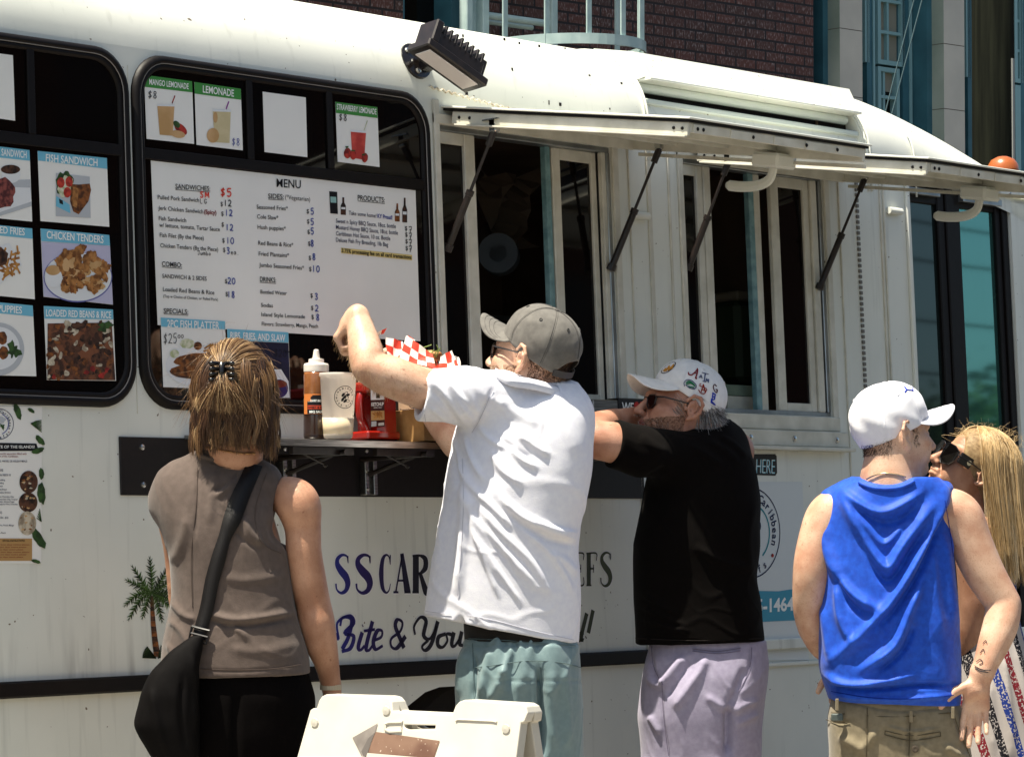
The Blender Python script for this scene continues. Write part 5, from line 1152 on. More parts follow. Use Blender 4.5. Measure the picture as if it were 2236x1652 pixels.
def head_prims(sc=1.0, male=True, ears=True, face=True):
    H = [ell((0, -.012, .040), (.075, .097, .082), k=.02), ell((0, .030, -.022), (.062, .064, .085), k=.03), ell((0, .040, -.072), (.050, .052, .046), k=.03)]
    for s_ in (-1, 1): H += [ell((s_*.050, .012, -.062), (.017, .036, .034), k=.025), ell((s_*.047, .062, -.024), (.024, .024, .018), k=.02), ell((s_*.040, .05, -.05), (.022, .035, .03), k=.025)]
    H += [ell((0, .080, -.098), (.024, .019, .019), k=.022)]
    if face:
        H += [rc((-.036, .084, .017), (0, .093, .015), .010, .010, .014), rc((.036, .084, .017), (0, .093, .015), .010, .010, .014)]
        for s_ in (-1, 1): H += [ell((s_*.031, .102, -.003), (.017, .016, .012), k=.012, sub=True), ell((s_*.031, .080, -.003), (.0135, .0125, .0115), k=.003), rc((s_*.017, .088, -.014), (s_*.044, .082, -.010), .004, .004, .006)]
        H += [rc((0, .094, .006), (0, .119, -.036), .0075, .0125, .010)]
        for s_ in (-1, 1): H += [ell((s_*.0125, .107, -.040), (.0085, .011, .0085), k=.006), ell((s_*.0065, .112, -.049), (.0038, .006, .004), k=.003, sub=True)]
        H += [ell((0, .094, -.062), (.026, .012, .016), k=.012), rc((-.021, .096, -.0635), (0, .1045, -.061), .0035, .0055, .006), rc((.021, .096, -.0635), (0, .1045, -.061), .0035, .0055, .006), rc((-.019, .095, -.0735), (0, .1015, -.075), .004, .0068, .006), rc((.019, .095, -.0735), (0, .1015, -.075), .004, .0068, .006)]
        H += [rc((-.024, .098, -.0675), (0, .110, -.0672), .0016, .0018, .003, True), rc((.024, .098, -.0675), (0, .110, -.0672), .0016, .0018, .003, True), rc((-.014, .098, -.084), (.014, .098, -.084), .004, .004, .01, True)]
        for s_ in (-1, 1): H += [rc((s_*.019, .100, -.034), (s_*.033, .088, -.066), .003, .0025, .008, True)]
    if ears:
        for s_ in (-1, 1):
            def e(y, z, o=0.0): return (s_ * (.075 + o - .48*(y+.005)), y, z)
            H += [ell(e(-.012, -.006, .002), (.009, .017, .027), k=.008)]
            P = [e(.010, -.002, .002), e(.008, .016, .010), e(-.006, .030, .014), e(-.022, .026, .017), e(-.030, .008, .018), e(-.026, -.014, .015), e(-.014, -.030, .010), e(-.003, -.036, .006)]
            H += chain(P, [.0035, .004, .0045, .0048, .0046, .0045, .006, .0065], .003)
            H += chain([e(-.012, .018, .010), e(-.019, .004, .013), e(-.016, -.012, .011)], [.003, .0035, .003], .004)
            H += [ell(e(-.006, -.005, .013), (.008, .0075, .011), k=.004, sub=True), ell(e(.008, -.008, .006), (.004, .004, .007), k=.004)]
    out = []
    for p in H:
        f0 = p.f; out.append(Prim((lambda f0: lambda P: f0(P / sc) * sc)(f0), p.k * sc, p.sub))
    return out
def strands(fig, name, paths, rad, mat_, parent=None, tone=None, sides=3):
    n = len(paths); m = paths.shape[1]           # paths n x m x 3 in the figure's frame
    T = np.gradient(paths, axis=1); T /= np.linalg.norm(T, axis=2)[..., None] + 1e-9
    ref = RNG.normal(size=(n, 1, 3)); A_ = np.cross(T, ref); A_ /= np.linalg.norm(A_, axis=2)[..., None] + 1e-9; B_ = np.cross(T, A_)
    rad = np.broadcast_to(np.asarray(rad, float).reshape(-1, 1) if np.ndim(rad) == 1 else rad, (n, 1)); tp = np.linspace(1, .35, m)[None, :]
    V = []
    for i in range(sides):
        a = 6.2832*i/sides; V.append(paths + (A_*math.cos(a) + B_*math.sin(a)) * (rad*tp)[..., None])
    V = np.stack(V, 2); idx = np.arange(n*m*sides).reshape(n, m, sides); Q = []
    for i in range(sides):
        j = (i+1) % sides; Q.append(np.stack([idx[:, :-1, i], idx[:, :-1, j], idx[:, 1:, j], idx[:, 1:, i]], -1).reshape(-1, 4))
    o = fig.put(name, V.reshape(-1, 3), np.concatenate(Q).astype(np.int32), mat_, parent)
    t = np.repeat(np.asarray(tone if tone is not None else RNG.random(n), np.float32), m*sides)
    at_ = o.data.attributes.new('tone', 'FLOAT', 'POINT')
    if len(at_.data) == len(t): at_.data.foreach_set('value', t)
    return o
def combed(n, c, R, rad, z_end, root, locks=120, per=None, k0=1.04, kj=.06, steps=20, curl=.004, drift=(0, 0, 0), spread=.006, tipin=.0):
    """locks of hair that slide down an ellipsoid (centre c, axes R, radii rad) and then hang; root() gives a direction, z_end() a tip height"""
    per = n // locks; P_, T_ = [], []
    for l in range(locks):
        d0 = root(); ze = z_end(); tone = np.clip(.5 + .24*RNG.normal(), .05, .95); ph = RNG.uniform(0, 6.28); kk = k0 + kj*RNG.random(); fr_ = 2 + 3*RNG.random(); tw = RNG.normal(size=3)*.004
        d = nrm(d0)[None] + RNG.normal(size=(per, 3))*spread*9; d /= np.linalg.norm(d, axis=1)[:, None]; kx = kk + .02*RNG.random(per)
        p = c + (d * rad * kx[:, None]) @ R; L = [p]; z0 = p[:, 2].copy(); st = (z0 - ze + .02) / (steps - 1)
        for i in range(1, steps):
            q_ = ((p - c) @ R.T) / rad; nn = (q_ / rad); nn = nn @ R; nn /= np.linalg.norm(nn, axis=1)[:, None]
            onb = nn[:, 2] > .02; g_ = np.array((0, 0, -1.0)) - nn * (-nn[:, 2])[:, None]; g_ /= np.linalg.norm(g_, axis=1)[:, None] + 1e-6
            step = np.where(onb[:, None], g_, np.array((0, 0, -1.0)) + np.array(drift) + tipin * (c - p) * np.array((1, 1, 0)) * (i/steps)**2); p = p + step * st[:, None] * np.where(onb, 1.15, 1.0)[:, None]
            q_ = ((p - c) @ R.T) / rad; ql = np.linalg.norm(q_, axis=1); fix = (ql < kx) & (p[:, 2] > c[2] - .04); p = np.where(fix[:, None], c + (q_ * (kx / ql)[:, None] * rad) @ R, p); L.append(p)
        A_ = np.stack(L, 1); t = np.linspace(0, 1, steps)[None, :, None]; mid = A_.mean(0, keepdims=True); A_ = A_*(1 - .38*t**1.5) + mid*(.38*t**1.5)
        A_ = A_ + curl*np.sin(t*fr_*2 + ph)*np.array((1, .6, 0)) + tw*t + RNG.normal(size=(per, 1, 3))*.0016*t + RNG.normal(size=(per, 1, 3))*np.array((0, 0, .006))*t
        P_.append(A_); T_.append(np.clip(tone + .10*RNG.normal(size=per), 0, 1))
    return np.concatenate(P_), np.concatenate(T_)
def hair_mat(name, stops, rough=.45, spec=.45):
    def ex(nt, N, L, b, mp, out):
        a = N.new('ShaderNodeAttribute'); a.attribute_name = 'tone'; cr = N.new('ShaderNodeValToRGB')
        while len(cr.color_ramp.elements) < len(stops): cr.color_ramp.elements.new(.5)
        for e, (q, c) in zip(cr.color_ramp.elements, stops): e.position = q; e.color = (*lin(c), 1)
        L.new(a.outputs['Fac'], cr.inputs[0]); L.new(cr.outputs[0], b.inputs['Base Color'])
    return mat(name, stops[0][1], rough, spec, extra=ex)
def fuzz(fig, name, V, Nn, mask, count, length, rad, mat_, down=(0, 0, -1), lay=.6, jit=.35, parent=None):
    I = np.where(mask)[0]
    if not len(I): return None
    I = RNG.choice(I, count); d = Nn[I] * (1 - lay) + np.asarray(down) * lay + RNG.normal(size=(count, 3)) * jit; d /= np.linalg.norm(d, axis=1)[:, None]
    p0 = V[I] + RNG.normal(size=(count, 3)) * .0012 - Nn[I] * .001; L_ = length * (0.6 + .8 * RNG.random(count))
    t = np.linspace(0, 1, 4)[None, :, None]; paths = p0[:, None, :] + d[:, None, :] * L_[:, None, None] * t + np.asarray(down)[None, None, :] * (L_[:, None, None] * t * t * .3)
    return strands(fig, name, paths, rad, mat_, parent)
# ---- a baseball cap in head space: crown by panels, curved brim, button, eyelets, optional back strap opening
def cap(fig, R, c, mat_, sc=1.0, edge=(.020, -.012), brim=.075, droop=.030, strap=False, seam=None, wr=.0012, tilt=0.0):
    def tow(P): return np.asarray(P) @ R * sc + c
    rx, ry, rz, cz, cy_ = .0835, .1045, .093, .030, -.010
    nphi, nel = 96, 26; V = np.zeros((nphi, nel, 3)); ph = np.arange(nphi) * 2*math.pi/nphi   # 0 = right, 90 = front
    for i, a in enumerate(ph):
        fr_ = math.sin(a); z0 = edge[0]*(fr_+1)/2 + edge[1]*(1-fr_)/2
        if strap:
            da = abs(((a - 1.5*math.pi + math.pi) % (2*math.pi)) - math.pi)
            if da < .62: z0 += .048 * max(0.0, math.cos(da/.62*math.pi/2)) ** .6
        s0 = math.asin(np.clip((z0 - cz + .0) / rz, -.98, .95))
        for j in range(nel):
            e = s0 + (math.pi/2 - s0) * j / (nel-1)
            ce = max(0.0, math.cos(e)) ** .82; bulge = 1 + .02*max(0, fr_)*math.sin(2*max(e, 0))
            seamd = abs(math.sin(3*(a - math.pi/2))) ; g = -.0010*math.exp(-(seamd/.10)**2)
            w = wr * math.sin(a*7 + 2*math.sin(e*5)) * math.cos(e)**2
            V[i, j] = ((rx*bulge + g + w)*math.cos(a)*ce, cy_ + (ry*bulge + g + w)*math.sin(a)*ce, cz + rz*math.sin(e) * (1 + .03*max(0, fr_)))
    inner = V * .985; inner[..., 2] -= .0005
    idx = np.arange(nphi*nel).reshape(nphi, nel); nx = np.roll(idx, -1, 0)
    Q = [np.stack([idx[:, :-1], nx[:, :-1], nx[:, 1:], idx[:, 1:]], -1).reshape(-1, 4)]
    Q.append(np.stack([idx[:, 1:], nx[:, 1:], nx[:, :-1], idx[:, :-1]], -1).reshape(-1, 4) + nphi*nel)
    Q.append(np.stack([idx[:, 0], idx[:, 0] + nphi*nel, nx[:, 0] + nphi*nel, nx[:, 0]], -1))
    o = fig.put('cap', tow(np.concatenate([V.reshape(-1, 3), inner.reshape(-1, 3)])), np.concatenate(Q).astype(np.int32), mat_)
    nb_, nd_ = 33, 12; B_ = np.zeros((nb_, nd_, 3))
    for i in range(nb_):
        a = math.radians(30 + 120*i/(nb_-1)); x0, y0 = rx*1.0*math.cos(a), cy_ + ry*1.0*math.sin(a)
        u = (i/(nb_-1) - .5) * 2
        for j in range(nd_):
            t = j/(nd_-1); L_ = brim * (1 - abs(u)**2.3*.985)
            x, y = x0 + (x0*.10) * t, y0 + L_*t
            z = edge[0]*(math.sin(a)+1)/2 + edge[1]*(1-math.sin(a))/2 + .004 - (droop*(x/.085)**2 * t**.7 + tilt*t) * min(1.0, L_/brim*1.3)
            B_[i, j] = (x, y, z)
    bi = np.arange(nb_*nd_).reshape(nb_, nd_); k = nb_*nd_; B2 = B_.copy(); B2[..., 2] -= .0035
    Q = [np.stack([bi[:-1, :-1], bi[:-1, 1:], bi[1:, 1:], bi[1:, :-1]], -1).reshape(-1, 4), np.stack([bi[1:, :-1], bi[1:, 1:], bi[:-1, 1:], bi[:-1, :-1]], -1).reshape(-1, 4) + k,
         np.stack([bi[:-1, -1], bi[:-1, -1] + k, bi[1:, -1] + k, bi[1:, -1]], -1), np.stack([bi[0, :-1], bi[0, :-1] + k, bi[0, 1:] + k, bi[0, 1:]], -1), np.stack([bi[-1, 1:], bi[-1, 1:] + k, bi[-1, :-1] + k, bi[-1, :-1]], -1)]
    fig.put('brim', tow(np.concatenate([B_.reshape(-1, 3), B2.reshape(-1, 3)])), np.concatenate(Q).astype(np.int32), mat_, o)
    sm = MB(fig.fr)
    for kk in range(6):
        i = int(round((math.pi/2 + kk*math.pi/3) / (2*math.pi) * nphi)) % nphi
        for off in (-.0022, .0022):
            P = V[i, 1:-1] * 1.004; nrm2 = np.array((-math.sin(ph[i]), math.cos(ph[i]), 0)); sm.tube(tow(P + nrm2*off), .0006*sc, 5)
    for t_ in (.82, .66, .5):
        jj = int(t_*(nd_-1)); sm.tube(tow(B_[3:-3, jj] + (0, 0, .0004)), .0006*sc, 4)
    sm.build('stitching', seam or mat_, o)
    bt = MB(fig.fr); bt.lathe(tow((0, cy_, cz + rz))[None][0] if False else tow(np.array((0, cy_, cz + rz - .002))), [(.009*sc, 0), (.008*sc, .004*sc), (0, .006*sc)], 14, R); bt.build('button', seam or mat_, o)
    ey = MB(fig.fr)
    for kk in range(6):
        i = int(round((math.pi/2 + math.pi/6 + kk*math.pi/3) / (2*math.pi) * nphi)) % nphi; j = 15; p = V[i, j]; n_ = nrm(p - (0, cy_, cz)); t1 = nrm(np.cross(n_, (0, 0, 1))); t2 = np.cross(n_, t1)
        ring = [p + n_*.0008 + (t1*math.cos(q) + t2*math.sin(q))*.0036 for q in np.linspace(0, 2*math.pi, 13)]; ey.tube(tow(np.array(ring)), .0012*sc, 5)
    ey.build('eyelet', seam or mat_, o)
    if strap:
        st = MB(fig.fr); P = []
        for a in np.linspace(1.5*math.pi - .66, 1.5*math.pi + .66, 16): P.append((rx*.99*math.cos(a)*.97, cy_ + ry*.99*math.sin(a)*.97, edge[1] + .006))
        P = np.array(P); Pw = tow(P); up_ = R[2]; q = len(P); Vv = np.concatenate([Pw - up_*.009, Pw + up_*.009]); out_ = np.concatenate([Vv, Vv + np.tile((Pw - tow(np.array((0, cy_, edge[1]))))*.03, (2, 1))])
        st.add(out_, [(i, i+1, q+i+1, q+i) for i in range(q-1)] + [(2*q+i+1, 2*q+i, 3*q+i, 3*q+i+1) for i in range(q-1)] + [(i+1, i, 2*q+i, 2*q+i+1) for i in range(q-1)] + [(q+i, q+i+1, 3*q+i+1, 3*q+i) for i in range(q-1)])
        st.build('strap', mat('strap_grey', '3a383a', .5, .4), o)
    return o, V, tow
def hand_prims(fig, wrist, R, sc=1.0, curl=(20, 25, 20), spread=6, thumb=(35, 25), k=.005, left=False):
    """R rows: across (towards the thumb side), along the fingers, out of the palm"""
    w = np.array(wrist, float)
    def tw(p): return np.array(p) @ R * sc + w
    H = [rc(tw((0, -.01, 0)), tw((0, .03, 0)), .024*sc, .027*sc, .015)]
    for i, x in enumerate((.027, .009, -.009, -.026)):
        H.append(rc(tw((x*.55, .015, 0)), tw((x, .085 - .006*abs(i-1.3), 0)), .014*sc, .0115*sc, .012))
    H.append(ell(tw((.024, .040, .010)), (.017*sc, .024*sc, .014*sc), R, .012))
    ln = ((.042, .026, .021), (.046, .030, .022), (.042, .028, .021), (.034, .020, .019))
    for i, x in enumerate((.027, .009, -.009, -.026)):
        p = np.array((x, .085 - .006*abs(i-1.3), 0.)); a = 0; sp = math.radians(spread * (1.5-i) / 1.5); r0 = (.0098, .0103, .0098, .0085)[i]
        for j in range(3):
            cj = curl[j] if not isinstance(curl[0], (list, tuple)) else curl[i][j]
            a += math.radians(cj); d = np.array((math.sin(sp)*math.cos(a), math.cos(sp)*math.cos(a), math.sin(a))); q = p + d*ln[i][j]
            H.append(rc(tw(p), tw(q), (r0 - .0008*j)*sc, (r0 - .0008*(j+1))*sc, .003)); p = q
    p = np.array((.026, .022, .008)); a = math.radians(thumb[0]); b = math.radians(thumb[1])
    for j, L_ in enumerate((.040, .032, .026)):
        d = np.array((math.sin(a)*math.cos(b), math.cos(a)*math.cos(b), math.sin(b))); q = p + d*L_; H.append(rc(tw(p), tw(q), (.0135 - .0015*j)*sc, (.0118 - .0012*j)*sc, .006)); p = q; a *= .75; b *= 1.1
    return H
def cloth(name, col, col2=None, rough=.85, sheen=.15, spec=.2, weave=900, bump=.25):
    def ex(nt, N, L, b, mp, out):
        n = N.new('ShaderNodeTexNoise'); n.inputs['Scale'].default_value = weave * .35; n.inputs['Detail'].default_value = 2; L.new(mp.outputs[0], n.inputs['Vector'])
        n2 = N.new('ShaderNodeTexNoise'); n2.inputs['Scale'].default_value = 26; n2.inputs['Detail'].default_value = 3; L.new(mp.outputs[0], n2.inputs['Vector'])
        a = N.new('ShaderNodeMath'); a.operation = 'MULTIPLY_ADD'; a.inputs[1].default_value = .35; L.new(n.outputs[0], a.inputs[0]); L.new(n2.outputs[0], a.inputs[2])
        bp = N.new('ShaderNodeBump'); bp.inputs['Strength'].default_value = bump; bp.inputs['Distance'].default_value = .004; L.new(a.outputs[0], bp.inputs['Height']); L.new(bp.outputs[0], b.inputs['Normal'])
    return mat(name, col, rough, spec, col2=col2 or col, scale=60, sheen=sheen, extra=ex)
def skin(name, a, b, mole='6b3a24'):
    def ex(nt, N, L, bs, mp, out):
        n = N.new('ShaderNodeTexNoise'); n.inputs['Scale'].default_value = 55; n.inputs['Detail'].default_value = 2; L.new(mp.outputs[0], n.inputs['Vector'])
        r = N.new('ShaderNodeValToRGB'); r.color_ramp.elements[0].position = .70; r.color_ramp.elements[1].position = .76; L.new(n.outputs[0], r.inputs[0])
        mx = N.new('ShaderNodeMix'); mx.data_type = 'RGBA'; mx.inputs[7].default_value = (*lin(mole), 1)
        mm = N.new('ShaderNodeMath'); mm.operation = 'MULTIPLY'; mm.inputs[1].default_value = .55; L.new(r.outputs[0], mm.inputs[0]); L.new(mm.outputs[0], mx.inputs[0]); L.new(out, mx.inputs[6]); n5 = N.new('ShaderNodeTexNoise'); n5.inputs['Scale'].default_value = 230; n5.inputs['Detail'].default_value = 2; L.new(mp.outputs[0], n5.inputs['Vector']); n6 = N.new('ShaderNodeTexNoise'); n6.inputs['Scale'].default_value = 9; L.new(mp.outputs[0], n6.inputs['Vector'])
        r5 = N.new('ShaderNodeValToRGB'); r5.color_ramp.elements[0].position = .54; r5.color_ramp.elements[1].position = .84; L.new(n5.outputs[0], r5.inputs[0]); m5_ = N.new('ShaderNodeMath'); m5_.operation = 'MULTIPLY'; L.new(r5.outputs[0], m5_.inputs[0]); L.new(n6.outputs[0], m5_.inputs[1])
        mx5 = N.new('ShaderNodeMix'); mx5.data_type = 'RGBA'; mx5.inputs[7].default_value = (*lin('9c6248'), 1); L.new(m5_.outputs[0], mx5.inputs[0]); L.new(mx.outputs[2], mx5.inputs[6]); L.new(mx5.outputs[2], bs.inputs['Base Color'])
        n2 = N.new('ShaderNodeTexNoise'); n2.inputs['Scale'].default_value = 320; n2.inputs['Detail'].default_value = 3; L.new(mp.outputs[0], n2.inputs['Vector'])
        bp = N.new('ShaderNodeBump'); bp.inputs['Strength'].default_value = .45; bp.inputs['Distance'].default_value = .0018; L.new(n2.outputs[0], bp.inputs['Height']); L.new(bp.outputs[0], bs.inputs['Normal'])
    return mat(name, a, .46, .4, col2=b, scale=15, detail=7, lo=.34, hi=.66, sss=.06, extra=ex)
def legs(fig, cu, w, hip_z, dx, r0, r1, z1=.06, k=.03):    # plain legs down to the ground
    P = []
    for s_ in (-1, 1): P += chain([(cu + s_*dx*.8, w, hip_z), (cu + s_*dx, w + .01, hip_z*.52), (cu + s_*dx*1.05, w - .01, .09)], [r0, r1, r1*.6], k)
    return P
def shoes(fig, cu, w, dx, phi, mat_):
    a = math.radians(phi); d = np.array((math.cos(a), math.sin(a), 0))
    for s_ in (-1, 1):
        c = np.array((cu + s_*dx*1.05, w, .0)); pr = [rc(c + (0, 0, .055) - d*.05, c + d*.14 + (0, 0, .04), .045, .04, .03), rc(c + (0, 0, .09), c + (0, 0, .06), .045, .05, .03), cut((0, 0, .0), (0, 0, -1))]
        fig.mesh('shoe', pr, c - (.25, .25, .01), c + (.25, .25, .17), .012, mat_)
SKIN1 = skin('fair_skin', 'd6b298', 'b98a70'); SKIN2 = skin('tanned_skin', 'bd8f78', '99674f'); SKIN3 = skin('freckled_skin', 'bd8f73', '9a6c52')
STUB = mat('stubble_skin', 'a98a72', .6, .3, col2='6f4e3a', scale=160, detail=3, lo=.4, hi=.6, bump=.5, bscale=400)
DENT = mat('shoe_black', '1a1716', .5, .4)
GLS = mat('sunglass_lens', '120b0b', .06, .7); FRM = mat('glasses_frame', '120e0e', .3, .5)
# ------------------------------------------------------------------ man in the white polo
m1 = Figure(1130, 8.45, 0.0, 'person in a white polo, grey cap and grey shorts reaching an arm over the counter')
q, r = m1.q, m1.r
WHT = cloth('white_cotton', 'e6e6ec', 'dfdfe8', .9, .1)
HR = orient(153, 12); HC = q(1164, 780, .02); HS = 1.03
# head and neck
hp = [inside(p, HR, HC) for p in head_prims(HS)]
hp += [rc(q(1178, 775, .03), q(1192, 862, .03), r(50), r(58), .03)]
Vh, Qh = polygonize(hp, HC - (.17, .17, .20), HC + (.17, .17, .15), .0028); Vh = relax(Vh, Qh)
Nh = vnorm(Vh, Qh); Lh = (Vh - HC) @ HR.T / HS
# arms and trunk under the shirt
ap = m1.limb([(1055, 868, -.07, 50), (985, 862, -.10, 48), (915, 845, -.13, 43), (850, 821, -.15, 42), (803, 803, -.16, 33)])
ap += m1.limb([(803, 803, -.16, 32), (800, 775, -.14, 35), (793, 740, -.11, 31), (783, 700, -.08, 24), (780, 692, -.075, 22)], .02)
ap += m1.limb([(1240, 905, .10, 50), (1150, 960, .20, 46), (1000, 965, .22, 38)]) + m1.limb([(1000, 965, .22, 38), (950, 900, .26, 32), (925, 830, .28, 24)])
hR = np.array([nrm((.25, .75, .25)), nrm((-.62, .25, -.74)), (0, 0, 0)]); hR[0] = nrm(hR[0] - hR[1]*(hR[0] @ hR[1])); hR[2] = np.cross(hR[0], hR[1])
if hR[2][0] < 0: hR[2] = -hR[2]
ap += hand_prims(m1, q(776, 690, -.075), hR, .92, (62, 75, 55), 3, (20, 55))
h2 = np.array([nrm((-.2, -.9, .2)), nrm((-.5, .2, .8)), (0, 0, 0)]); h2[0] = nrm(h2[0] - h2[1]*(h2[0] @ h2[1])); h2[2] = np.cross(h2[0], h2[1])
ap += hand_prims(m1, q(922, 822, .28), h2, .92, (35, 45, 35), 5, (40, 40))
lo = np.minimum(q(715, 1010, -.25), q(715, 1010, .42)); hi = np.maximum(q(1310, 640, .42), q(1310, 640, -.25))
Va, Qa = polygonize(ap, (lo[0], -.26, lo[2]), (hi[0], .42, hi[2]), .0034); Va = relax(Va, Qa)
cp = [loft(m1.rows([(880, 1060, 1250, .09, .02), (1000, 1010, 1270, .12, .02), (1200, 985, 1250, .12, .02), (1400, 1030, 1255, .12, .02)]))] + legs(m1, q(1140, 1450)[0], .02, .78, .075, .075, .055)
Vc, Qc = polygonize(cp, (-.35, -.25, .02), (.35, .3, 1.75), .012); Vc = relax(Vc, Qc)
def join(parts):
    V, Q, b = [], [], 0
    for v, f in parts: V.append(v); Q.append(f + b); b += len(v)
    return np.concatenate(V), np.concatenate(Q)
V, Q = join([(Vh, Qh), (Va, Qa), (Vc, Qc)])
bd = m1.put('body', V, Q, [SKIN1, STUB])
fc = Lh[Qh].mean(1); beard = (fc[:, 2] < -.028 - .25*(fc[:, 1] - .03)) & (fc[:, 1] > -.006) & (fc[:, 2] > -.135) & (np.abs(fc[:, 0]) > .012) & (wob(fc, 90) > -.75) & ~((np.abs(fc[:, 0]) > .071))
mi = np.zeros(len(Q), np.int32); mi[:len(Qh)] = beard; bd.data.polygons.foreach_set('material_index', mi)
fuzz(m1, 'arm_hair', Va, vnorm(Va, Qa), (Va[:, 0] < q(905, 850)[0]) & (Va[:, 2] > q(800, 870)[2]) & (Va[:, 2] < q(800, 668)[2]) & (Va[:, 1] < .1), 2600, .011, .00022, hair_mat('arm_hair_gold', [(0, '8a6238'), (1, 'd8b98a')]), (0, 0, -1), .75, .25)
HB = hair_mat('brown_crop', [(0, '2c1c14'), (.6, '4a3123'), (1, '7a5a42')])
fuzz(m1, 'hair', Vh, Nh, (Lh[:, 1] < -.022) & (Lh[:, 2] < .06) & (Lh[:, 2] > -.085 + .2*(Lh[:, 1] + .06)) & ~((np.abs(Lh[:, 0]) > .073) & (Lh[:, 1] > -.045)), 6500, .006, .0006, HB, -HR[2]*.8 - HR[1]*.3, .55)
fuzz(m1, 'beard', Vh, Nh, (Lh[:, 2] < -.03) & (Lh[:, 1] > .0) & (Lh[:, 1] < .1) & (Lh[:, 2] > -.115), 2200, .005, .0005, hair_mat('ginger_stubble', [(0, '7a5234'), (.6, 'a98a70'), (1, 'cfc4b4')]), -HR[2], .6, parent=None)
GCAP = cloth('grey_cap_cloth', '6b6863', '5f5c58', .8, .1, bump=.12)
CR1 = orient(152, 27, 4)
cap(m1, CR1, HC + HR[2]*.012 - HR[1]*.004, GCAP, 1.06, edge=(.020, -.014), brim=.082, droop=.062, strap=True, seam=mat('grey_seam', '4c4a48', .8, .2), wr=.0018, tilt=-.004)
# sunglasses
def glasses(fig, R, c, sc, lens, temple_z=0.0, name='sunglasses', lm=None, wrap=.012):
    def tw(p): return np.asarray(p) @ R * sc + c
    m = MB(fig.fr)
    for s_ in (-1, 1):
        P = [(s_*x, .101 - wrap*(x/.06)**2, z) for x, z in lens]; n = len(P); V_ = [tw(p) for p in P] + [tw((p[0], p[1] - .004, p[2])) for p in P]
        m.add(V_, [tuple(range(n)) if s_ < 0 else tuple(range(n))[::-1], tuple(range(2*n-1, n-1, -1)) if s_ < 0 else tuple(range(n, 2*n))] + [(i, i+n, (i+1) % n + n, (i+1) % n) for i in range(n)])
    o = m.build(name, lm or GLS, fig.root)
    m = MB(fig.fr)
    for s_ in (-1, 1):
        P = [tw((s_*x, .1015 - wrap*(x/.06)**2, z)) for x, z in lens]; m.tube(P + P[:2], .0016*sc, 6)
        xo = max(x for x, z in lens); m.tube([tw((s_*xo, .099 - wrap*(xo/.06)**2, .006)), tw((s_*.074, .075, .007)), tw((s_*.0795, .03, .006)), tw((s_*.080, -.004, .004)), tw((s_*.077, -.028, -.014))], [.0028*sc, .0028*sc, .002*sc, .002*sc, .0016*sc], 6)
    m.tube([tw((-.012, .103, .004)), tw((0, .107, .006)), tw((.012, .103, .004))], .0018*sc, 6); m.build('frame', FRM, o)
    return o
LENS1 = [(.010, .008), (.020, .014), (.045, .014), (.060, .008), (.058, -.012), (.046, -.024), (.026, -.024), (.014, -.012)]
glasses(m1, HR, HC + HR[2]*.004, 1.04, LENS1)
# polo shirt
def zc(x, y): return (876.6 + .5089*x, 644 + .5089*y)
sp = [loft(m1.rows([(1440, 920, 1262, .150, .02), (1350, 925, 1268, .150, .02), (1310, 931, 1270, .150, .02), (1260, 939, 1268, .152, .02), (1200, 948, 1264, .155, .02), (1150, 957, 1267, .158, .02), (1090, 966, 1284, .158, .02), (1020, 978, 1295, .155, .02), (960, 988, 1297, .145, .02), (905, 1005, 1290, .125, .02), (868, 1035, 1272, .095, .02), (842, 1085, 1250, .055, .02)]), n=2.3)]
sp += [rc(q(1085, 865, -.05), q(1010, 863, -.09), r(57), r(60), .05), rc(q(1010, 863, -.09), q(921, 863, -.125), r(60), r(57), .02), rc(q(1100, 868, 0), q(1232, 898, .05), r(46), r(58), .05), rc(q(1165, 868, .02), q(1200, 872, .03), r(36), r(44), .05)]
sp += [cut(q(918, 862, -.125), q(880, 856, -.14) - q(921, 863, -.125), .006), cut(q(1090, 1373, 0), np.array((-(q(1258, 1409)[2] - q(925, 1347)[2]), 0, q(1258, 1409)[0] - q(925, 1347)[0])) * -1, .004)]
sp += [rc(q(998, 1312, -.16), q(1002, 1330, -.12), r(2), r(3), .004, True), rc(q(1000, 1330, -.13), q(1005, 1385, -.10), r(4), r(17), .004, True)]
sp += [rc(q(1184, 840, .03), q(1172, 780, .02), r(54), r(47), .006, True), rc(q(855, 840, -.14), q(935, 858, -.12), r(47), r(48), .004, True)]
FO = []
def fl(pts, w, a, f=zc): FO.append(([f(*p) for p in pts], w, a))
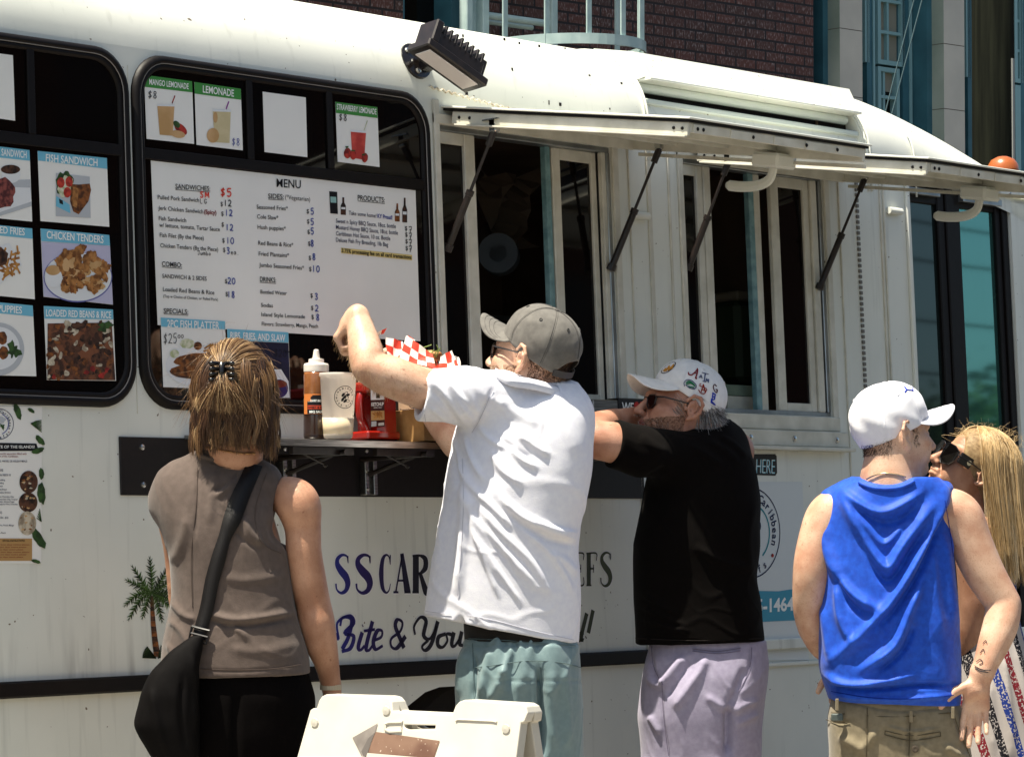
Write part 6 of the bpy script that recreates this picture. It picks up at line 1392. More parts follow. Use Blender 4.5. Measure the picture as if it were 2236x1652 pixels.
for pts, w, a in (([(105, 345), (180, 430), (290, 560)], 9, .010), ([(185, 365), (240, 450), (315, 545)], 8, .009), ([(135, 400), (200, 480), (250, 560)], 7, -.006), ([(262, 365), (300, 450), (330, 520)], 8, .007), ([(392, 400), (350, 500), (300, 600)], 4, -.006),
        ([(500, 595), (560, 640), (640, 690)], 8, .009), ([(470, 648), (510, 700), (590, 745)], 7, .008), ([(385, 670), (430, 750), (525, 815)], 8, .009), ([(430, 620), (500, 670), (560, 700)], 6, -.005),
        ([(250, 720), (300, 820), (400, 920), (480, 1000)], 8, .008), ([(425, 860), (500, 940), (640, 1010), (750, 1045)], 10, .012), ([(430, 905), (540, 1000), (640, 1050), (750, 1075)], 8, -.007), ([(275, 840), (320, 960), (430, 1090), (600, 1270)], 9, .011), ([(330, 900), (420, 1010), (560, 1150), (640, 1290)], 9, .009), ([(290, 930), (340, 1080), (430, 1230)], 7, .007), ([(300, 900), (370, 1030), (500, 1180)], 6, -.007), ([(640, 1100), (700, 1140), (760, 1200)], 9, .006), ([(300, 1000), (360, 1150), (420, 1300)], 5, .007), ([(340, 1060), (430, 1200), (520, 1330)], 5, .006), ([(520, 1000), (620, 1090), (700, 1200), (740, 1290)], 6, .006), ([(560, 960), (660, 1000), (755, 1020)], 5, .006), ([(225, 610), (240, 700), (262, 780)], 5, .008), ([(270, 600), (300, 700), (350, 790)], 6, .008), ([(330, 560), (380, 620), (450, 660)], 6, .006), ([(120, 480), (170, 520), (240, 580)], 5, .005), ([(160, 330), (220, 400), (300, 480)], 5, .006), ([(420, 350), (520, 380), (640, 420)], 9, .007), ([(560, 360), (640, 410), (720, 470)], 8, .006),
        ([(262, 760), (268, 950), (255, 1120), (240, 1290)], 11, .012), ([(215, 640), (235, 720), (250, 840)], 8, -.008), ([(180, 900), (160, 1050), (140, 1220)], 10, .005), ([(400, 450), (480, 500), (620, 560)], 14, .008), ([(600, 450), (700, 560), (760, 700)], 16, .006)): fl(pts, w, a)
shirt = m1.mesh('polo_shirt', sp, (q(905, 1420)[0], -.26, q(905, 1425)[2]), (q(1312, 790)[0], .26, q(1312, 800)[2]), .0042, WHT, FO, noise=.0016, nsc=16, cr=.0036, csc=9, cst=(1, 1, .8))
SEAMW = mat('white_seam', 'b9b9c4', .9, .1)
seam(m1, shirt, [[(392, 398), (365, 470), (330, 545), (302, 590)], [(80, 345), (90, 440), (104, 545)], [(285, 1372), (420, 1400), (560, 1438), (740, 1478)], [(104, 1355), (160, 1362), (212, 1366)], [(262, 700), (266, 900), (256, 1100), (240, 1290)]], SEAMW, .0008, zc)
# collar, hem and cuff lines
m = MB(m1.fr); col = [q(1083, 817, -.10), q(1115, 833, -.105), q(1160, 840, -.085), q(1200, 850, -.06), q(1236, 862, -.01), q(1246, 862, .06)]
C_ = curve(col, 8); n = len(C_); up = np.array((-.004, .012, .034)); Vv = np.concatenate([C_ + (0, -.010, -.012), C_ + (0, -.016, .004), C_ + up*.5 + (0, -.006, 0), C_ + up*.4 + (0, .012, -.02)])
m.add(Vv, [(k*n+i, k*n+i+1, (k+1)*n+i+1, (k+1)*n+i) for k in range(3) for i in range(n-1)]); m.build('collar', WHT, shirt, smooth=True)
# shorts
SHO = cloth('grey_sport_cloth', '73898b', '6a8083', .55, .2, .35, bump=.12)
pp = [loft(m1.rows([(1760, 1002, 1274, .14, .03), (1652, 998, 1274, .142, .03), (1550, 995, 1273, .15, .03), (1480, 998, 1272, .152, .02), (1430, 1003, 1270, .145, .02), (1400, 1012, 1266, .135, .02), (1380, 1030, 1248, .118, .02)]), n=2.4), cut(q(1130, 1748), (0, 0, -1))]
def gath(V, N):
    xy, _ = proj(m1.fr.w(V)); g = np.sin(V[:, 0]*150 + 3*np.sin(V[:, 0]*31)) * .004 * np.exp(-((xy[:, 1] - 1400) / 26) ** 2) * (np.abs(N[:, 2]) < .6)
    g += np.sin(V[:, 0]*62 + 2*np.sin(V[:, 0]*19)) * .006 * np.exp(-((xy[:, 1] - 1450) / 55) ** 2)
    g -= .004 * np.exp(-((xy[:, 1] - 1408 + .03*(xy[:, 0]-1100)) / 3.5) ** 2) + .0025 * np.exp(-((xy[:, 1] - 1486 + .0*(xy[:, 0])) / 2.5) ** 2) * (xy[:, 0] > 1080)
    return V + N * g[:, None]
FO = []
def z6f(x, y): return (626 + .344*x, 1118 + .344*y)
for pts, w, a in (([(1610, 980), (1612, 1250), (1612, 1552)], 9, -.035), ([(1290, 850), (1260, 1000), (1230, 1180)], 10, .012), ([(1390, 980), (1350, 1080), (1280, 1200)], 10, .012), ([(1440, 840), (1400, 960), (1370, 1040)], 8, .009), ([(1180, 900), (1185, 1050), (1188, 1190)], 5, -.012), ([(1130, 880), (1100, 1020), (1090, 1180)], 8, .01), ([(1690, 1000), (1680, 1250), (1700, 1500)], 10, .008), ([(1760, 950), (1780, 1200), (1790, 1500)], 10, .008), ([(1580, 1000), (1590, 1200), (1585, 1400)], 10, .008), ([(1480, 1050), (1460, 1200), (1450, 1400)], 12, .006)): FO.append(([z6f(*p) for p in pts], w, a))
sho = m1.mesh('shorts', pp, (q(985, 1760)[0], -.2, q(985, 1762)[2]), (q(1290, 1350)[0], .25, q(1290, 1360)[2]), .0048, SHO, FO, extra=gath, cr=.003, csc=12, cst=(1.4, 1.4, .5))
SEAMG = mat('grey_seam_thread', '566769', .8, .1); seam(m1, sho, [[(1195, 985), (1330, 968), (1480, 945), (1600, 940), (1760, 955), (1870, 985)], [(1180, 830), (1186, 1000), (1190, 1190)], [(1150, 800), (1400, 812), (1600, 830), (1835, 845)], [(1612, 985), (1614, 1200), (1612, 1540)]], SEAMG, .0011, z6f)
m = MB(m1.fr); cx_ = q(1135, 1366)[0]; m.lathe((cx_, .02, q(1135, 1372)[2]), [(.10, -.03), (.138, -.03), (.142, .06), (.10, .06)], 40, sx=1.06, sy=.97); m.build('undershirt', cloth('black_jersey', '1a1614', None, .8, .1), m1.root, smooth=True)
shoes(m1, q(1140, 1450)[0], .02, .10, 120, DENT)
# ------------------------------------------------------------------ woman in the grey sleeveless top
m2 = Figure(520, 7.7, 0.0, 'person with light brown bobbed hair in a grey sleeveless top and black trousers, back turned')
q, r = m2.q, m2.r
HR = orient(82, -4); HC = q(506, 858, .0); HS = .98
hp = [inside(p, HR, HC) for p in head_prims(HS, ears=False)] + [rc(q(508, 880, .02), q(512, 985, -.01), r(50), r(54), .03), rc(q(512, 985, .0), q(512, 1030, .03), r(54), r(58), .04)]
Vh, Qh = polygonize(hp, (HC[0]-.2, -.2, q(510, 1040)[2]), HC + (.2, .2, .15), .0034); Vh = relax(Vh, Qh)
ap = m2.limb([(596, 1072, .05, 26), (646, 1094, .0, 47), (661, 1150, .0, 37), (663, 1200, .0, 36), (672, 1260, .01, 37), (686, 1330, .02, 36), (692, 1360, .02, 36), (700, 1400, .03, 33), (713, 1445, .05, 25), (723, 1496, .07, 19)], .02)
ap += m2.limb([(440, 1070, .04, 44), (385, 1090, .06, 44), (395, 1200, .10, 36), (405, 1330, .14, 33), (420, 1450, .24, 24)], .02)
hR = np.array([nrm((.1, .95, .0)), nrm((.08, .12, -1)), (0, 0, 0)]); hR[0] = nrm(hR[0] - hR[1]*(hR[0] @ hR[1])); hR[2] = np.cross(hR[0], hR[1])
if hR[2][0] > 0: hR[2] = -hR[2]
ap += hand_prims(m2, q(725, 1508, .075), hR, .88, (20, 25, 18), 4, (30, 30))
ap += hand_prims(m2, q(422, 1468, .26), hR, .88, (30, 35, 28), 4, (30, 30))
Va, Qa = polygonize(ap, (q(330, 1000)[0], -.2, q(500, 1700)[2]), (q(770, 1000)[0], .4, q(500, 990)[2]), .0042); Va = relax(Va, Qa, 2)
cp = [loft(m2.rows([(1030, 480, 560, .05, .0), (1080, 400, 582, .075, .01), (1150, 400, 604, .088, .015), (1200, 400, 618, .09, .015), (1250, 400, 606, .095, .01), (1470, 390, 640, .11, .01)]))] + legs(m2, q(515, 1450)[0], .02, .80, .10, .085, .05)
Vc, Qc = polygonize(cp, (-.35, -.25, .02), (.35, .3, 1.6), .012)
V, Q = join([(Vh, Qh), (Va, Qa), (Vc, Qc)]); m2.put('body', V, Q, SKIN3)
GTOP = cloth('taupe_cotton', '594d47', '514640', .85, .15)
tp = [loft(m2.rows([(1500, 362, 678, .135, .01), (1440, 352, 677, .135, .01), (1405, 357, 668, .132, .01), (1350, 366, 652, .125, .01), (1297, 376, 642, .120, .01), (1215, 369, 632, .120, .01), (1163, 354, 627, .120, .01), (1120, 338, 610, .112, .01), (1080, 334, 600, .100, .01), (1045, 345, 596, .085, .01), (1020, 372, 590, .066, .01), (1000, 402, 566, .055, .01), (984, 422, 552, .050, .005)]), n=2.3)]
tp += [rc(q(395, 1062, .02), q(372, 1095, .03), r(52), r(42), .04), rc(q(580, 1050, .01), q(600, 1072, .01), r(36), r(30), .03)]
tp += [cut(q(515, 1474), (.02, 0, -1), .004), rc(q(505, 900, .0), q(506, 950, .01), r(46), r(50), .006, True)]
tp += [rc(q(666, 1085, w_), q(634, 1150, w_), r(66), r(52), .008, True) for w_ in (-.16, -.08, 0, .08, .16)]
def zb(x, y): return (268.4 + .4314*x, 939 + .4314*y)
FO = []
for pts, w, a in (([(380, 150), (375, 400), (360, 560)], 4, -.003), ([(560, 240), (520, 300), (470, 340)], 6, .008), ([(600, 200), (530, 270), (440, 320)], 5, -.006), ([(470, 180), (450, 320), (440, 480)], 10, .006), ([(600, 440), (650, 520), (700, 580)], 8, .007), ([(570, 500), (620, 560), (680, 600)], 6, -.005), ([(440, 930), (600, 960), (870, 920)], 8, .010), ([(430, 960), (600, 990), (860, 945)], 6, -.008), ([(480, 940), (560, 990), (640, 1060)], 7, .006), ([(240, 860), (300, 930), (370, 960)], 7, .007), ([(230, 960), (290, 1010), (340, 1100)], 7, .006), ([(220, 1070), (260, 1150), (250, 1210)], 6, .006), ([(500, 740), (620, 760), (840, 730)], 10, .004), ([(520, 1100), (700, 1120), (900, 1080)], 12, .004), ([(390, 1212), (640, 1215), (900, 1185)], 2.2, -.0025), ([(330, 420), (300, 560), (250, 680)], 12, .006), ([(720, 300), (690, 420), (720, 560), (800, 610)], 3, -.002)): FO.append(([zb(*p) for p in pts], w, a))
top = m2.mesh('sleeveless_top', tp, (q(320, 1500)[0], -.2, q(500, 1490)[2]), (q(700, 1000)[0], .22, q(500, 970)[2]), .0040, GTOP, FO, noise=.0016, nsc=18, cr=.0022, csc=11)
seam(m2, top, [[(378, 190), (372, 380), (345, 620), (352, 900)], [(728, 215), (682, 345), (668, 445), (700, 570), (800, 622)], [(392, 1206), (560, 1212), (760, 1206), (900, 1184)], [(440, 165), (520, 190), (620, 190)]], mat('taupe_seam', '4a403b', .9, .1), .0009, zb)
m = MB(m2.fr); C_ = curve(skin_line(m2, top, [(430, 990), (452, 999), (480, 1004), (510, 1006), (540, 1005), (560, 1001)], .0), 6); m.tube(C_, .0055, 6); m.build('neckband', GTOP, top, smooth=True)
m2.last = Vh; m = MB(m2.fr); C_ = curve(skin_line(m2, None, [(450, 976), (470, 980), (500, 986), (530, 990), (556, 990)], .002), 10)
for p in C_[::1]: m.lathe(p, [(0, -.0035), (.0036, 0), (0, .0035)], 8)
m.build('bead_necklace', mat('amber_beads', '6b3a22', .3, .5, col2='b98a55', scale=200), m2.root, smooth=True)
BLK = cloth('black_trouser_cloth', '060404', '070505', .9, .0, .06)
pp = [loft(m2.rows([(1466, 372, 672, .128, .02), (1520, 362, 688, .138, .02), (1600, 358, 684, .135, .02), (1660, 362, 672, .125, .02), (1800, 370, 664, .11, .02)]), n=2.3)] + legs(m2, q(515, 1450)[0], .02, .78, .088, .10, .075)
m2.mesh('trousers', pp + [cut((0, 0, .09), (0, 0, -1))], (-.3, -.2, .05), (.3, .25, q(500, 1455)[2]), .007, BLK, [([(516, 1500), (514, 1580), (512, 1700)], 8, -.012)], noise=.003, nsc=12)
m = MB(m2.fr); c = q(722, 1499, .07); m.lathe(c, [(.0245, -.007), (.0262, -.006), (.0262, .006), (.0245, .007)], 24); m.build('watch_strap', mat('watch_band', 'b8a98e', .4, .5), m2.root)
shoes(m2, q(515, 1450)[0], .02, .088, 90, DENT)
# hair: an under-mass and strands combed back to the clip, the rest hanging to the bob line
HW = hair_mat('brown_blond_hair', [(0, '20130c'), (.45, '523723'), (.75, '8a6844'), (1, 'c9ab80')], .38, .5)
CL = q(487, 812, -.112)
up_ = [loft(m2.rows([(952, 436, 572, .085, -.005), (915, 428, 586, .100, -.005), (870, 434, 586, .108, -.003), (830, 442, 584, .110, 0), (795, 453, 575, .103, 0), (770, 470, 556, .085, .0), (756, 492, 536, .05, 0)]), n=2.2)]
Vm, Qm = polygonize(up_, (HC[0]-.22, -.2, q(500, 965)[2]), (HC[0]+.22, .2, q(500, 735)[2]), .007)
hb = m2.put('hair', Vm, Qm, mat('dark_hair_mass', '2a190f', .6, .3, col2='452c19', scale=90))
HCs = np.array((q(512, 850)[0], -.002, q(512, 848)[2])); HRX, HRY, HRZ = r(80), .117, r(101)
def onh(az, el, k=1.0): return HCs + k * np.array((HRX*np.cos(az)*np.cos(el), HRY*np.sin(az)*np.cos(el), HRZ*np.sin(el)))
n = 3000; paths = np.zeros((n, 16, 3)); tone = np.zeros(n); ltone = np.clip(.62 + .25*RNG.normal(size=64), 0, 1)
for i in range(n):                             # upper sweep
    az = RNG.uniform(-math.pi*1.02, math.pi*.05) if RNG.random() < .8 else RNG.uniform(0, 6.28); el = RNG.uniform(.05, 1.5)
    a = nrm((onh(az, el) - HCs) / (HRX, HRY, HRZ)); b = nrm((CL - HCs) / (HRX, HRY, HRZ)); t = np.linspace(0, 1, 16)[:, None]
    om = math.acos(np.clip(a @ b, -1, .999)); d = (np.sin((1-t)*om)*a + np.sin(t*om)*b) / math.sin(om)
    bl = 1.03 + .05*RNG.random() + .03*np.sin(t*math.pi) ; sag = np.array((0, 0, -.012)) * np.sin(t*math.pi) * RNG.random()
    paths[i] = HCs + d * (HRX, HRY, HRZ) * bl + sag + RNG.normal(size=3)*.0015; tone[i] = np.clip(ltone[int((az + 7)*14) % 64] + .08*RNG.normal(), 0, 1)
strands(m2, 'hair_strand', paths, .0008, HW, hb, tone)
def root2():
    az = RNG.uniform(-math.pi*1.05, .15); el = RNG.uniform(-.25, .55); return np.array((math.cos(az)*math.cos(el), math.sin(az)*math.cos(el), math.sin(el)))
paths, tone = combed(5200, HCs, np.eye(3), np.array((HRX, HRY, HRZ)), lambda: q(500, 952 + 9*RNG.normal())[2], root2, locks=150, k0=1.0, kj=.14, curl=.006, drift=(0, 0, 0), spread=.007, tipin=.35)
strands(m2, 'hair_strand', paths, .00085, HW, hb, tone)
n = 420; paths = np.zeros((n, 12, 3)); tone = np.zeros(n)
for i in range(n):                             # tuft below the clip
    t = np.linspace(0, 1, 12); e = q(492 + 26*RNG.normal(), 880 + 24*RNG.random(), -.135 - .012*RNG.random()); s0 = CL + RNG.normal(size=3)*(.006, .004, .006) + (0, -.012, 0)
    paths[i] = s0 + (e - s0)*t[:, None] + np.array((0, -.022, .006))*np.sin(t*math.pi)[:, None] + (RNG.normal()*.006*np.sin(t*3))[:, None]*np.array((1, 0, 0)); tone[i] = np.clip(.62 + .25*RNG.normal(), 0, 1)
strands(m2, 'hair_strand', paths, .0008, HW, hb, tone)
n = 220; paths = np.zeros((n, 10, 3))
for i in range(n):                             # stray hairs
    az = RNG.uniform(-math.pi*1.1, .2); el = RNG.uniform(-.5, 1.4); p0 = onh(az, el, 1.03); d = nrm(nrm(p0 - HCs) + RNG.normal(size=3)*.5 + (0, 0, -1.0)); t = np.linspace(0, 1, 10)[:, None]; L_ = .03 + .06*RNG.random()
    paths[i] = p0 + d*L_*t + np.array((0, 0, -.03))*t*t + RNG.normal(size=3)*.006*np.sin(t*4)
strands(m2, 'hair_strand', paths, .0004, HW, hb, np.full(n, .7))
m = MB(m2.fr)
for s_ in (-1, 1):
    for k in range(4): P = [CL + (s_*.004, -.010, .012 - .008*k), CL + (s_*.016, -.020, .012 - .008*k), CL + (s_*.014, -.006, .010 - .008*k)]; m.tube(curve([CL + (np.array(pp_) - CL)*1.6 + (0, -.008, 0) for pp_ in P], 5), .0048, 7)
m.tube([CL + (0, -.030, .022), CL + (0, -.030, -.024)], .008, 8); m.build('hair_clip', mat('clip_black', '0d0a0a', .2, .6), m2.root, smooth=True)
# shoulder bag hanging at her left hip
bagc = m2.fr.w(q(400, 1650, -.12))[0]
bag = empty('shoulder_bag', bagc, 'black crossbody shoulder bag hanging at the hip of the person in grey', 'bag')
BAG = cloth('black_nylon', '060404', '080606', .75, .0, .10, bump=.2)
bp = [loft(m2.rows([(1652, 332, 436, .055, -.12), (1610, 306, 438, .065, -.12), (1580, 294, 436, .07, -.12), (1515, 308, 434, .065, -.125), (1460, 333, 434, .05, -.13), (1420, 372, 440, .03, -.135), (1385, 420, 444, .012, -.137)]), n=2.6)]
ob = m2.mesh('bag_body', bp, (q(270, 1660)[0], -.25, q(300, 1675)[2]), (q(470, 1370)[0], .0, q(300, 1375)[2]), .006, BAG, [([(330, 1500), (345, 1580), (360, 1640)], 8, .008), ([(400, 1470), (396, 1560), (405, 1640)], 6, -.007), ([(420, 1420), (425, 1500), (424, 1600)], 6, .006)], parent=bag, noise=.003, nsc=25)
# strap laid over the back surface of the top
Vt = np.array([v.co for v in top.data.vertices]); Vl = m2.fr.l(Vt + np.array(top.matrix_parent_inverse.translation) + np.array(m2.root.location))
def surf(x, y):                                # nearest back point of the top under a sheet point
    xy, dep = proj(m2.fr.w(Vl)); d = np.hypot(xy[:, 0]-x, xy[:, 1]-y); I = np.where(d < 5)[0]
    return Vl[I[np.argmin(Vl[I, 1])]] if len(I) else q(x, y, -.1)
L_, R_ = [], []
for (xl, yl), (xr, yr) in (((541, 1006), (578, 1015)), ((525, 1036), (563, 1046)), ((508, 1075), (545, 1088)), ((490, 1120), (524, 1135)), ((474, 1165), (507, 1178)), ((460, 1215), (491, 1225)), ((447, 1268), (477, 1276)), ((434, 1320), (463, 1328)), ((421, 1372), (449, 1379)), ((419, 1392), (446, 1396))):
    L_.append(surf(xl, yl) + (0, -.007, .0)); R_.append(surf(xr, yr) + (0, -.007, .0))
L_, R_ = curve(L_, 4), curve(R_, 4); n = len(L_)
m = MB(m2.fr); Vv = np.concatenate([L_, R_, L_ + (0, .004, 0), R_ + (0, .004, 0)]); m.add(Vv, [(i, i+1, n+i+1, n+i) for i in range(n-1)] + [(i+1, i, 2*n+i, 2*n+i+1) for i in range(n-1)] + [(n+i, n+i+1, 3*n+i+1, 3*n+i) for i in range(n-1)])
T0 = (L_[0] + R_[0]) / 2; m.add([L_[0], R_[0], R_[0] + (.0, .07, .008), L_[0] + (0, .07, .008), R_[0] + (-.01, .13, -.06), L_[0] + (-.01, .13, -.06)], [(0, 1, 2, 3), (3, 2, 4, 5)])
m.build('strap', mat('webbing_black', '080505', .5, .3, col2='0f0b0b', scale=300, bump=.4), bag, smooth=True)
m = MB(m2.fr); a, b = L_[-4], R_[-4]; d = nrm(b - a); u = nrm(L_[-10] - L_[-4]); c = (a + b) / 2 + (0, -.006, 0); wdt = np.linalg.norm(b - a) / 2 + .006
P = [c - d*wdt + u*.016, c + d*wdt + u*.016, c + d*wdt - u*.016, c - d*wdt - u*.016, c - d*wdt + u*.016]; m.tube(P, .0035, 6); m.tube([c - d*wdt, c + d*wdt], .003, 6); m.build('buckle', mat('buckle_black', '0c0909', .3, .6), bag)
# ------------------------------------------------------------------ man in the black shirt leaning on the counter
m3 = Figure(1520, 9.2, 0.0, 'person in a black shirt, white emblem cap and lavender trousers leaning on the counter')
q, r = m3.q, m3.r
HR = orient(194, 13, -3); HC = q(1486, 892, .0); HS = 1.04
hp = [inside(p, HR, HC) for p in head_prims(HS)] + [rc(q(1520, 905, .01), q(1565, 985, .02), r(48), r(54), .03)]
Vh, Qh = polygonize(hp, HC - (.2, .18, .22), HC + (.2, .18, .15), .0024); Vh = relax(Vh, Qh); Nh = vnorm(Vh, Qh); Lh = (Vh - HC) @ HR.T / HS
ap = m3.limb([(1470, 990, -.06, 42), (1400, 982, -.125, 42), (1335, 965, -.16, 42), (1275, 958, -.17, 36)]) + m3.limb([(1275, 958, -.17, 36), (1300, 938, -.10, 36), (1335, 920, -.02, 25), (1345, 917, 0.0, 22)], .02)
hR = np.array([nrm((0, -.3, .9)), nrm((.93, .2, -.18)), (0, 0, 0)]); hR[0] = nrm(hR[0] - hR[1]*(hR[0] @ hR[1])); hR[2] = np.cross(hR[0], hR[1])
ap += hand_prims(m3, q(1342, 915, .0), hR, .86, (25, 35, 30), 3, (15, 20))
ap += m3.limb([(1600, 985, .12, 48), (1540, 1000, .22, 42), (1450, 985, .28, 36), (1360, 965, .26, 28)])
Va, Qa = polygonize(ap, (q(1215, 900)[0], -.26, q(1400, 1070)[2]), (q(1650, 900)[0], .36, q(1400, 860)[2]), .0040); Va = relax(Va, Qa)
cp = [loft(m3.rows([(960, 1480, 1600, .06, .01), (1050, 1430, 1635, .10, .01), (1250, 1410, 1630, .11, .01), (1430, 1430, 1655, .11, .02)]))] + legs(m3, q(1535, 1450)[0], .02, .78, .10, .085, .06)
Vc, Qc = polygonize(cp, (-.35, -.25, .02), (.35, .3, 1.6), .012)
V, Q = join([(Vh, Qh), (Va, Qa), (Vc, Qc)]); bd = m3.put('body', V, Q, [SKIN2, mat('stubble_tan', '8c6650', .6, .3, col2='5d3d2c', scale=170, detail=3, lo=.4, hi=.62, bump=.5, bscale=420), mat('lip_skin', '7d4038', .45, .4)])
fc = Lh[Qh].mean(1); mi = np.zeros(len(Q), np.int32)
beard = (fc[:, 2] < -.040 - .30*(fc[:, 1] - .05)) & (fc[:, 1] > .0) & (fc[:, 2] > -.125) & (wob(fc, 110) > -.9) & (np.abs(fc[:, 0]) < .072); lips = (np.abs(fc[:, 0]) < .021) & (fc[:, 1] > .094) & (fc[:, 2] > -.080) & (fc[:, 2] < -.0585)
k = mi[:len(Qh)]; k[beard] = 1; k[lips] = 2; bd.data.polygons.foreach_set('material_index', mi)
HG = hair_mat('grey_hair', [(0, '2a2725'), (.4, '6c6966'), (.75, 'a5a3a0'), (1, 'dad8d4')], .4, .5)
side = (Lh[:, 1] < .045) & (Lh[:, 2] < .055) & (Lh[:, 2] > -.02 - .0*Lh[:, 1]) & (np.abs(Lh[:, 0]) > .03) & ~((Lh[:, 1] < .02) & (Lh[:, 1] > -.045) & (Lh[:, 2] < .028) & (np.abs(Lh[:, 0]) > .06)); back = (Lh[:, 1] < -.035) & (Lh[:, 2] < .06) & (Lh[:, 2] > -.085)
hg = fuzz(m3, 'hair', Vh, Nh, back & (Lh[:, 2] < .012), 3600, .028, .0007, HG, -HR[2]*.85 - HR[1]*.25, .86, .16)
fuzz(m3, 'hair_strand', Vh, Nh, side & (Lh[:, 2] < .03), 1700, .017, .0006, HG, -HR[2]*.6 - HR[1]*.9, .88, .10, hg)
fuzz(m3, 'stubble', Vh, Nh, (Lh[:, 2] < -.045) & (Lh[:, 1] > .01) & (Lh[:, 2] > -.115) & (np.abs(Lh[:, 0]) < .07), 1600, .004, .0004, hair_mat('grey_stubble', [(0, '6a5a50'), (.6, 'a59b92'), (1, 'd8d2ca')]), -HR[2], .5)
CAPW = cloth('white_twill', 'e4e3e0', 'dcdbd8', .85, .1, bump=.14)
c3, CV, tow3 = cap(m3, orient(194, 19, -5), HC + HR[2]*.014 - HR[1]*.005, CAPW, 1.06, edge=(.034, -.034), brim=.078, droop=.055, wr=.0012, tilt=.010)
glasses(m3, HR, HC + HR[2]*.002, 1.04, [(.010, .006), (.022, .012), (.046, .011), (.056, .006), (.054, -.014), (.044, -.026), (.028, -.028), (.014, -.016)], lm=mat('brown_lens', '2a1512', .08, .6))
# embroidered emblems on the cap: letters wrapped on the crown
def on_cap(cxy, pts, lift=.0016):              # sheet points -> points on the crown nearest the viewer
    W_ = m3.fr.w(tow3(CV.reshape(-1, 3))); xy, dep = proj(W_); out = []
    for x, y in pts:
        d = np.hypot(xy[:, 0]-x, xy[:, 1]-y); I = np.argsort(d)[:10]; I = I[dep[I] < dep[I].min() + .03]; w = 1/(d[I] + .6); p = (W_[I]*w[:, None]).sum(0)/w.sum()
        R0 = ray(x, y)/F; tt = ((p - CAM) @ R0) / (R0 @ R0); out.append(CAM + R0*(tt - lift*1.6))
    return np.array(out)
def emb(nm, strokes, wpx, mm):
    m = MB(WF)
    for st in strokes:
        C_ = curve(st, 5) if len(st) > 2 else np.array([st[0], (np.array(st[0])+st[1])/2, st[1]], float); P = on_cap(None, C_); m.tube(P, wpx/2/m3.m, 6, flat=.6)
    m.build(nm, mm, c3)
def z9(x, y): return (1279 + .14*x, 760.3 + .14*y)
def zs(L): return [[z9(*p) for p in s] for s in L]
CRIM = mat('crimson_thread', '7d1a22', .7, .2); NAVY = mat('slate_thread', '4b5577', .7, .2); ROY = mat('royal_thread', '1f37a8', .7, .2); ORN = mat('rust_thread', '93301f', .7, .2); GRNT = mat('green_thread', '1f7a4d', .7, .2); GOLD = mat('gold_thread', 'c58b3a', .7, .2)
emb('emblem', zs([[(1600, 370), (1610, 405), (1660, 410), (1720, 350), (1745, 310)], [(1745, 325), (1735, 400), (1715, 460), (1735, 470)], [(1670, 392), (1745, 378)]]), 3.2, CRIM)
emb('emblem', zs([[(1815, 375), (1915, 400)], [(1865, 390), (1848, 515)], [(1825, 508), (1872, 525)], [(1770, 455), (1800, 415), (1815, 465)], [(1780, 442), (1808, 448)], [(1872, 520), (1888, 470), (1898, 505), (1918, 480), (1912, 535)]]), 2.6, NAVY)
emb('emblem', zs([[(1780, 555), (1800, 548)], [(1770, 575), (1890, 630)], [(1835, 560), (1800, 680)], [(1835, 560), (1868, 690)], [(1760, 640), (1790, 690), (1850, 705), (1890, 640)], [(1810, 640), (1860, 655)]]), 3.0, ORN)
emb('emblem', zs([[(2040, 590), (2010, 560), (1990, 600), (2010, 660), (2040, 690), (2050, 650), (2030, 640)]]), 3.2, mat('maroon_thread', '4a1f2a', .7, .2))
emb('emblem', zs([[(1975, 690), (2025, 720)], [(1985, 700), (1972, 800)], [(2020, 720), (2008, 800)], [(1975, 750), (2015, 760)], [(1965, 780), (1955, 850)], [(2010, 790), (1965, 820), (2020, 880)], [(1965, 850), (2010, 880)]]), 3.6, ROY)
emb('emblem', zs([[(1540, 590), (1535, 530), (1580, 490), (1650, 500), (1715, 560), (1725, 600), (1690, 630), (1620, 615), (1560, 570)]]), 2.2, NAVY)
emb('emblem', zs([[(1565, 540), (1620, 510), (1700, 570)], [(1570, 560), (1640, 545), (1710, 590)], [(1600, 590), (1690, 610)], [(1580, 520), (1660, 530)]]), 4.2, GRNT)
t_ = np.linspace(0, 6.28, 18); ov = [z9(1290 + 118*math.cos(a)*.92 - 40*math.sin(a)*.2, 300 + 60*math.sin(a) - 62*math.cos(a)) for a in t_]
emb('emblem', [ov], 2.2, mat('dark_thread', '2a1c18', .7, .2))
emb('emblem', zs([[(x_+40, y_+60) for x_, y_ in s_] for s_ in ([(1180, 280), (1210, 250), (1190, 300)], [(1215, 290), (1260, 215), (1250, 285)], [(1270, 270), (1330, 190), (1300, 260)], [(1165, 290), (1330, 215)])]), 4.0, GOLD)
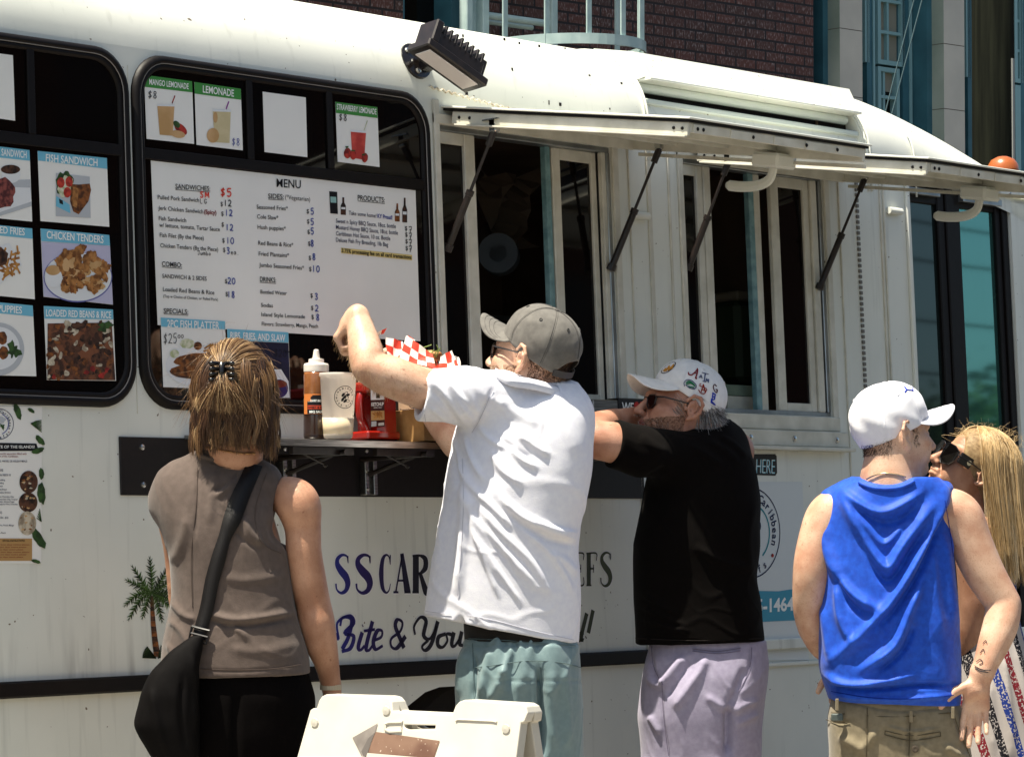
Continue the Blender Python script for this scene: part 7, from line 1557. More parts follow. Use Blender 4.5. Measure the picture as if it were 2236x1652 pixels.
# shirt
TB_ = cloth('black_cotton', '060403', '080504', .9, .02, .08)
sp = [loft(m3.rows([(1440, 1388, 1672, .150, .03), (1398, 1388, 1671, .150, .03), (1330, 1386, 1663, .152, .03), (1260, 1381, 1653, .155, .03), (1180, 1384, 1661, .155, .02), (1100, 1402, 1661, .150, .02), (1050, 1410, 1656, .140, .02), (1000, 1420, 1645, .125, .02), (965, 1450, 1628, .105, .02), (940, 1490, 1608, .08, .02), (920, 1545, 1590, .04, .02)]), n=2.3)]
sp += [rc(q(1500, 996, -.05), q(1400, 986, -.125), r(54), r(54), .05), rc(q(1400, 986, -.125), q(1330, 966, -.16), r(54), r(52), .02), rc(q(1480, 972, .0), q(1590, 965, .05), r(38), r(42), .04)]
sp += [cut(q(1338, 963, -.155), nrm(q(1300, 957, -.17) - q(1390, 975, -.12)), .006), cut(q(1530, 1403), np.array((0.03, 0, -1)), .004), rc(q(1540, 930, .01), q(1530, 880, .0), r(46), r(48), .006, True)]
def z4f(x, y): return (1234.3 + .249*x, 751.3 + .249*y)
def z5f(x, y): return (1341.7 + .4153*x, 966 + .4153*y)
FO = []
for pts, w, a, f in (([(1090, 880), (1250, 980), (1400, 1080)], 8, .006, z4f), ([(1250, 850), (1400, 930), (1520, 1030)], 8, .006, z4f), ([(1350, 800), (1480, 880), (1600, 1000)], 7, .005, z4f), ([(430, 730), (420, 850), (410, 1000)], 6, .005, z4f), ([(650, 800), (760, 880), (900, 960)], 10, .006, z4f), ([(700, 1210), (800, 1130), (900, 1080)], 9, -.008, z4f), ([(140, 790), (240, 850), (330, 900)], 6, .006, z5f), ([(130, 850), (250, 910), (380, 960)], 6, .007, z5f), ([(150, 920), (280, 970), (400, 990)], 6, .006, z5f), ([(420, 540), (560, 620), (720, 660)], 9, .007, z5f), ([(120, 1010), (300, 1035), (480, 1045)], 2.5, -.003, z5f), ([(740, 300), (700, 500), (720, 700)], 10, .006, z5f)): FO.append(([f(*p) for p in pts], w, a))
sh3 = m3.mesh('shirt', sp, (q(1318, 1420)[0], -.26, q(1500, 1425)[2]), (q(1690, 900)[0], .26, q(1500, 900)[2]), .0044, TB_, FO, noise=.002, nsc=17, cr=.0026, csc=11)
seam(m3, sh3, [[(110, 1028), (300, 1036), (480, 1040), (780, 1028)]], mat('black_seam', '2a2624', .9, .1), .0009, z5f)
LAV = cloth('lavender_chino', 'a09ab0', '968fa6', .8, .15)
pp = [loft(m3.rows([(1760, 1412, 1650, .12, .03), (1651, 1410, 1654, .13, .03), (1564, 1394, 1660, .145, .03), (1506, 1399, 1674, .15, .03), (1472, 1404, 1678, .15, .03), (1440, 1411, 1677, .14, .03), (1396, 1419, 1673, .125, .03)]), n=2.4)] + legs(m3, q(1532, 1450)[0], .03, .72, .085, .10, .085)
FO = []
for pts, w, a in (([(600, 1380), (602, 1500), (598, 1652)], 10, -.030), ([(600, 1390), (650, 1290), (690, 1180)], 9, -.010), ([(190, 1110), (200, 1200), (250, 1280)], 5, -.012), ([(170, 1230), (220, 1270), (260, 1240)], 7, .010), ([(370, 1120), (300, 1200), (230, 1300)], 9, .012), ([(480, 1120), (450, 1200), (360, 1330), (310, 1400)], 10, .012), ([(400, 1150), (330, 1260), (270, 1340)], 7, -.008), ([(250, 1300), (255, 1450), (285, 1650)], 3, -.004), ([(180, 1430), (210, 1480), (240, 1530)], 7, .008), ([(410, 1080), (540, 1090), (665, 1075)], 2.5, -.005), ([(620, 1420), (680, 1380), (760, 1350)], 8, .008), ([(640, 1480), (700, 1450), (760, 1420)], 8, .008), ([(480, 1330), (540, 1370), (600, 1410)], 8, .007), ([(720, 1080), (715, 1160), (690, 1250)], 3, -.004)): FO.append(([z5f(*p) for p in pts], w, a))
tr3 = m3.mesh('trousers', pp + [cut((0, 0, .09), (0, 0, -1))], (-.3, -.2, .05), (.3, .28, q(1500, 1385)[2]), .0052, LAV, FO, noise=.0022, nsc=15, cr=.003, csc=12)
seam(m3, tr3, [[(410, 1082), (540, 1096), (664, 1078)], [(410, 1094), (540, 1108), (664, 1092)], [(250, 1250), (255, 1400), (270, 1530), (285, 1645)], [(722, 1075), (716, 1160), (690, 1240), (650, 1310)], [(195, 1070), (205, 1180), (255, 1270)]], mat('lavender_seam', '6f687c', .9, .1), .0010, z5f)
shoes(m3, q(1532, 1450)[0], .03, .085, 130, DENT)
# ------------------------------------------------------------------ man in the blue sleeveless shirt
m4 = Figure(1940, 8.85, -.15, 'person in a bright blue sleeveless shirt and white cap with one hand on the hip')
q, r = m4.q, m4.r
HR = orient(24, 2, 2); HC = q(1950, 948, .0); HS = 1.02
hp = [inside(p, HR, HC) for p in head_prims(HS)] + [rc(q(1940, 960, -.02), q(1945, 1070, -.02), r(50), r(62), .03), rc(q(1945, 1060, .0), q(1945, 1085, .02), r(62), r(66), .04)]
Vh, Qh = polygonize(hp, (HC[0]-.18, -.18, q(1940, 1110)[2]), HC + (.2, .2, .15), .0028); Vh = relax(Vh, Qh); Nh = vnorm(Vh, Qh); Lh = (Vh - HC) @ HR.T / HS
ap = m4.limb([(1850, 1110, .0, 48), (1808, 1128, .0, 46), (1782, 1200, -.01, 42), (1772, 1262, -.01, 39), (1768, 1330, .02, 34), (1778, 1372, .06, 33)]) + m4.limb([(1778, 1372, .06, 33), (1800, 1410, .14, 30), (1840, 1440, .24, 22)])
ap += m4.limb([(2040, 1110, .0, 46), (2092, 1122, .0, 47), (2118, 1180, .0, 45), (2150, 1250, .0, 42), (2192, 1318, .0, 36)]) + m4.limb([(2192, 1318, .0, 36), (2186, 1360, -.02, 36), (2170, 1405, -.04, 32), (2150, 1455, -.06, 24), (2146, 1470, -.06, 22)], .012)
hR = np.array([nrm((-1, 0, -.05)), nrm((-.10, .10, -1)), nrm((0, -1, 0))]); hR[0] = nrm(hR[0] - hR[1]*(hR[0] @ hR[1])); hR[2] = np.cross(hR[0], hR[1])
if hR[2][1] > 0: hR[2] = -hR[2]
ap += hand_prims(m4, q(2138, 1478, -.065), hR, 1.04, ((8, 12, 8), (6, 8, 6), (9, 12, 8), (14, 14, 10)), 4, (62, 12))
ap += hand_prims(m4, q(1842, 1442, .25), hR, .9, (30, 35, 30), 4, (40, 20))
m4.last = Vh; CHN = curve(skin_line(m4, None, [(1892, 1046), (1908, 1038), (1930, 1033), (1955, 1035), (1978, 1041)], .001), 7)
Va, Qa = polygonize(ap, (q(1715, 1100)[0], -.18, q(1900, 1640)[2]), (q(2250, 1100)[0], .34, q(1900, 1060)[2]), .0038); Va = relax(Va, Qa)
cp = [loft(m4.rows([(1090, 1880, 2010, .06, .01), (1150, 1830, 2040, .10, .01), (1300, 1825, 2050, .11, .01), (1560, 1840, 2070, .11, .02)]))] + legs(m4, q(1955, 1550)[0], .02, .74, .10, .085, .06)
Vc, Qc = polygonize(cp, (-.35, -.25, .02), (.35, .3, 1.6), .012)
V, Q = join([(Vh, Qh), (Va, Qa), (Vc, Qc)]); bd = m4.put('body', V, Q, SKIN1)
HD = hair_mat('dark_crop', [(0, '1d130d'), (.6, '3a281d'), (1, '5c4432')])
fuzz(m4, 'hair', Vh, Nh, (Lh[:, 1] < .040) & (Lh[:, 2] < .05) & (Lh[:, 2] > -.055 + .25*np.clip(Lh[:, 1] + .05, 0, 1)) & ~((np.abs(Lh[:, 0]) > .066) & (Lh[:, 1] > -.045) & (Lh[:, 1] < .02) & (Lh[:, 2] < .03)), 6500, .006, .0005, HD, -HR[2]*.8 - HR[1]*.4, .8)
CAP4 = cloth('white_cap_cotton', 'e3e3e8', 'dcdce3', .88, .1, bump=.14)
c4, CV4, tow4 = cap(m4, orient(22, 8, -4), HC + HR[2]*.010, CAP4, 1.09, edge=(.030, -.034), brim=.084, droop=.060, wr=.0022, tilt=-.012)
def on4(pts, lift=.0016):
    W_ = m4.fr.w(tow4(CV4.reshape(-1, 3))); xy, dep = proj(W_); out = []
    for x, y in pts:
        d = np.hypot(xy[:, 0]-x, xy[:, 1]-y); I = np.argsort(d)[:10]; I = I[dep[I] < dep[I].min() + .03]; w = 1/(d[I] + .6); p = (W_[I]*w[:, None]).sum(0)/w.sum(); R0 = ray(x, y)/F; tt = ((p - CAM) @ R0) / (R0 @ R0); out.append(CAM + R0*(tt - lift*1.6))
    return np.array(out)
m = MB(WF)
for st in ([(1975, 843), (1980, 850), (1993, 852)], [(1980, 850), (1976, 856)], [(1993, 848), (1993, 854)]): m.tube(on4(curve(st, 4) if len(st) > 2 else np.array([st[0], st[1]], float)), .0022, 6)
m.build('emblem', ROY, c4)
for i, ch in enumerate('TUCKY'):                # end of the word stitched on the back edge
    V_, Fc = glyphs(ch, .03); x0, y0 = 1880 + i*5.6, 978.5 + i*.6 - max(0, i-1)*1.2; P = on4([(x0 + v[0]*8.5*.75, y0 - v[1]*8.8) for v in V_], .002); mb = MB(WF); mb.add(P, Fc); mb.build('stitched_letter', mat('navy_thread', '1d2a63', .7, .2), c4)
m = MB(m4.fr); C_ = CHN
m.tube(C_, .0020, 6); m.build('neck_chain', mat('silver_gold', 'c9b58a', .25, .5, metal=1.0), m4.root, smooth=True)
BLU = cloth('blue_jersey', '1550c2', '0f43ae', .6, .10, .3)
def zq(x, y): return (1610 + .5128*x, 805 + .5128*y)
sp = [loft(m4.rows([(1560, 1818, 2096, .150, .02), (1525, 1810, 2096, .150, .02), (1497, 1800, 2098, .156, .02), (1456, 1788, 2097, .158, .02), (1369, 1788, 2095, .155, .02), (1266, 1791, 2088, .150, .02), (1200, 1786, 2080, .142, .02), (1159, 1782, 2074, .135, .02), (1107, 1797, 2066, .130, .01), (1080, 1810, 2068, .120, .005), (1064, 1830, 2070, .110, -.005), (1050, 1850, 2060, .098, -.012), (1042, 1862, 2050, .09, -.015)]), n=2.35)]
sp += [rc(q(1850, 1082, .0), q(1816, 1092, .0), r(32), r(26), .03), rc(q(2030, 1078, .0), q(2062, 1072, .0), r(32), r(20), .02)]
sp += [cut(q(1950, 1533), (-.04, 0, -1), .006), ell(q(1936, 1016, -.07), (r(66), .14, r(43)), k=.008, sub=True)]
for w in (-.14, 0, .12): sp += [rc(q(1748, 1060, w), q(1745, 1200, w), r(44), r(34), .010, True), rc(q(2128, 1090, w), q(2128, 1180, w), r(50), r(46), .010, True)]
FO = []
for pts, w, a in (([(440, 520), (500, 660), (570, 790), (640, 850), (700, 760), (780, 640), (880, 510)], 15, .020), ([(470, 620), (550, 780), (640, 900), (720, 800), (800, 690)], 11, -.015), ([(450, 520), (540, 590), (620, 610), (700, 580), (790, 520)], 10, .012), ([(480, 570), (600, 650), (700, 640), (780, 570)], 10, -.011), ([(500, 590), (590, 720), (640, 740), (720, 640)], 9, .010), ([(900, 490), (840, 640), (780, 780), (700, 930), (580, 1090), (390, 1255)], 13, .022), ([(880, 590), (820, 760), (740, 920), (640, 1050), (520, 1150)], 10, -.016), ([(790, 880), (730, 1030), (690, 1140), (640, 1210), (520, 1290)], 13, .020), ([(760, 1080), (700, 1200), (600, 1290)], 9, -.012), ([(370, 600), (380, 740), (430, 880), (520, 980), (620, 1035)], 12, .014), ([(420, 860), (470, 980), (560, 1060)], 9, -.010), ([(430, 900), (440, 1050), (490, 1170)], 11, .012), ([(360, 1000), (380, 1120), (400, 1250)], 10, .008), ([(370, 1300), (480, 1345), (620, 1330), (760, 1300)], 9, .014), ([(395, 1350), (560, 1365), (740, 1350), (930, 1345)], 6, -.014), ([(400, 1382), (520, 1400), (700, 1405), (940, 1385)], 6, .008), ([(880, 700), (900, 900), (930, 1100)], 12, .009), ([(820, 760), (840, 950), (870, 1150)], 14, .007), ([(360, 560), (335, 660), (345, 760)], 6, .007), ([(890, 560), (905, 680), (915, 800)], 6, .006)): FO.append(([zq(*p) for p in pts], w*.9, a*1.3))
sl4 = m4.mesh('sleeveless_shirt', sp, (q(1755, 1560)[0], -.25, q(1900, 1570)[2]), (q(2120, 1020)[0], .26, q(1900, 1030)[2]), .0042, BLU, FO, noise=.0018, nsc=15, cr=.0022, csc=11)
seam(m4, sl4, [[(400, 1372), (560, 1398), (740, 1404), (940, 1386)], [(362, 570), (334, 680), (350, 765)], [(884, 560), (906, 690), (920, 800)]], mat('blue_seam', '05207a', .9, .1), .0010, zq)
m = MB(m4.fr); C_ = curve(skin_line(m4, None, [(1876, 1052), (1888, 1059), (1908, 1065), (1936, 1067), (1964, 1064), (1984, 1057), (1996, 1050)], .0), 6); m.tube(C_, .006, 6); m.build('neckband', BLU, m4.root, smooth=True)
KHA = cloth('khaki_twill', '827761', '766c57', .85, .15)
pp = [loft(m4.rows([(1760, 1812, 2122, .14, .03), (1651, 1811, 2122, .145, .03), (1600, 1808, 2112, .148, .03), (1564, 1808, 2104, .148, .03), (1530, 1815, 2094, .14, .03), (1505, 1822, 2088, .13, .03)]), n=2.5), cut(q(1955, 1745), (0, 0, -1))]
FO = []
for pts, w, a in (([(740, 1460), (735, 1560), (730, 1652)], 6, -.010), ([(555, 1440), (552, 1560), (550, 1652)], 3, -.004), ([(915, 1440), (945, 1540), (990, 1650)], 3, -.004), ([(630, 1555), (740, 1580), (865, 1560)], 2.5, -.006), ([(630, 1520), (740, 1545), (860, 1530)], 3, .007), ([(640, 1580), (740, 1595), (860, 1580)], 2, -.004), ([(380, 1490), (430, 1505), (480, 1500)], 3, -.006), ([(430, 1560), (500, 1600), (560, 1650)], 10, .010), ([(590, 1540), (560, 1590), (520, 1620)], 8, .009), ([(880, 1600), (920, 1630), (980, 1652)], 8, .008), ([(400, 1400), (660, 1452), (920, 1440)], 2.5, -.004)): FO.append(([zq(*p) for p in pts], w, a))
sh4 = m4.mesh('shorts', pp, (q(1795, 1760)[0], -.2, q(1900, 1755)[2]), (q(2140, 1500)[0], .26, q(1900, 1500)[2]), .005, KHA, FO, noise=.0016, nsc=14, cr=.0024, csc=12)
seam(m4, sh4, [[(628, 1556), (740, 1582), (866, 1562)], [(630, 1540), (740, 1562), (864, 1544)], [(628, 1556), (630, 1540)], [(864, 1544), (866, 1562)], [(553, 1440), (552, 1560), (550, 1650)], [(912, 1436), (942, 1530), (992, 1650)], [(378, 1492), (430, 1508), (478, 1502)], [(738, 1458), (734, 1550), (730, 1650)], [(400, 1462), (660, 1482), (915, 1462)]], mat('khaki_seam', '51493a', .9, .1), .0011, zq)
m = MB(m4.fr); c = q(*zq(757, 1617), -.128); m.lathe(c, [(.010, 0), (.010, -.003), (.006, -.004), (0, -.003)], 14, np.array([(1., 0, 0), (0, 0, 1.), (0, 1., 0)])); m.build('button', mat('button_brown', '4a4034', .4, .4), sh4)
m = MB(m4.fr)
for x, y in ((740, 1478), (425, 1428), (918, 1462)): m.obox(q(*zq(x, y), -.128 if x == 740 else -.098), np.eye(3), (.0045, .003, .016), .002)
m.build('belt_loop', KHA, sh4)
m = MB(m4.fr); m.obox(q(*zq(425, 1482), -.085), np.eye(3), (.016, .008, .010), .003); m.build('pocket_clip', mat('clip_grey', '4a5350', .4, .5), sh4)
INKT = mat('tattoo_ink', '2a2e33', .6, .2); m = MB(WF)
I4 = np.where(True)[0] if False else None
Wv = m4.fr.w(Va); xyv, depv = proj(Wv)
for st in ([(2128, 1452), (2138, 1458), (2150, 1462), (2163, 1462)], [(2132, 1444), (2140, 1438), (2146, 1445), (2138, 1450)], [(2140, 1425), (2147, 1416), (2150, 1424)], [(2146, 1404), (2152, 1397), (2155, 1404)], [(2128, 1456), (2140, 1464), (2158, 1467)]):
    P = []
    for x, y in curve(st, 4):
        d = np.hypot(xyv[:, 0]-x, xyv[:, 1]-y); I = np.where(d < 4)[0]
        if not len(I): continue
        p = Wv[I[np.argmin(depv[I])]]; R0 = ray(x, y)/F; P.append(CAM + R0*(((p-CAM) @ R0)/(R0 @ R0) - .0008))
    if len(P) > 2: m.tube(np.array(P), .0011, 5)
if m.n: m.build('wrist_tattoo', INKT, m4.root)
shoes(m4, q(1955, 1550)[0], .02, .10, 70, mat('shoe_tan', '8a7a62', .7, .3))
# ------------------------------------------------------------------ woman with long fair hair
m5 = Figure(2140, 9.25, -.15, 'person with long straight blonde hair, big black sunglasses and a striped dress')
q, r = m5.q, m5.r
HR = orient(202, 30, 12); HC = q(2119, 1022, .0); HS = .97
hp = [inside(p, HR, HC) for p in head_prims(HS)] + [rc(q(2130, 1040, .02), q(2140, 1140, .02), r(42), r(46), .03)]
Vh, Qh = polygonize(hp, HC - (.2, .2, .22), HC + (.2, .2, .16), .0030); Vh = relax(Vh, Qh)
ap = m5.limb([(2140, 1165, -.03, 46), (2128, 1190, -.04, 42), (2128, 1260, -.04, 36), (2132, 1330, -.03, 36), (2125, 1400, .0, 32), (2112, 1450, .06, 28), (2080, 1470, .16, 20)]) + m5.limb([(2160, 1165, .2, 42), (2150, 1300, .24, 34), (2080, 1330, .2, 26)])
Va, Qa = polygonize(ap, (q(2040, 1300)[0], -.15, q(2100, 1500)[2]), (q(2230, 1300)[0], .32, q(2100, 1100)[2]), .0048); Va = relax(Va, Qa)
cp = [loft(m5.rows([(1120, 2110, 2190, .05, .03), (1250, 2100, 2210, .09, .05), (1500, 2110, 2230, .10, .06)]))] + legs(m5, q(2165, 1450)[0], .06, .62, .08, .07, .045)
Vc, Qc = polygonize(cp, (-.35, -.25, .02), (.35, .35, 1.4), .012)
V, Q = join([(Vh, Qh), (Va, Qa), (Vc, Qc)]); m5.put('body', V, Q, SKIN3)
def stripes(nt, N, L, b, mp, out):
    tc = N.new('ShaderNodeTexCoord'); m_ = N.new('ShaderNodeMapping'); m_.inputs['Rotation'].default_value = (0, math.radians(16), math.radians(35)); m_.inputs['Scale'].default_value = (22, 22, 22); L.new(tc.outputs['Object'], m_.inputs[0])
    nz = N.new('ShaderNodeTexNoise'); nz.inputs['Scale'].default_value = 3; L.new(tc.outputs['Object'], nz.inputs['Vector'])
    sx = N.new('ShaderNodeSeparateXYZ'); L.new(m_.outputs[0], sx.inputs[0])
    ad = N.new('ShaderNodeMath'); ad.operation = 'ADD'; L.new(sx.outputs[0], ad.inputs[0]); L.new(nz.outputs[0], ad.inputs[1])
    fr = N.new('ShaderNodeMath'); fr.operation = 'FRACT'; L.new(ad.outputs[0], fr.inputs[0])
    gt = N.new('ShaderNodeMath'); gt.operation = 'GREATER_THAN'; gt.inputs[1].default_value = .52; L.new(fr.outputs[0], gt.inputs[0])
    fl = N.new('ShaderNodeMath'); fl.operation = 'FLOOR'; L.new(ad.outputs[0], fl.inputs[0]); md = N.new('ShaderNodeMath'); md.operation = 'WRAP'; md.inputs[1].default_value = 3; md.inputs[2].default_value = 0; L.new(fl.outputs[0], md.inputs[0])
    dv = N.new('ShaderNodeMath'); dv.operation = 'MULTIPLY_ADD'; dv.inputs[1].default_value = .33; dv.inputs[2].default_value = .1; L.new(md.outputs[0], dv.inputs[0])
    cr = N.new('ShaderNodeValToRGB'); cr.color_ramp.interpolation = 'CONSTANT'; e = cr.color_ramp.elements; e[0].color = (*lin('6a1a24'), 1); e[1].position = .33; e[1].color = (*lin('17161c'), 1); e2 = e.new(.66); e2.color = (*lin('1a2f74'), 1); L.new(dv.outputs[0], cr.inputs[0])
    n2 = N.new('ShaderNodeTexNoise'); n2.inputs['Scale'].default_value = 160; L.new(tc.outputs['Object'], n2.inputs['Vector']); g2 = N.new('ShaderNodeMath'); g2.operation = 'LESS_THAN'; g2.inputs[1].default_value = .57; L.new(n2.outputs[0], g2.inputs[0])
    mu = N.new('ShaderNodeMath'); mu.operation = 'MULTIPLY'; L.new(gt.outputs[0], mu.inputs[0]); L.new(g2.outputs[0], mu.inputs[1])
    mx = N.new('ShaderNodeMix'); mx.data_type = 'RGBA'; mx.inputs[6].default_value = (*lin('a39c98'), 1); L.new(mu.outputs[0], mx.inputs[0]); L.new(cr.outputs[0], mx.inputs[7]); L.new(mx.outputs[2], b.inputs['Base Color'])
DRS = mat('striped_dress', 'a39c98', .8, .2, extra=stripes)
dp = [loft(m5.rows([(1780, 2050, 2330, .20, .06), (1652, 2062, 2300, .18, .06), (1500, 2080, 2262, .15, .06), (1400, 2086, 2236, .125, .06), (1330, 2090, 2222, .115, .06), (1230, 2094, 2216, .115, .05), (1170, 2108, 2205, .09, .04), (1150, 2120, 2195, .07, .04)]), n=2.2)]
FO = [([(2190, 1420), (2200, 1520), (2215, 1652)], 9, .012), ([(2160, 1480), (2165, 1560), (2170, 1652)], 9, .010), ([(2215, 1400), (2235, 1500), (2260, 1600)], 8, .010)]
m5.mesh('dress', dp + [cut((0, 0, .42), (0, 0, -1))], (-.4, -.25, .40), (.45, .35, q(2140, 1140)[2]), .0065, DRS, FO, noise=.003, nsc=12)
def tw5(p): return np.asarray(p) @ HR * HS + HC
glasses(m5, HR, HC + HR[2]*.000 + HR[1]*.004, 1.02, [(.006, .020), (.022, .026), (.050, .025), (.068, .016), (.067, -.014), (.056, -.032), (.030, -.036), (.012, -.022)], lm=mat('black_lens', '070606', .08, .7))
m = MB(m5.fr)
for s_ in (-1, 1): m.obox(tw5((s_*.074, .062, .004)), HR, (.004, .022, .016), .003)
m.build('wide_temple', FRM, m5.root)
m = MB(m5.fr); p = tw5((.0785, .052, .004)) if False else tw5((-.0785, .050, .004)); p2 = tw5((.0785, .050, .004)); p = p if p[1] < p2[1] else p2
m.lathe(p, [(.004, 0), (.0075, .0), (.0075, .002), (.004, .002)], 14, np.array([HR[1], HR[2], HR[0] * (1 if p is p2 else -1)])); m.build('temple_badge', mat('badge_gold', 'd6cdb4', .25, .5, metal=1.0), m5.root)
HBl = hair_mat('blonde_hair', [(0, '6b5036'), (.4, 'ad8c5c'), (.75, 'd6b888'), (1, 'efdcb8')], .36, .5)
EC = tw5((0, -.016, .034)); ER = np.array((.085, .110, .098)) * HS
up5 = [inside(ell((0, 0, 0), ER*.985, k=.02), HR, EC), loft(m5.rows([(1252, 2176, 2226, .05, .05), (1180, 2142, 2228, .08, .045), (1100, 2128, 2222, .095, .03), (1040, 2122, 2214, .10, .02), (1000, 2126, 2200, .08, .01)]), n=2.2, k=.03), inside(ell((0, .115, -.03), (.066, .075, .115), k=.012, sub=True), HR, HC)]
Vm, Qm = polygonize(up5, (q(2040, 1000)[0], -.22, q(2100, 1270)[2]), (q(2270, 1000)[0], .24, q(2100, 920)[2]), .007); hb5 = m5.put('hair', Vm, Qm, mat('blonde_mass', '7d6444', .6, .3, col2='a08660', scale=90))
def root5():
    while True:
        d = nrm(RNG.normal(size=3))
        if d[2] > -.1 and d[1] < .66 and not (d[1] > .38 and d[2] < .66): return d
paths, tone = combed(6000, EC, HR, ER, lambda: q(2150, 1185 + 55*RNG.random() + 20*RNG.normal())[2], root5, locks=190, k0=1.0, kj=.07, curl=.0035, drift=(.10, 0, 0), spread=.006)
LH = (paths - HC) @ HR.T; ok_ = ~(((LH[..., 1] > .050) & (LH[..., 2] < .075) & (LH[..., 2] > -.16)).any(1)); paths, tone = paths[ok_], tone[ok_]      # keep the face clear
strands(m5, 'hair_strand', paths, .00085, HBl, hb5, np.clip(tone + .05, 0, 1))
n = 130; paths = np.zeros((n, 10, 3))
for i in range(n):
    x = RNG.uniform(2085, 2215); p0 = q(x, 952 + max(0, x-2150)**1.7*.02, RNG.uniform(-.08, .08)); d = nrm(RNG.normal(size=3)*.6 + (.15, 0, .9)); t = np.linspace(0, 1, 10)[:, None]; L_ = .02 + .05*RNG.random(); paths[i] = p0 + d*L_*t + RNG.normal(size=3)*.012*np.sin(t*4) + np.array((.01, 0, -.012))*t*t
strands(m5, 'hair_strand', paths, .0004, HBl, hb5, np.full(n, .7))
shoes(m5, q(2165, 1450)[0], .06, .08, 150, DENT)
# ================================================================== things on and around the counter
def czat(v): return CZ + tilt * (v + .305) / .297 + .0005
def on_counter(x, v, y=955):
    P = TR.at(x, y, v); return TR.w((P[0], v, czat(v)))[0]
def px(x, y, v): P = TR.at(x, y, v); return F / ((TR.w(P) - CAM) @ M3)[0, 2]       # sheet units per metre there
vdir = nrm(np.array((CAM[0], CAM[1], 0)) - np.array((0.3, -.3, 0)))
def wrap_text(mb, c, R, txt, a0, z, h, bold=.01, sx=1.0):        # lettering round an upright cylinder; a0 = angle of its middle
    V, Fc = glyphs(txt, bold); w = (V[:, 0].max() + V[:, 0].min()) / 2; a = a0 + (V[:, 0] - w) * h * sx / R
    mb.add(np.stack([c[0] + R*np.cos(a), c[1] + R*np.sin(a), c[2] + z + V[:, 1]*h], 1), Fc)
def band(mb, c, R, a0, a1, z0, z1, n=18):
    a = np.linspace(a0, a1, n); V = np.concatenate([np.stack([c[0] + R*np.cos(a), c[1] + R*np.sin(a), np.full(n, c[2] + z)], 1) for z in (z0, z1)]); mb.add(V, [(i, i+1, n+i+1, n+i) for i in range(n-1)])
av = lambda c: math.atan2(CAM[1] - c[1], CAM[0] - c[0])
# squeeze bottle of sauce
c = on_counter(690, -.17); k = px(690, 950, -.17); R = 27.5 / k; H = 175 / k * .93
bt = empty('sauce_bottle', c, 'clear squeeze bottle of brown barbecue sauce with a white nozzle on the counter', 'bottle')
m = MB(); m.lathe(c, [(R*.9, 0), (R*.98, .004), (R, .012), (R, H*.52), (R*.95, H*.56), (R, H*.60), (R, H*.86), (R*.97, H*.90)], 32)
def sauce_nodes(nt, N, L, b, mp, out):
    sp = N.new('ShaderNodeSeparateXYZ'); g_ = N.new('ShaderNodeNewGeometry'); L.new(g_.outputs['Position'], sp.inputs[0]); mr = N.new('ShaderNodeMapRange'); mr.inputs[1].default_value = c[2]*1.0 + .085; mr.inputs[2].default_value = c[2] + .095; L.new(sp.outputs[2], mr.inputs[0])
    nz = N.new('ShaderNodeTexNoise'); nz.inputs['Scale'].default_value = 60; L.new(mp.outputs[0], nz.inputs['Vector']); mxa = N.new('ShaderNodeMix'); mxa.data_type = 'RGBA'; mxa.inputs[6].default_value = (*lin('7a4424'), 1); mxa.inputs[7].default_value = (*lin('a06a3c'), 1); L.new(nz.outputs[0], mxa.inputs[0])
    mx = N.new('ShaderNodeMix'); mx.data_type = 'RGBA'; mx.inputs[6].default_value = (*lin('2c1a12'), 1); L.new(mr.outputs[0], mx.inputs[0]); L.new(mxa.outputs[2], mx.inputs[7]); L.new(mx.outputs[2], b.inputs['Base Color'])
m.build('bottle_body', mat('bbq_bottle', '2c1a12', .18, .6, coat=.5, extra=sauce_nodes), bt, smooth=True)
m = MB(); m.lathe(c + (0, 0, H*.90), [(R*.99, 0), (R*1.0, .004), (R*1.0, .018), (R*.93, .022), (R*.62, .024), (R*.60, .034), (R*.3, .036), (R*.2, .058), (R*.12, .060)], 32); m.build('nozzle_cap', mat('white_plastic', 'dcd5cc', .35, .5, sss=.1), bt, smooth=False)
a0 = av(c); m = MB(); band(m, c, R + .0006, a0 - 1.2, a0 + 1.2, H*.33, H*.60); lb = m.build('label', mat('orange_label', 'c8763a', .4, .4), bt)
m = MB(); band(m, c, R + .0011, a0 - .75, a0 + .95, H*.335, H*.50)
for i in range(9): t = i/8*math.pi; band(m, c, R + .0011, a0 + .1 - .55*math.sin(t/2+.8), a0 + .1 + .55*math.sin(t/2+.8), H*(.50 + .009*i), H*(.509 + .009*i), 6)
m.build('label_print', INK, lb)
m = MB(); wrap_text(m, c, R + .0017, "CHEF BOB'S", a0 + .1, H*.495, .0075, .03); wrap_text(m, c, R + .0017, 'BBQ SAUCE', a0 + .1, H*.345, .0085, .03); band(m, c, R + .0016, a0 - .7, a0 + .9, H*.492, H*.494); m.build('label_text', WINK, lb)
m = MB(); band(m, c, R + .0015, a0 - .7, a0 + .9, H*.395, H*.445); m.build('label_stripe', mat('label_red', 'c2452c', .5, .3), lb); m = MB(); wrap_text(m, c, R + .0019, 'SWEET & SPICY', a0 + .1, H*.405, .0080, .03); m.build('label_stripe_text', INK, lb)
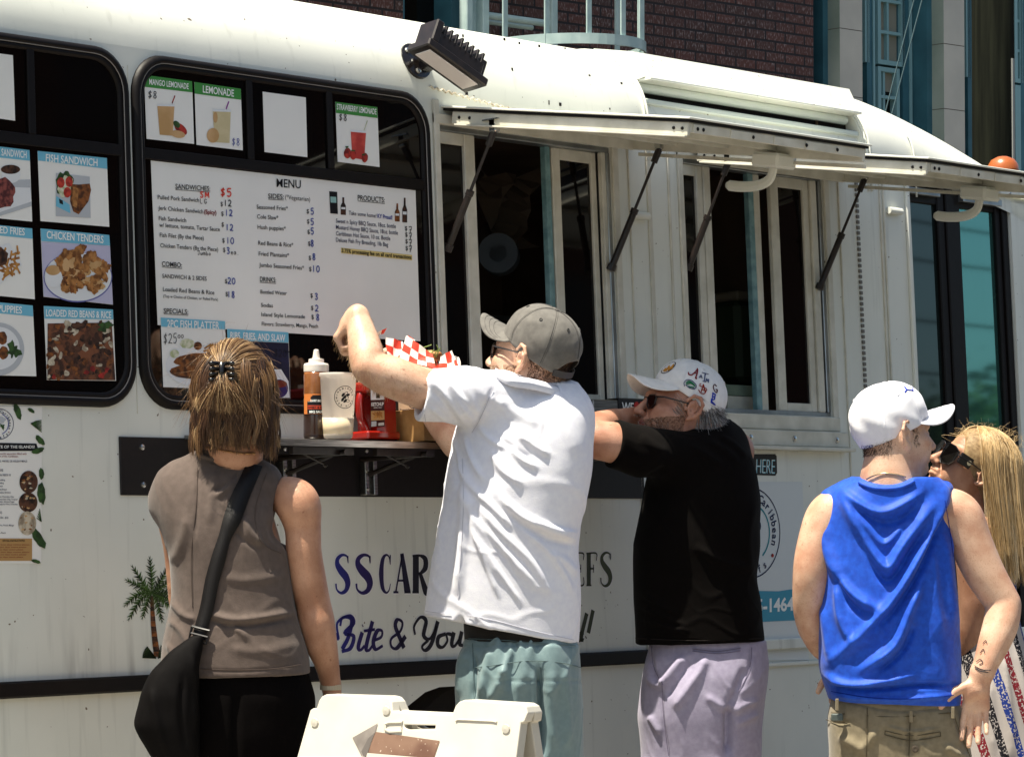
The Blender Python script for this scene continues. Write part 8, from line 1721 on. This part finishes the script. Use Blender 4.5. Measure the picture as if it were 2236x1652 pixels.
# half-full drink cup
c = on_counter(738, -.262); k = px(738, 955, -.262); R0, R1, H = 32/k, 40/k, 146/k
cu = empty('drink_cup', c, 'frosted plastic cup with round hop logo, about one third full of pale beer', 'cup')
CUPM = glass_mat('frosted_plastic', 'f2ebe3', .32, 1.12, .66)
m = MB(); m.lathe(c, [(0, .001), (R0*.8, .001), (R0*.97, .006), (R0, .012), (R0 + (R1-R0)*.93, H*.93), (R1*1.02, H*.94), (R1*1.05, H*.965), (R1*1.02, H), (R1*.97, H), (R1*.95, H*.93), (R0*.95, .014), (R0*.7, .008), (0, .008)], 40); m.build('cup_wall', CUPM, cu, smooth=True)
m = MB(); rl = R0 + (R1-R0)*.33; m.lathe(c, [(0, .009), (R0*.7, .009), (R0*1.0, .013), (R0 + (R1-R0)*.31*1.0 + .0006, H*.31), (0, H*.312)], 40); m.build('beer', mat('pale_beer', 'dccbae', .25, .45, sss=.2, col2='d2be9c', scale=12), cu, smooth=True)
m = MB(); m.lathe(c, [(rl*1.004, H*.305), (rl*1.008, H*.325), (rl*.93, H*.33), (0, H*.338)], 40); m.build('foam', mat('foam', 'e9dfcd', .8, .2, bump=.6, bscale=300), cu, smooth=True)
a0 = av(c) + .42; m = MB(); zc_ = H*.63; Rm = R0 + (R1-R0)*.63 + .0012
def oncup(u, v): a = a0 + u/Rm; r2 = R0 + (R1-R0)*(zc_+v)/H + .0012; return (c[0] + r2*math.cos(a), c[1] + r2*math.sin(a), c[2] + zc_ + v)
for i in range(48):
    t0, t1 = i/48*6.2832, (i+1)/48*6.2832; r_o, r_i = .0300, .0284; m.add([oncup(r_o*math.cos(t0), r_o*math.sin(t0)), oncup(r_o*math.cos(t1), r_o*math.sin(t1)), oncup(r_i*math.cos(t1), r_i*math.sin(t1)), oncup(r_i*math.cos(t0), r_i*math.sin(t0))], [(0, 1, 2, 3)])
for i, ch in enumerate('MIRROR TWIN BREWING'):
    if ch == ' ': continue
    t = 1.9 - i*.33; V, Fc = glyphs(ch, .03); w = (V[:, 0].max()+V[:, 0].min())/2; m.add([oncup(.0215*math.cos(t) + ((v[0]-w)*math.sin(t) + v[1]*math.cos(t))*.0062, .0215*math.sin(t) + (-(v[0]-w)*math.cos(t) + v[1]*math.sin(t))*.0062) for v in V], Fc)
for i, (u, v, a) in enumerate(((-.006, .006, .9), (.002, .010, .6), (.008, .006, .3), (-.002, .0, .8), (.005, -.002, .4), (-.007, -.006, 1.0), (.0, -.010, .6), (.008, -.010, .2))):
    P = [(u + .0062*math.cos(t)*math.cos(a) - .0034*math.sin(t)*math.sin(a), v + .0062*math.cos(t)*math.sin(a) + .0034*math.sin(t)*math.cos(a)) for t in np.linspace(0, 6.28, 12)[:-1]]
    if i % 3 != 1: m.add([oncup(*p) for p in P], [tuple(range(len(P)))])
    else:
        Q = [(u + .7*(p[0]-u), v + .7*(p[1]-v)) for p in P]; n = len(P); m.add([oncup(*p) for p in P + Q], [(j, (j+1) % n, n + (j+1) % n, n + j) for j in range(n)])
m.build('cup_logo', INK, cu)
# ketchup jug
KET = mat('ketchup_red', '8e1a10', .16, .6, coat=.6, sss=.1)
c = on_counter(815, -.12); k = px(815, 950, -.12)
jg = empty('ketchup_jug', c, 'red plastic ketchup jug with a loop handle and dark label', 'jug')
def PJ(x, y, v=-.12): return TR.w(TR.at(x, y, v))[0]
def jx(x): return TR.at(x, 900, -.12)[0]
m = MB(TR); zc0 = czat(-.12); hj = 125/k
m.obox((jx(822), -.12, zc0 + hj*.46), np.eye(3), ((jx(842)-jx(800))/2, .05, hj*.46), .014); m.obox((jx(808), -.12, zc0 + .011), np.eye(3), ((jx(843)-jx(771))/2, .052, .011), .008); m.obox((jx(806), -.12, zc0 + hj*.90), np.eye(3), ((jx(836)-jx(778))/2, .046, hj*.10), .014)
m.build('jug_body', KET, jg)
m = MB(TR); hp_ = [(jx(800), -.125, zc0 + hj*.80), (jx(786), -.13, zc0 + hj*.80), (jx(780), -.13, zc0 + hj*.66), (jx(781), -.13, zc0 + hj*.40), (jx(787), -.13, zc0 + hj*.28), (jx(791), -.13, zc0 + hj*.14), (jx(790), -.13, zc0 + .01)]; m.tube(curve(hp_, 6), .0125, 10); m.build('handle', KET, jg, smooth=True)
m = MB(TR); m.lathe((jx(800), -.12, zc0 + hj), [(.02, 0), (.02, .012), (.0, .013)], 18); m.build('jug_cap', mat('jug_cap_white', 'd9d4cc', .4, .4), jg)
S2 = Sheet(TR, -.1712)
m = MB(TR); S2.poly(m, [(809, 852), (839, 853), (840, 931), (810, 932)], .0); lb = m.build('label', mat('label_maroon', '3a100d', .4, .4), jg)
p = Pr(lb, .0006, S2); p.q('label_panel', PLATE, [(809.5, 851), (839, 852), (839.3, 872), (809.8, 873)]); p.q('label_emblem', INK, [(821, 851), (830, 851), (830, 869), (821, 869)], 1); p.t(WINK, 'M', 822.5, 860, 828.5, 860, 7); p.t(WINK, 'KETCHUP', 811, 886, 838, 885, 7.5, bold=.03); p.t(WINK, 'GRADE A FANCY', 816, 891, 834, 890.6, 2.6)
p.q('food_picture', TAN, [(810, 897), (839, 896), (839.6, 916), (810.4, 918)], 1)
for i in range(16): p.ln('food_picture', FRIES, [(812 + 24*g.random(), 898 + 16*g.random()) for _ in range(2)], 3, 2 + i*.05)
p.q('label_panel', PGREY, [(811, 920), (822, 919), (822, 930), (811, 931)], 2); p.q('label_panel', WINK, [(826, 923), (838, 922), (838, 928), (826, 929)], 2)
for i in range(5): p.ln('bar_code', INK, [(827 + i*2.2, 923), (827 + i*2.2, 928)], 1.0, 3)
p.done()
# napkin dispenser with card
nd = empty('napkin_dispenser', on_counter(880, -.10), 'black napkin dispenser with a white and blue chef card in its front', 'napkin dispenser')
def nx(x): return TR.at(x, 910, -.12)[0]
z0 = czat(-.1); zt = z0 + 100/k
m = MB(TR); m.box((nx(843), -.13, z0), (nx(925), -.02, zt), .008); m.box((nx(846), -.15, z0), (nx(935), -.13, z0 + .012), .004); m.box((nx(850), -.139, z0 + .012), (nx(861), -.13, zt - .01), .003); m.build('dispenser_body', mat('dispenser_black', '14100f', .35, .5), nd)
S3 = Sheet(TR, -.1305); m = MB(TR); S3.poly(m, [(862, 864), (916, 866), (918, 937), (863, 938)], .0004); cd = m.build('card', PAPER, nd)
p = Pr(cd, .0008, S3); p.q('card_panel', mat('card_blue', '2f8fc0', .4, .4), [(871, 900), (912, 899), (914, 934), (872, 935)]); p.t(INKN, 'Personal Chef / Catering', 874, 896.5, 916, 895.5, 4.2); p.t(WINK, '859', 890, 914, 912, 913, 6)
p.ln('card_logo', INKN, [(903 + 12*math.cos(t), 878 + 13*math.sin(t)) for t in np.linspace(0, 6.2, 24)], 1.5, 0, True); p.b('card_logo', PGREY, 904, 880, 6, 6, 1, jag=.3); p.done()
# kraft carton
KR = mat('kraft_card', 'b88f5c', .8, .2, col2='a87f4e', scale=30); k2 = TR.at(940, 950, -.21)
kx0, kx1 = TR.at(914, 930, -.22)[0], TR.at(914, 930, -.22)[0] + .125; zb_ = czat(-.2); m = MB(TR)
for a_ in (((kx0, -.24), (kx1, -.24)), ((kx1, -.24), (kx1, -.14)), ((kx1, -.14), (kx0, -.14)), ((kx0, -.14), (kx0, -.24))):
    (xa, ya), (xb, yb) = a_; ga = .012; cxk, cyk = (kx0+kx1)/2, -.19; o2 = lambda x, y: (x + (x-cxk)*.12, y + (y-cyk)*.12)
    m.quad((xa, ya, zb_), (xb, yb, zb_), (*o2(xb, yb), zb_ + .085), (*o2(xa, ya), zb_ + .085))
m.quad((kx0, -.24, zb_ + .001), (kx1, -.24, zb_ + .001), (kx1, -.14, zb_ + .001), (kx0, -.14, zb_ + .001)); m.box((kx0 - .006, -.248, zb_ + .083), (kx1 + .006, -.132, zb_ + .088), .002)
tag(m.build('food_carton', KR), 'plain kraft paper food carton on the counter beside the white polo', 'carton')
# red checked paper tray with food, held up in the man's far hand
def check(nt, N, L, b, mp, out):
    tc = N.new('ShaderNodeTexCoord'); ck = N.new('ShaderNodeTexChecker'); ck.inputs['Scale'].default_value = 1.0; L.new(tc.outputs['UV'], ck.inputs['Vector']); ck.inputs['Color1'].default_value = (*lin('d2402c'), 1); ck.inputs['Color2'].default_value = (*lin('e6ddd2'), 1); L.new(ck.outputs['Color'], b.inputs['Base Color'])
CHK = mat('red_checked_paper', 'd2402c', .6, .3, extra=check)
q = m1.q; bk = empty('food_tray', m1.fr.w(q(900, 800, .2))[0], 'red and white checked paper tray of breaded food held beyond the white polo sleeve', 'food tray')
def sheet_patch(name, C4, nu, nv, cu_=.0, sc=1.0, parent=bk):   # a curled quad of checked paper, C4 corner points in the man's frame
    a, b2, c2, d2 = [np.array(p) for p in C4]; V = []; U = []
    nn = nrm(np.cross(b2 - a, d2 - a))
    for i in range(11):
        for j in range(11):
            u, v = i/10, j/10; P = (a*(1-u) + b2*u)*(1-v) + (d2*(1-u) + c2*u)*v; V.append(P + nn*cu_*math.sin(u*math.pi)*math.sin(v*math.pi*.9) + nn*.002*math.sin(9*u + 5*v)); U.append((u*nu, v*nv))
    Q = np.array([(i*11+j, (i+1)*11+j, (i+1)*11+j+1, i*11+j+1) for i in range(10) for j in range(10)], np.int32); o = m1.put(name, np.array(V), Q, CHK, parent); uv = o.data.uv_layers.new(name='UVMap')
    for lp in o.data.loops: uv.data[lp.index].uv = U[lp.vertex_index]
    return o
sheet_patch('paper_side', (q(842, 735, .16), q(880, 745, .19), q(884, 800, .15), q(846, 782, .12)), 2.2, 3, .006)
sheet_patch('paper_side', (q(887, 732, .14), q(944, 772, .12), q(952, 804, .10), q(872, 782, .10)), 4, 3, .012)
sheet_patch('paper_flap', (q(815, 728, .17), q(845, 716, .17), q(838, 728, .19), q(822, 734, .17)), 1.6, .9, .002)
sheet_patch('paper_flap', (q(884, 738, .20), q(890, 731, .20), q(906, 742, .19), q(900, 752, .17)), 1.2, 1.2, .002)
sheet_patch('paper_base', (q(842, 782, .12), q(952, 806, .10), q(960, 812, .26), q(850, 796, .28)), 6, 3, .002)
sheet_patch('paper_side', (q(860, 750, .27), q(950, 768, .25), q(958, 806, .24), q(866, 792, .26)), 5, 2, .006)
sheet_patch('paper_corner', (q(962, 778, .10), q(986, 764, .10), q(1003, 802, .08), q(957, 804, .08)), 2.4, 1.8, .008)
sheet_patch('paper_corner', (q(986, 776, .09), q(1002, 779, .10), q(1008, 803, .09), q(990, 803, .08)), 1, 1.3, .004)
gg = random.Random(11)
for i in range(12):
    x, y = 868 + 76*gg.random(), 776 + 18*gg.random()
    if i < 5: x, y = 932 + 22*gg.random(), 764 + 32*gg.random()
    w_ = .155 + .05*gg.random(); pr = [ell(q(x, y, w_), (m1.r(9 + 5*gg.random()), .015, m1.r(7 + 4*gg.random())), k=.008) for _ in range(1)] + [ell(q(x + gg.uniform(-7, 7), y + gg.uniform(-5, 5), w_ - .004), (m1.r(6), .010, m1.r(5)), k=.008) for _ in range(3)]
    cc = q(x, y, w_); m1.mesh('fried_piece', pr, cc - .035, cc + .035, .0035, (FRIED, TAN, FRIED, food('bread_pale', 'd0b487', 'b08c58', 40))[i % 4], parent=bk, noise=.0014, nsc=260)
m = MB(m1.fr)
for i in range(8): x, y = 925 + 30*gg.random(), 768 + 12*gg.random(); P0 = q(x, y, .14); m.tube(curve([P0, P0 + (gg.uniform(-.012, .012), -.004, .008), P0 + (gg.uniform(-.02, .02), -.006, .012 + .01*gg.random())], 4), .0016, 5)
m.build('garnish', mat('garnish_green', '7f8f4a', .6, .3), bk)
# gratitude sign box at the right end of the counter
sx0, sx1 = TR.at(1352, 890, -.07)[0], TR.at(1412, 890, -.07)[0] + .05; z0 = czat(-.07); zt = TR.at(1352, 868, -.07)[2]
sb = empty('thanks_sign', TR.w((sx0, -.05, z0))[0], 'small black box sign reading we love with a red heart on the counter', 'sign')
m = MB(TR); m.box((sx0, -.07, z0), (sx1, -.02, zt), .003); m.build('sign_box', mat('sign_box_black', '120e0d', .4, .4), sb)
p = Pr(sb, .0006, Sheet(TR, -.0705)); p.t(WINK, 'WE', 1358, 898, 1384, 899, 21, bold=.02, nm='sign_text')
th = np.linspace(0, 6.283, 30)[:-1]; p.q('heart', mat('heart_red', 'b8281c', .5, .3), [(1395.5 + 11*(16*math.sin(t)**3)/16, 889 - 17*(13*math.cos(t) - 5*math.cos(2*t) - 2*math.cos(3*t) - math.cos(4*t))/16) for t in th]); p.t(WINK, 'AN', 1400, 904.5, 1409, 904.5, 4, nm='sign_text'); p.t(WINK, 'APPRECIATION', 1387, 912, 1424, 912, 5.5, nm='sign_text'); p.done()
m = MB(TR); gx0, gx1 = TR.at(1296, 890, -.09)[0], TR.at(1350, 890, -.09)[0]; m.box((gx0, -.09, z0), (gx1, -.04, TR.at(1300, 871, -.09)[2]), .003); tag(m.build('steel_box', STEEL), 'plain grey steel box beside the black heart sign on the counter', 'box')
# ---- inside the serving windows
m = MB(TR); cx_ = TR.at(1090, 556, .35); m.lathe(cx_, [(.028, -.05), (.062, -.05), (.062, .05), (.028, .05), (.028, -.05)], 28, np.array([(0, 0, 1.), (.6, -.8, 0), (.8, .6, 0)])); tag(m.build('paper_roll', mat('roll_blue_grey', '50585f', .7, .2), smooth=False), 'pale paper roll hanging inside the first serving window', 'paper roll')
m = MB(TR); P0 = TR.at(1105, 446, .5); V = []; gg = random.Random(4)
for i in range(9):
    for j in range(7): V.append(P0 + np.array((-.11 + .22*i/8, .02*gg.uniform(-1, 1) + .05*math.sin(i*1.3 + j), .10 - .2*j/6 + .02*gg.uniform(-1, 1) - .05*abs(i-4)/4*(j > 3))))
m.add(V, [(i*7+j, (i+1)*7+j, (i+1)*7+j+1, i*7+j+1) for i in range(8) for j in range(6)]); tag(m.build('plastic_bag', mat('bag_film', '746758', .5, .4)), 'crumpled pale plastic bag hanging inside the first serving window', 'bag')
m = MB(TR); a_, b2 = TR.at(1575, 838, .12), TR.at(1664, 838, .12); z1, z2, z3_ = TR.at(1600, 866, .12)[2], TR.at(1600, 841, .12)[2], W2[2] + .015
m.box((a_[0], .10, z1 + .002), (b2[0], .115, z2), .002); ib = m.build('window_board', mat('board_green', '7f8f7d', .6, .3, col2='6c7d6e', scale=25)); tag(ib, 'low green and white board standing in the second serving window', 'board')
m = MB(TR); m.box((a_[0], .096, z3_), (b2[0], .118, z1), .002); m.build('board_rail', TRIM, ib)
m = MB(TR); c_ = TR.at(1612, 740, .45); m.box(c_ + (-.13, -.1, -.16), c_ + (.16, .12, .12), .02); tub = m.build('storage_tub', mat('tub_green', '3c4a33', .5, .3)); tag(tub, 'dark green storage tub with pale lid inside the second serving window', 'tub')
m = MB(TR); m.box(c_ + (-.14, -.11, .12), c_ + (.17, .13, .15), .008); m.build('lid', mat('tub_lid', '8d8371', .5, .3), tub)

# ================================================================== folding sign in front
psi = math.radians(38); Us, Ws = m1.U, m1.W
ts = Us*math.cos(psi) - Ws*math.sin(psi); ms = Us*math.sin(psi) + Ws*math.cos(psi)
oc = CAM + ray(915, 1126)/F*7.3; SF = Fr((oc[0], oc[1], 0), (ts, ms, (0, 0, 1)))
SPL = mat('white_sign_plastic', 'c9c4b8', .42, .45, col2='c0bbae', scale=9, bump=.1)
sg = empty('sidewalk_sign', SF.o, 'white plastic folding pavement sign with a brown printed arrow', 'sign')
ztop = SF.at(780, 1516)[2]; SL = math.tan(math.radians(13))
def ps(x, y): P = SF.at(x, y); P[1] -= (ztop - P[2]) * SL; return P
def panel(flip):
    out = [(660, 1656), (683, 1549), (688, 1545), (696, 1545), (699, 1528), (704, 1519), (712, 1515), (838, 1519), (850, 1522), (857, 1532), (862, 1552), (992, 1558), (996, 1541), (1003, 1531), (1014, 1527), (1140, 1535), (1150, 1541), (1155, 1556), (1150, 1575), (1143, 1577), (1126, 1656)]
    P = [ps(*q_) for q_ in out]; P[0] = np.array((P[0][0] - .10, 0, .02)); P[0][1] = -(ztop - .02)*SL; P[-1] = np.array((P[-1][0] + .03, 0, .02)); P[-1][1] = -(ztop - .02)*SL
    P = np.array(P)
    if flip: P[:, 1] = .045 - P[:, 1]
    return P
hole = [ps(*z6(*q_)) for q_ in ((770, 1345), (968, 1350), (968, 1372), (800, 1375), (775, 1365))]
for flip in (False, True):
    P = panel(flip); m = MB(SF); th_ = np.array((0, .028 if not flip else -.028, 0))
    bm = bmesh_ = None
    import bmesh
    bm = bmesh.new(); vs_ = [bm.verts.new(p) for p in P]; es = [bm.edges.new((vs_[i], vs_[(i+1) % len(vs_)])) for i in range(len(vs_))]
    H_ = np.array(hole)
    if flip: H_ = H_.copy(); H_[:, 1] = .045 - H_[:, 1]
    hv = [bm.verts.new(p) for p in H_]; es += [bm.edges.new((hv[i], hv[(i+1) % len(hv)])) for i in range(len(hv))]
    bmesh.ops.triangle_fill(bm, use_beauty=True, use_dissolve=False, edges=es); bm.faces.ensure_lookup_table()
    ex = bmesh.ops.extrude_face_region(bm, geom=list(bm.faces)); bmesh.ops.translate(bm, vec=Vector(th_), verts=[v for v in ex['geom'] if isinstance(v, bmesh.types.BMVert)]); bmesh.ops.recalc_face_normals(bm, faces=list(bm.faces))
    bm.verts.index_update(); m.add([v.co for v in bm.verts], [[v.index for v in f.verts] for f in bm.faces]); bm.free()
    o = m.build('front_panel' if not flip else 'back_panel', SPL, sg); bv = o.modifiers.new('edge', 'BEVEL'); bv.width = .004; bv.segments = 2; bv.limit_method = 'ANGLE'
    if not flip: front = o
m = MB(SF)
for x, y in ((210, 1330), (1420, 1370), (650, 1255)): P = ps(*z6(x, y)); m.lathe(P + (0, .002, 0), [(.011, .004), (.010, .007), (0, .008)], 14, np.array([(1., 0, 0), (0, 0, 1.), (0, -1., 0)]))
m.build('rivet', SPL, front)
m = MB(SF)
P = [ps(*z6(*q_)) + (0, -.0015, 0) for q_ in ((655, 1340), (680, 1330), (760, 1328), (762, 1385), (690, 1388), (660, 1375), (655, 1340))]; m.tube(P, .0035, 6)
P = [ps(*z6(*q_)) + (0, -.0015, 0) for q_ in ((1095, 1320), (1110, 1312), (1330, 1322), (1355, 1328))]; m.tube(P, .0025, 6)
P = [ps(*z6(*q_)) + (0, -.0015, 0) for q_ in ((150, 1549), (560, 1551))]; m.tube(P, .0025, 6); m.build('moulding', SPL, front)
def wood_arrow(nt, N, L, b, mp, out):
    w = N.new('ShaderNodeTexWave'); w.inputs['Scale'].default_value = 9; w.inputs['Distortion'].default_value = 6; w.inputs['Detail'].default_value = 3; L.new(mp.outputs[0], w.inputs['Vector']); cr = N.new('ShaderNodeValToRGB'); cr.color_ramp.elements[0].color = (*lin('62463a'), 1); cr.color_ramp.elements[1].color = (*lin('7d6252'), 1); L.new(w.outputs['Fac'], cr.inputs[0])
    n = N.new('ShaderNodeTexNoise'); n.inputs['Scale'].default_value = 120; L.new(mp.outputs[0], n.inputs['Vector']); r = N.new('ShaderNodeValToRGB'); r.color_ramp.elements[0].position = .66; r.color_ramp.elements[1].position = .74; L.new(n.outputs[0], r.inputs[0]); mx = N.new('ShaderNodeMix'); mx.data_type = 'RGBA'; mx.inputs[7].default_value = (*lin('c9b8a6'), 1); L.new(r.outputs[0], mx.inputs[0]); L.new(cr.outputs[0], mx.inputs[6]); L.new(mx.outputs[2], b.inputs['Base Color'])
ARW = mat('brick_print', '8a6553', .6, .3, extra=wood_arrow); ARG = mat('arrow_grey', '87807a', .6, .3, col2='6f6863', scale=20); ARD = mat('arrow_dark_grey', '625c58', .6, .3)
for nm, pts, mm, l_ in (('arrow_shaft', ((598, 1388), (1012, 1445), (985, 1585), (560, 1570)), ARW, .0012), ('arrow_head', ((460, 1425), (606, 1335), (600, 1390), (560, 1430), (530, 1510), (548, 1560)), ARG, .0016), ('arrow_fold', ((560, 1430), (600, 1390), (585, 1440), (572, 1520), (553, 1555), (530, 1510)), ARD, .0020), ('label_patch', ((570, 1520), (900, 1548), (890, 1600), (560, 1590)), SPL, .0024)):
    m = MB(SF); m.poly([ps(*z6(*p)) + (0, -l_, 0) for p in pts]); m.build(nm, mm, front)
# ---- small trees across the street, mirrored in the door glass
def leaf_nodes(nt, N, L, b, mp, out): b.inputs['Roughness'].default_value = .6
LEAF = mat('tree_leaf', '3f5a26', .6, .3, col2='24361a', scale=1.5)
def tree(x, y, h, rr, seed):
    t = empty('street_tree', (x, y, -.15), ('broad' if seed == 1 else 'smaller') + ' leafy street tree across the road mirrored in the door glass', 'tree', 'trees across the road')
    g3 = np.random.default_rng(seed); m = MB(); m.tube([(x, y, -.15), (x + .1, y, h*.3), (x, y + .1, h*.7)], [.2, .15, .06], 10)
    for i in range(7): a = i*.9; m.tube([(x, y, h*(.3 + .04*i)), (x + rr*.6*math.cos(a), y + rr*.6*math.sin(a), h*(.5 + .05*i))], [.07, .02], 6)
    m.build('trunk', mat('bark', '4a3c30', .9, .2), t)
    n = 5000; C_ = g3.normal(size=(26, 3)) * (rr*.45, rr*.45, h*.15) + (x, y, h*.66); P = C_[g3.integers(0, 26, n)] + g3.normal(size=(n, 3)) * rr*.2; a = g3.normal(size=(n, 3)); a /= np.linalg.norm(a, axis=1)[:, None]; b3 = np.cross(a, g3.normal(size=(n, 3))); b3 /= np.linalg.norm(b3, axis=1)[:, None]
    V = np.stack([P - a*.14, P + b3*.07, P + a*.14, P - b3*.07], 1).reshape(-1, 3); mesh_obj('crown', V, np.arange(n*4, dtype=np.int32).reshape(n, 4), LEAF, t)
tree(44.5, -27, 7.2, 2.4, 1); tree(51, -30, 6.0, 2.0, 2)
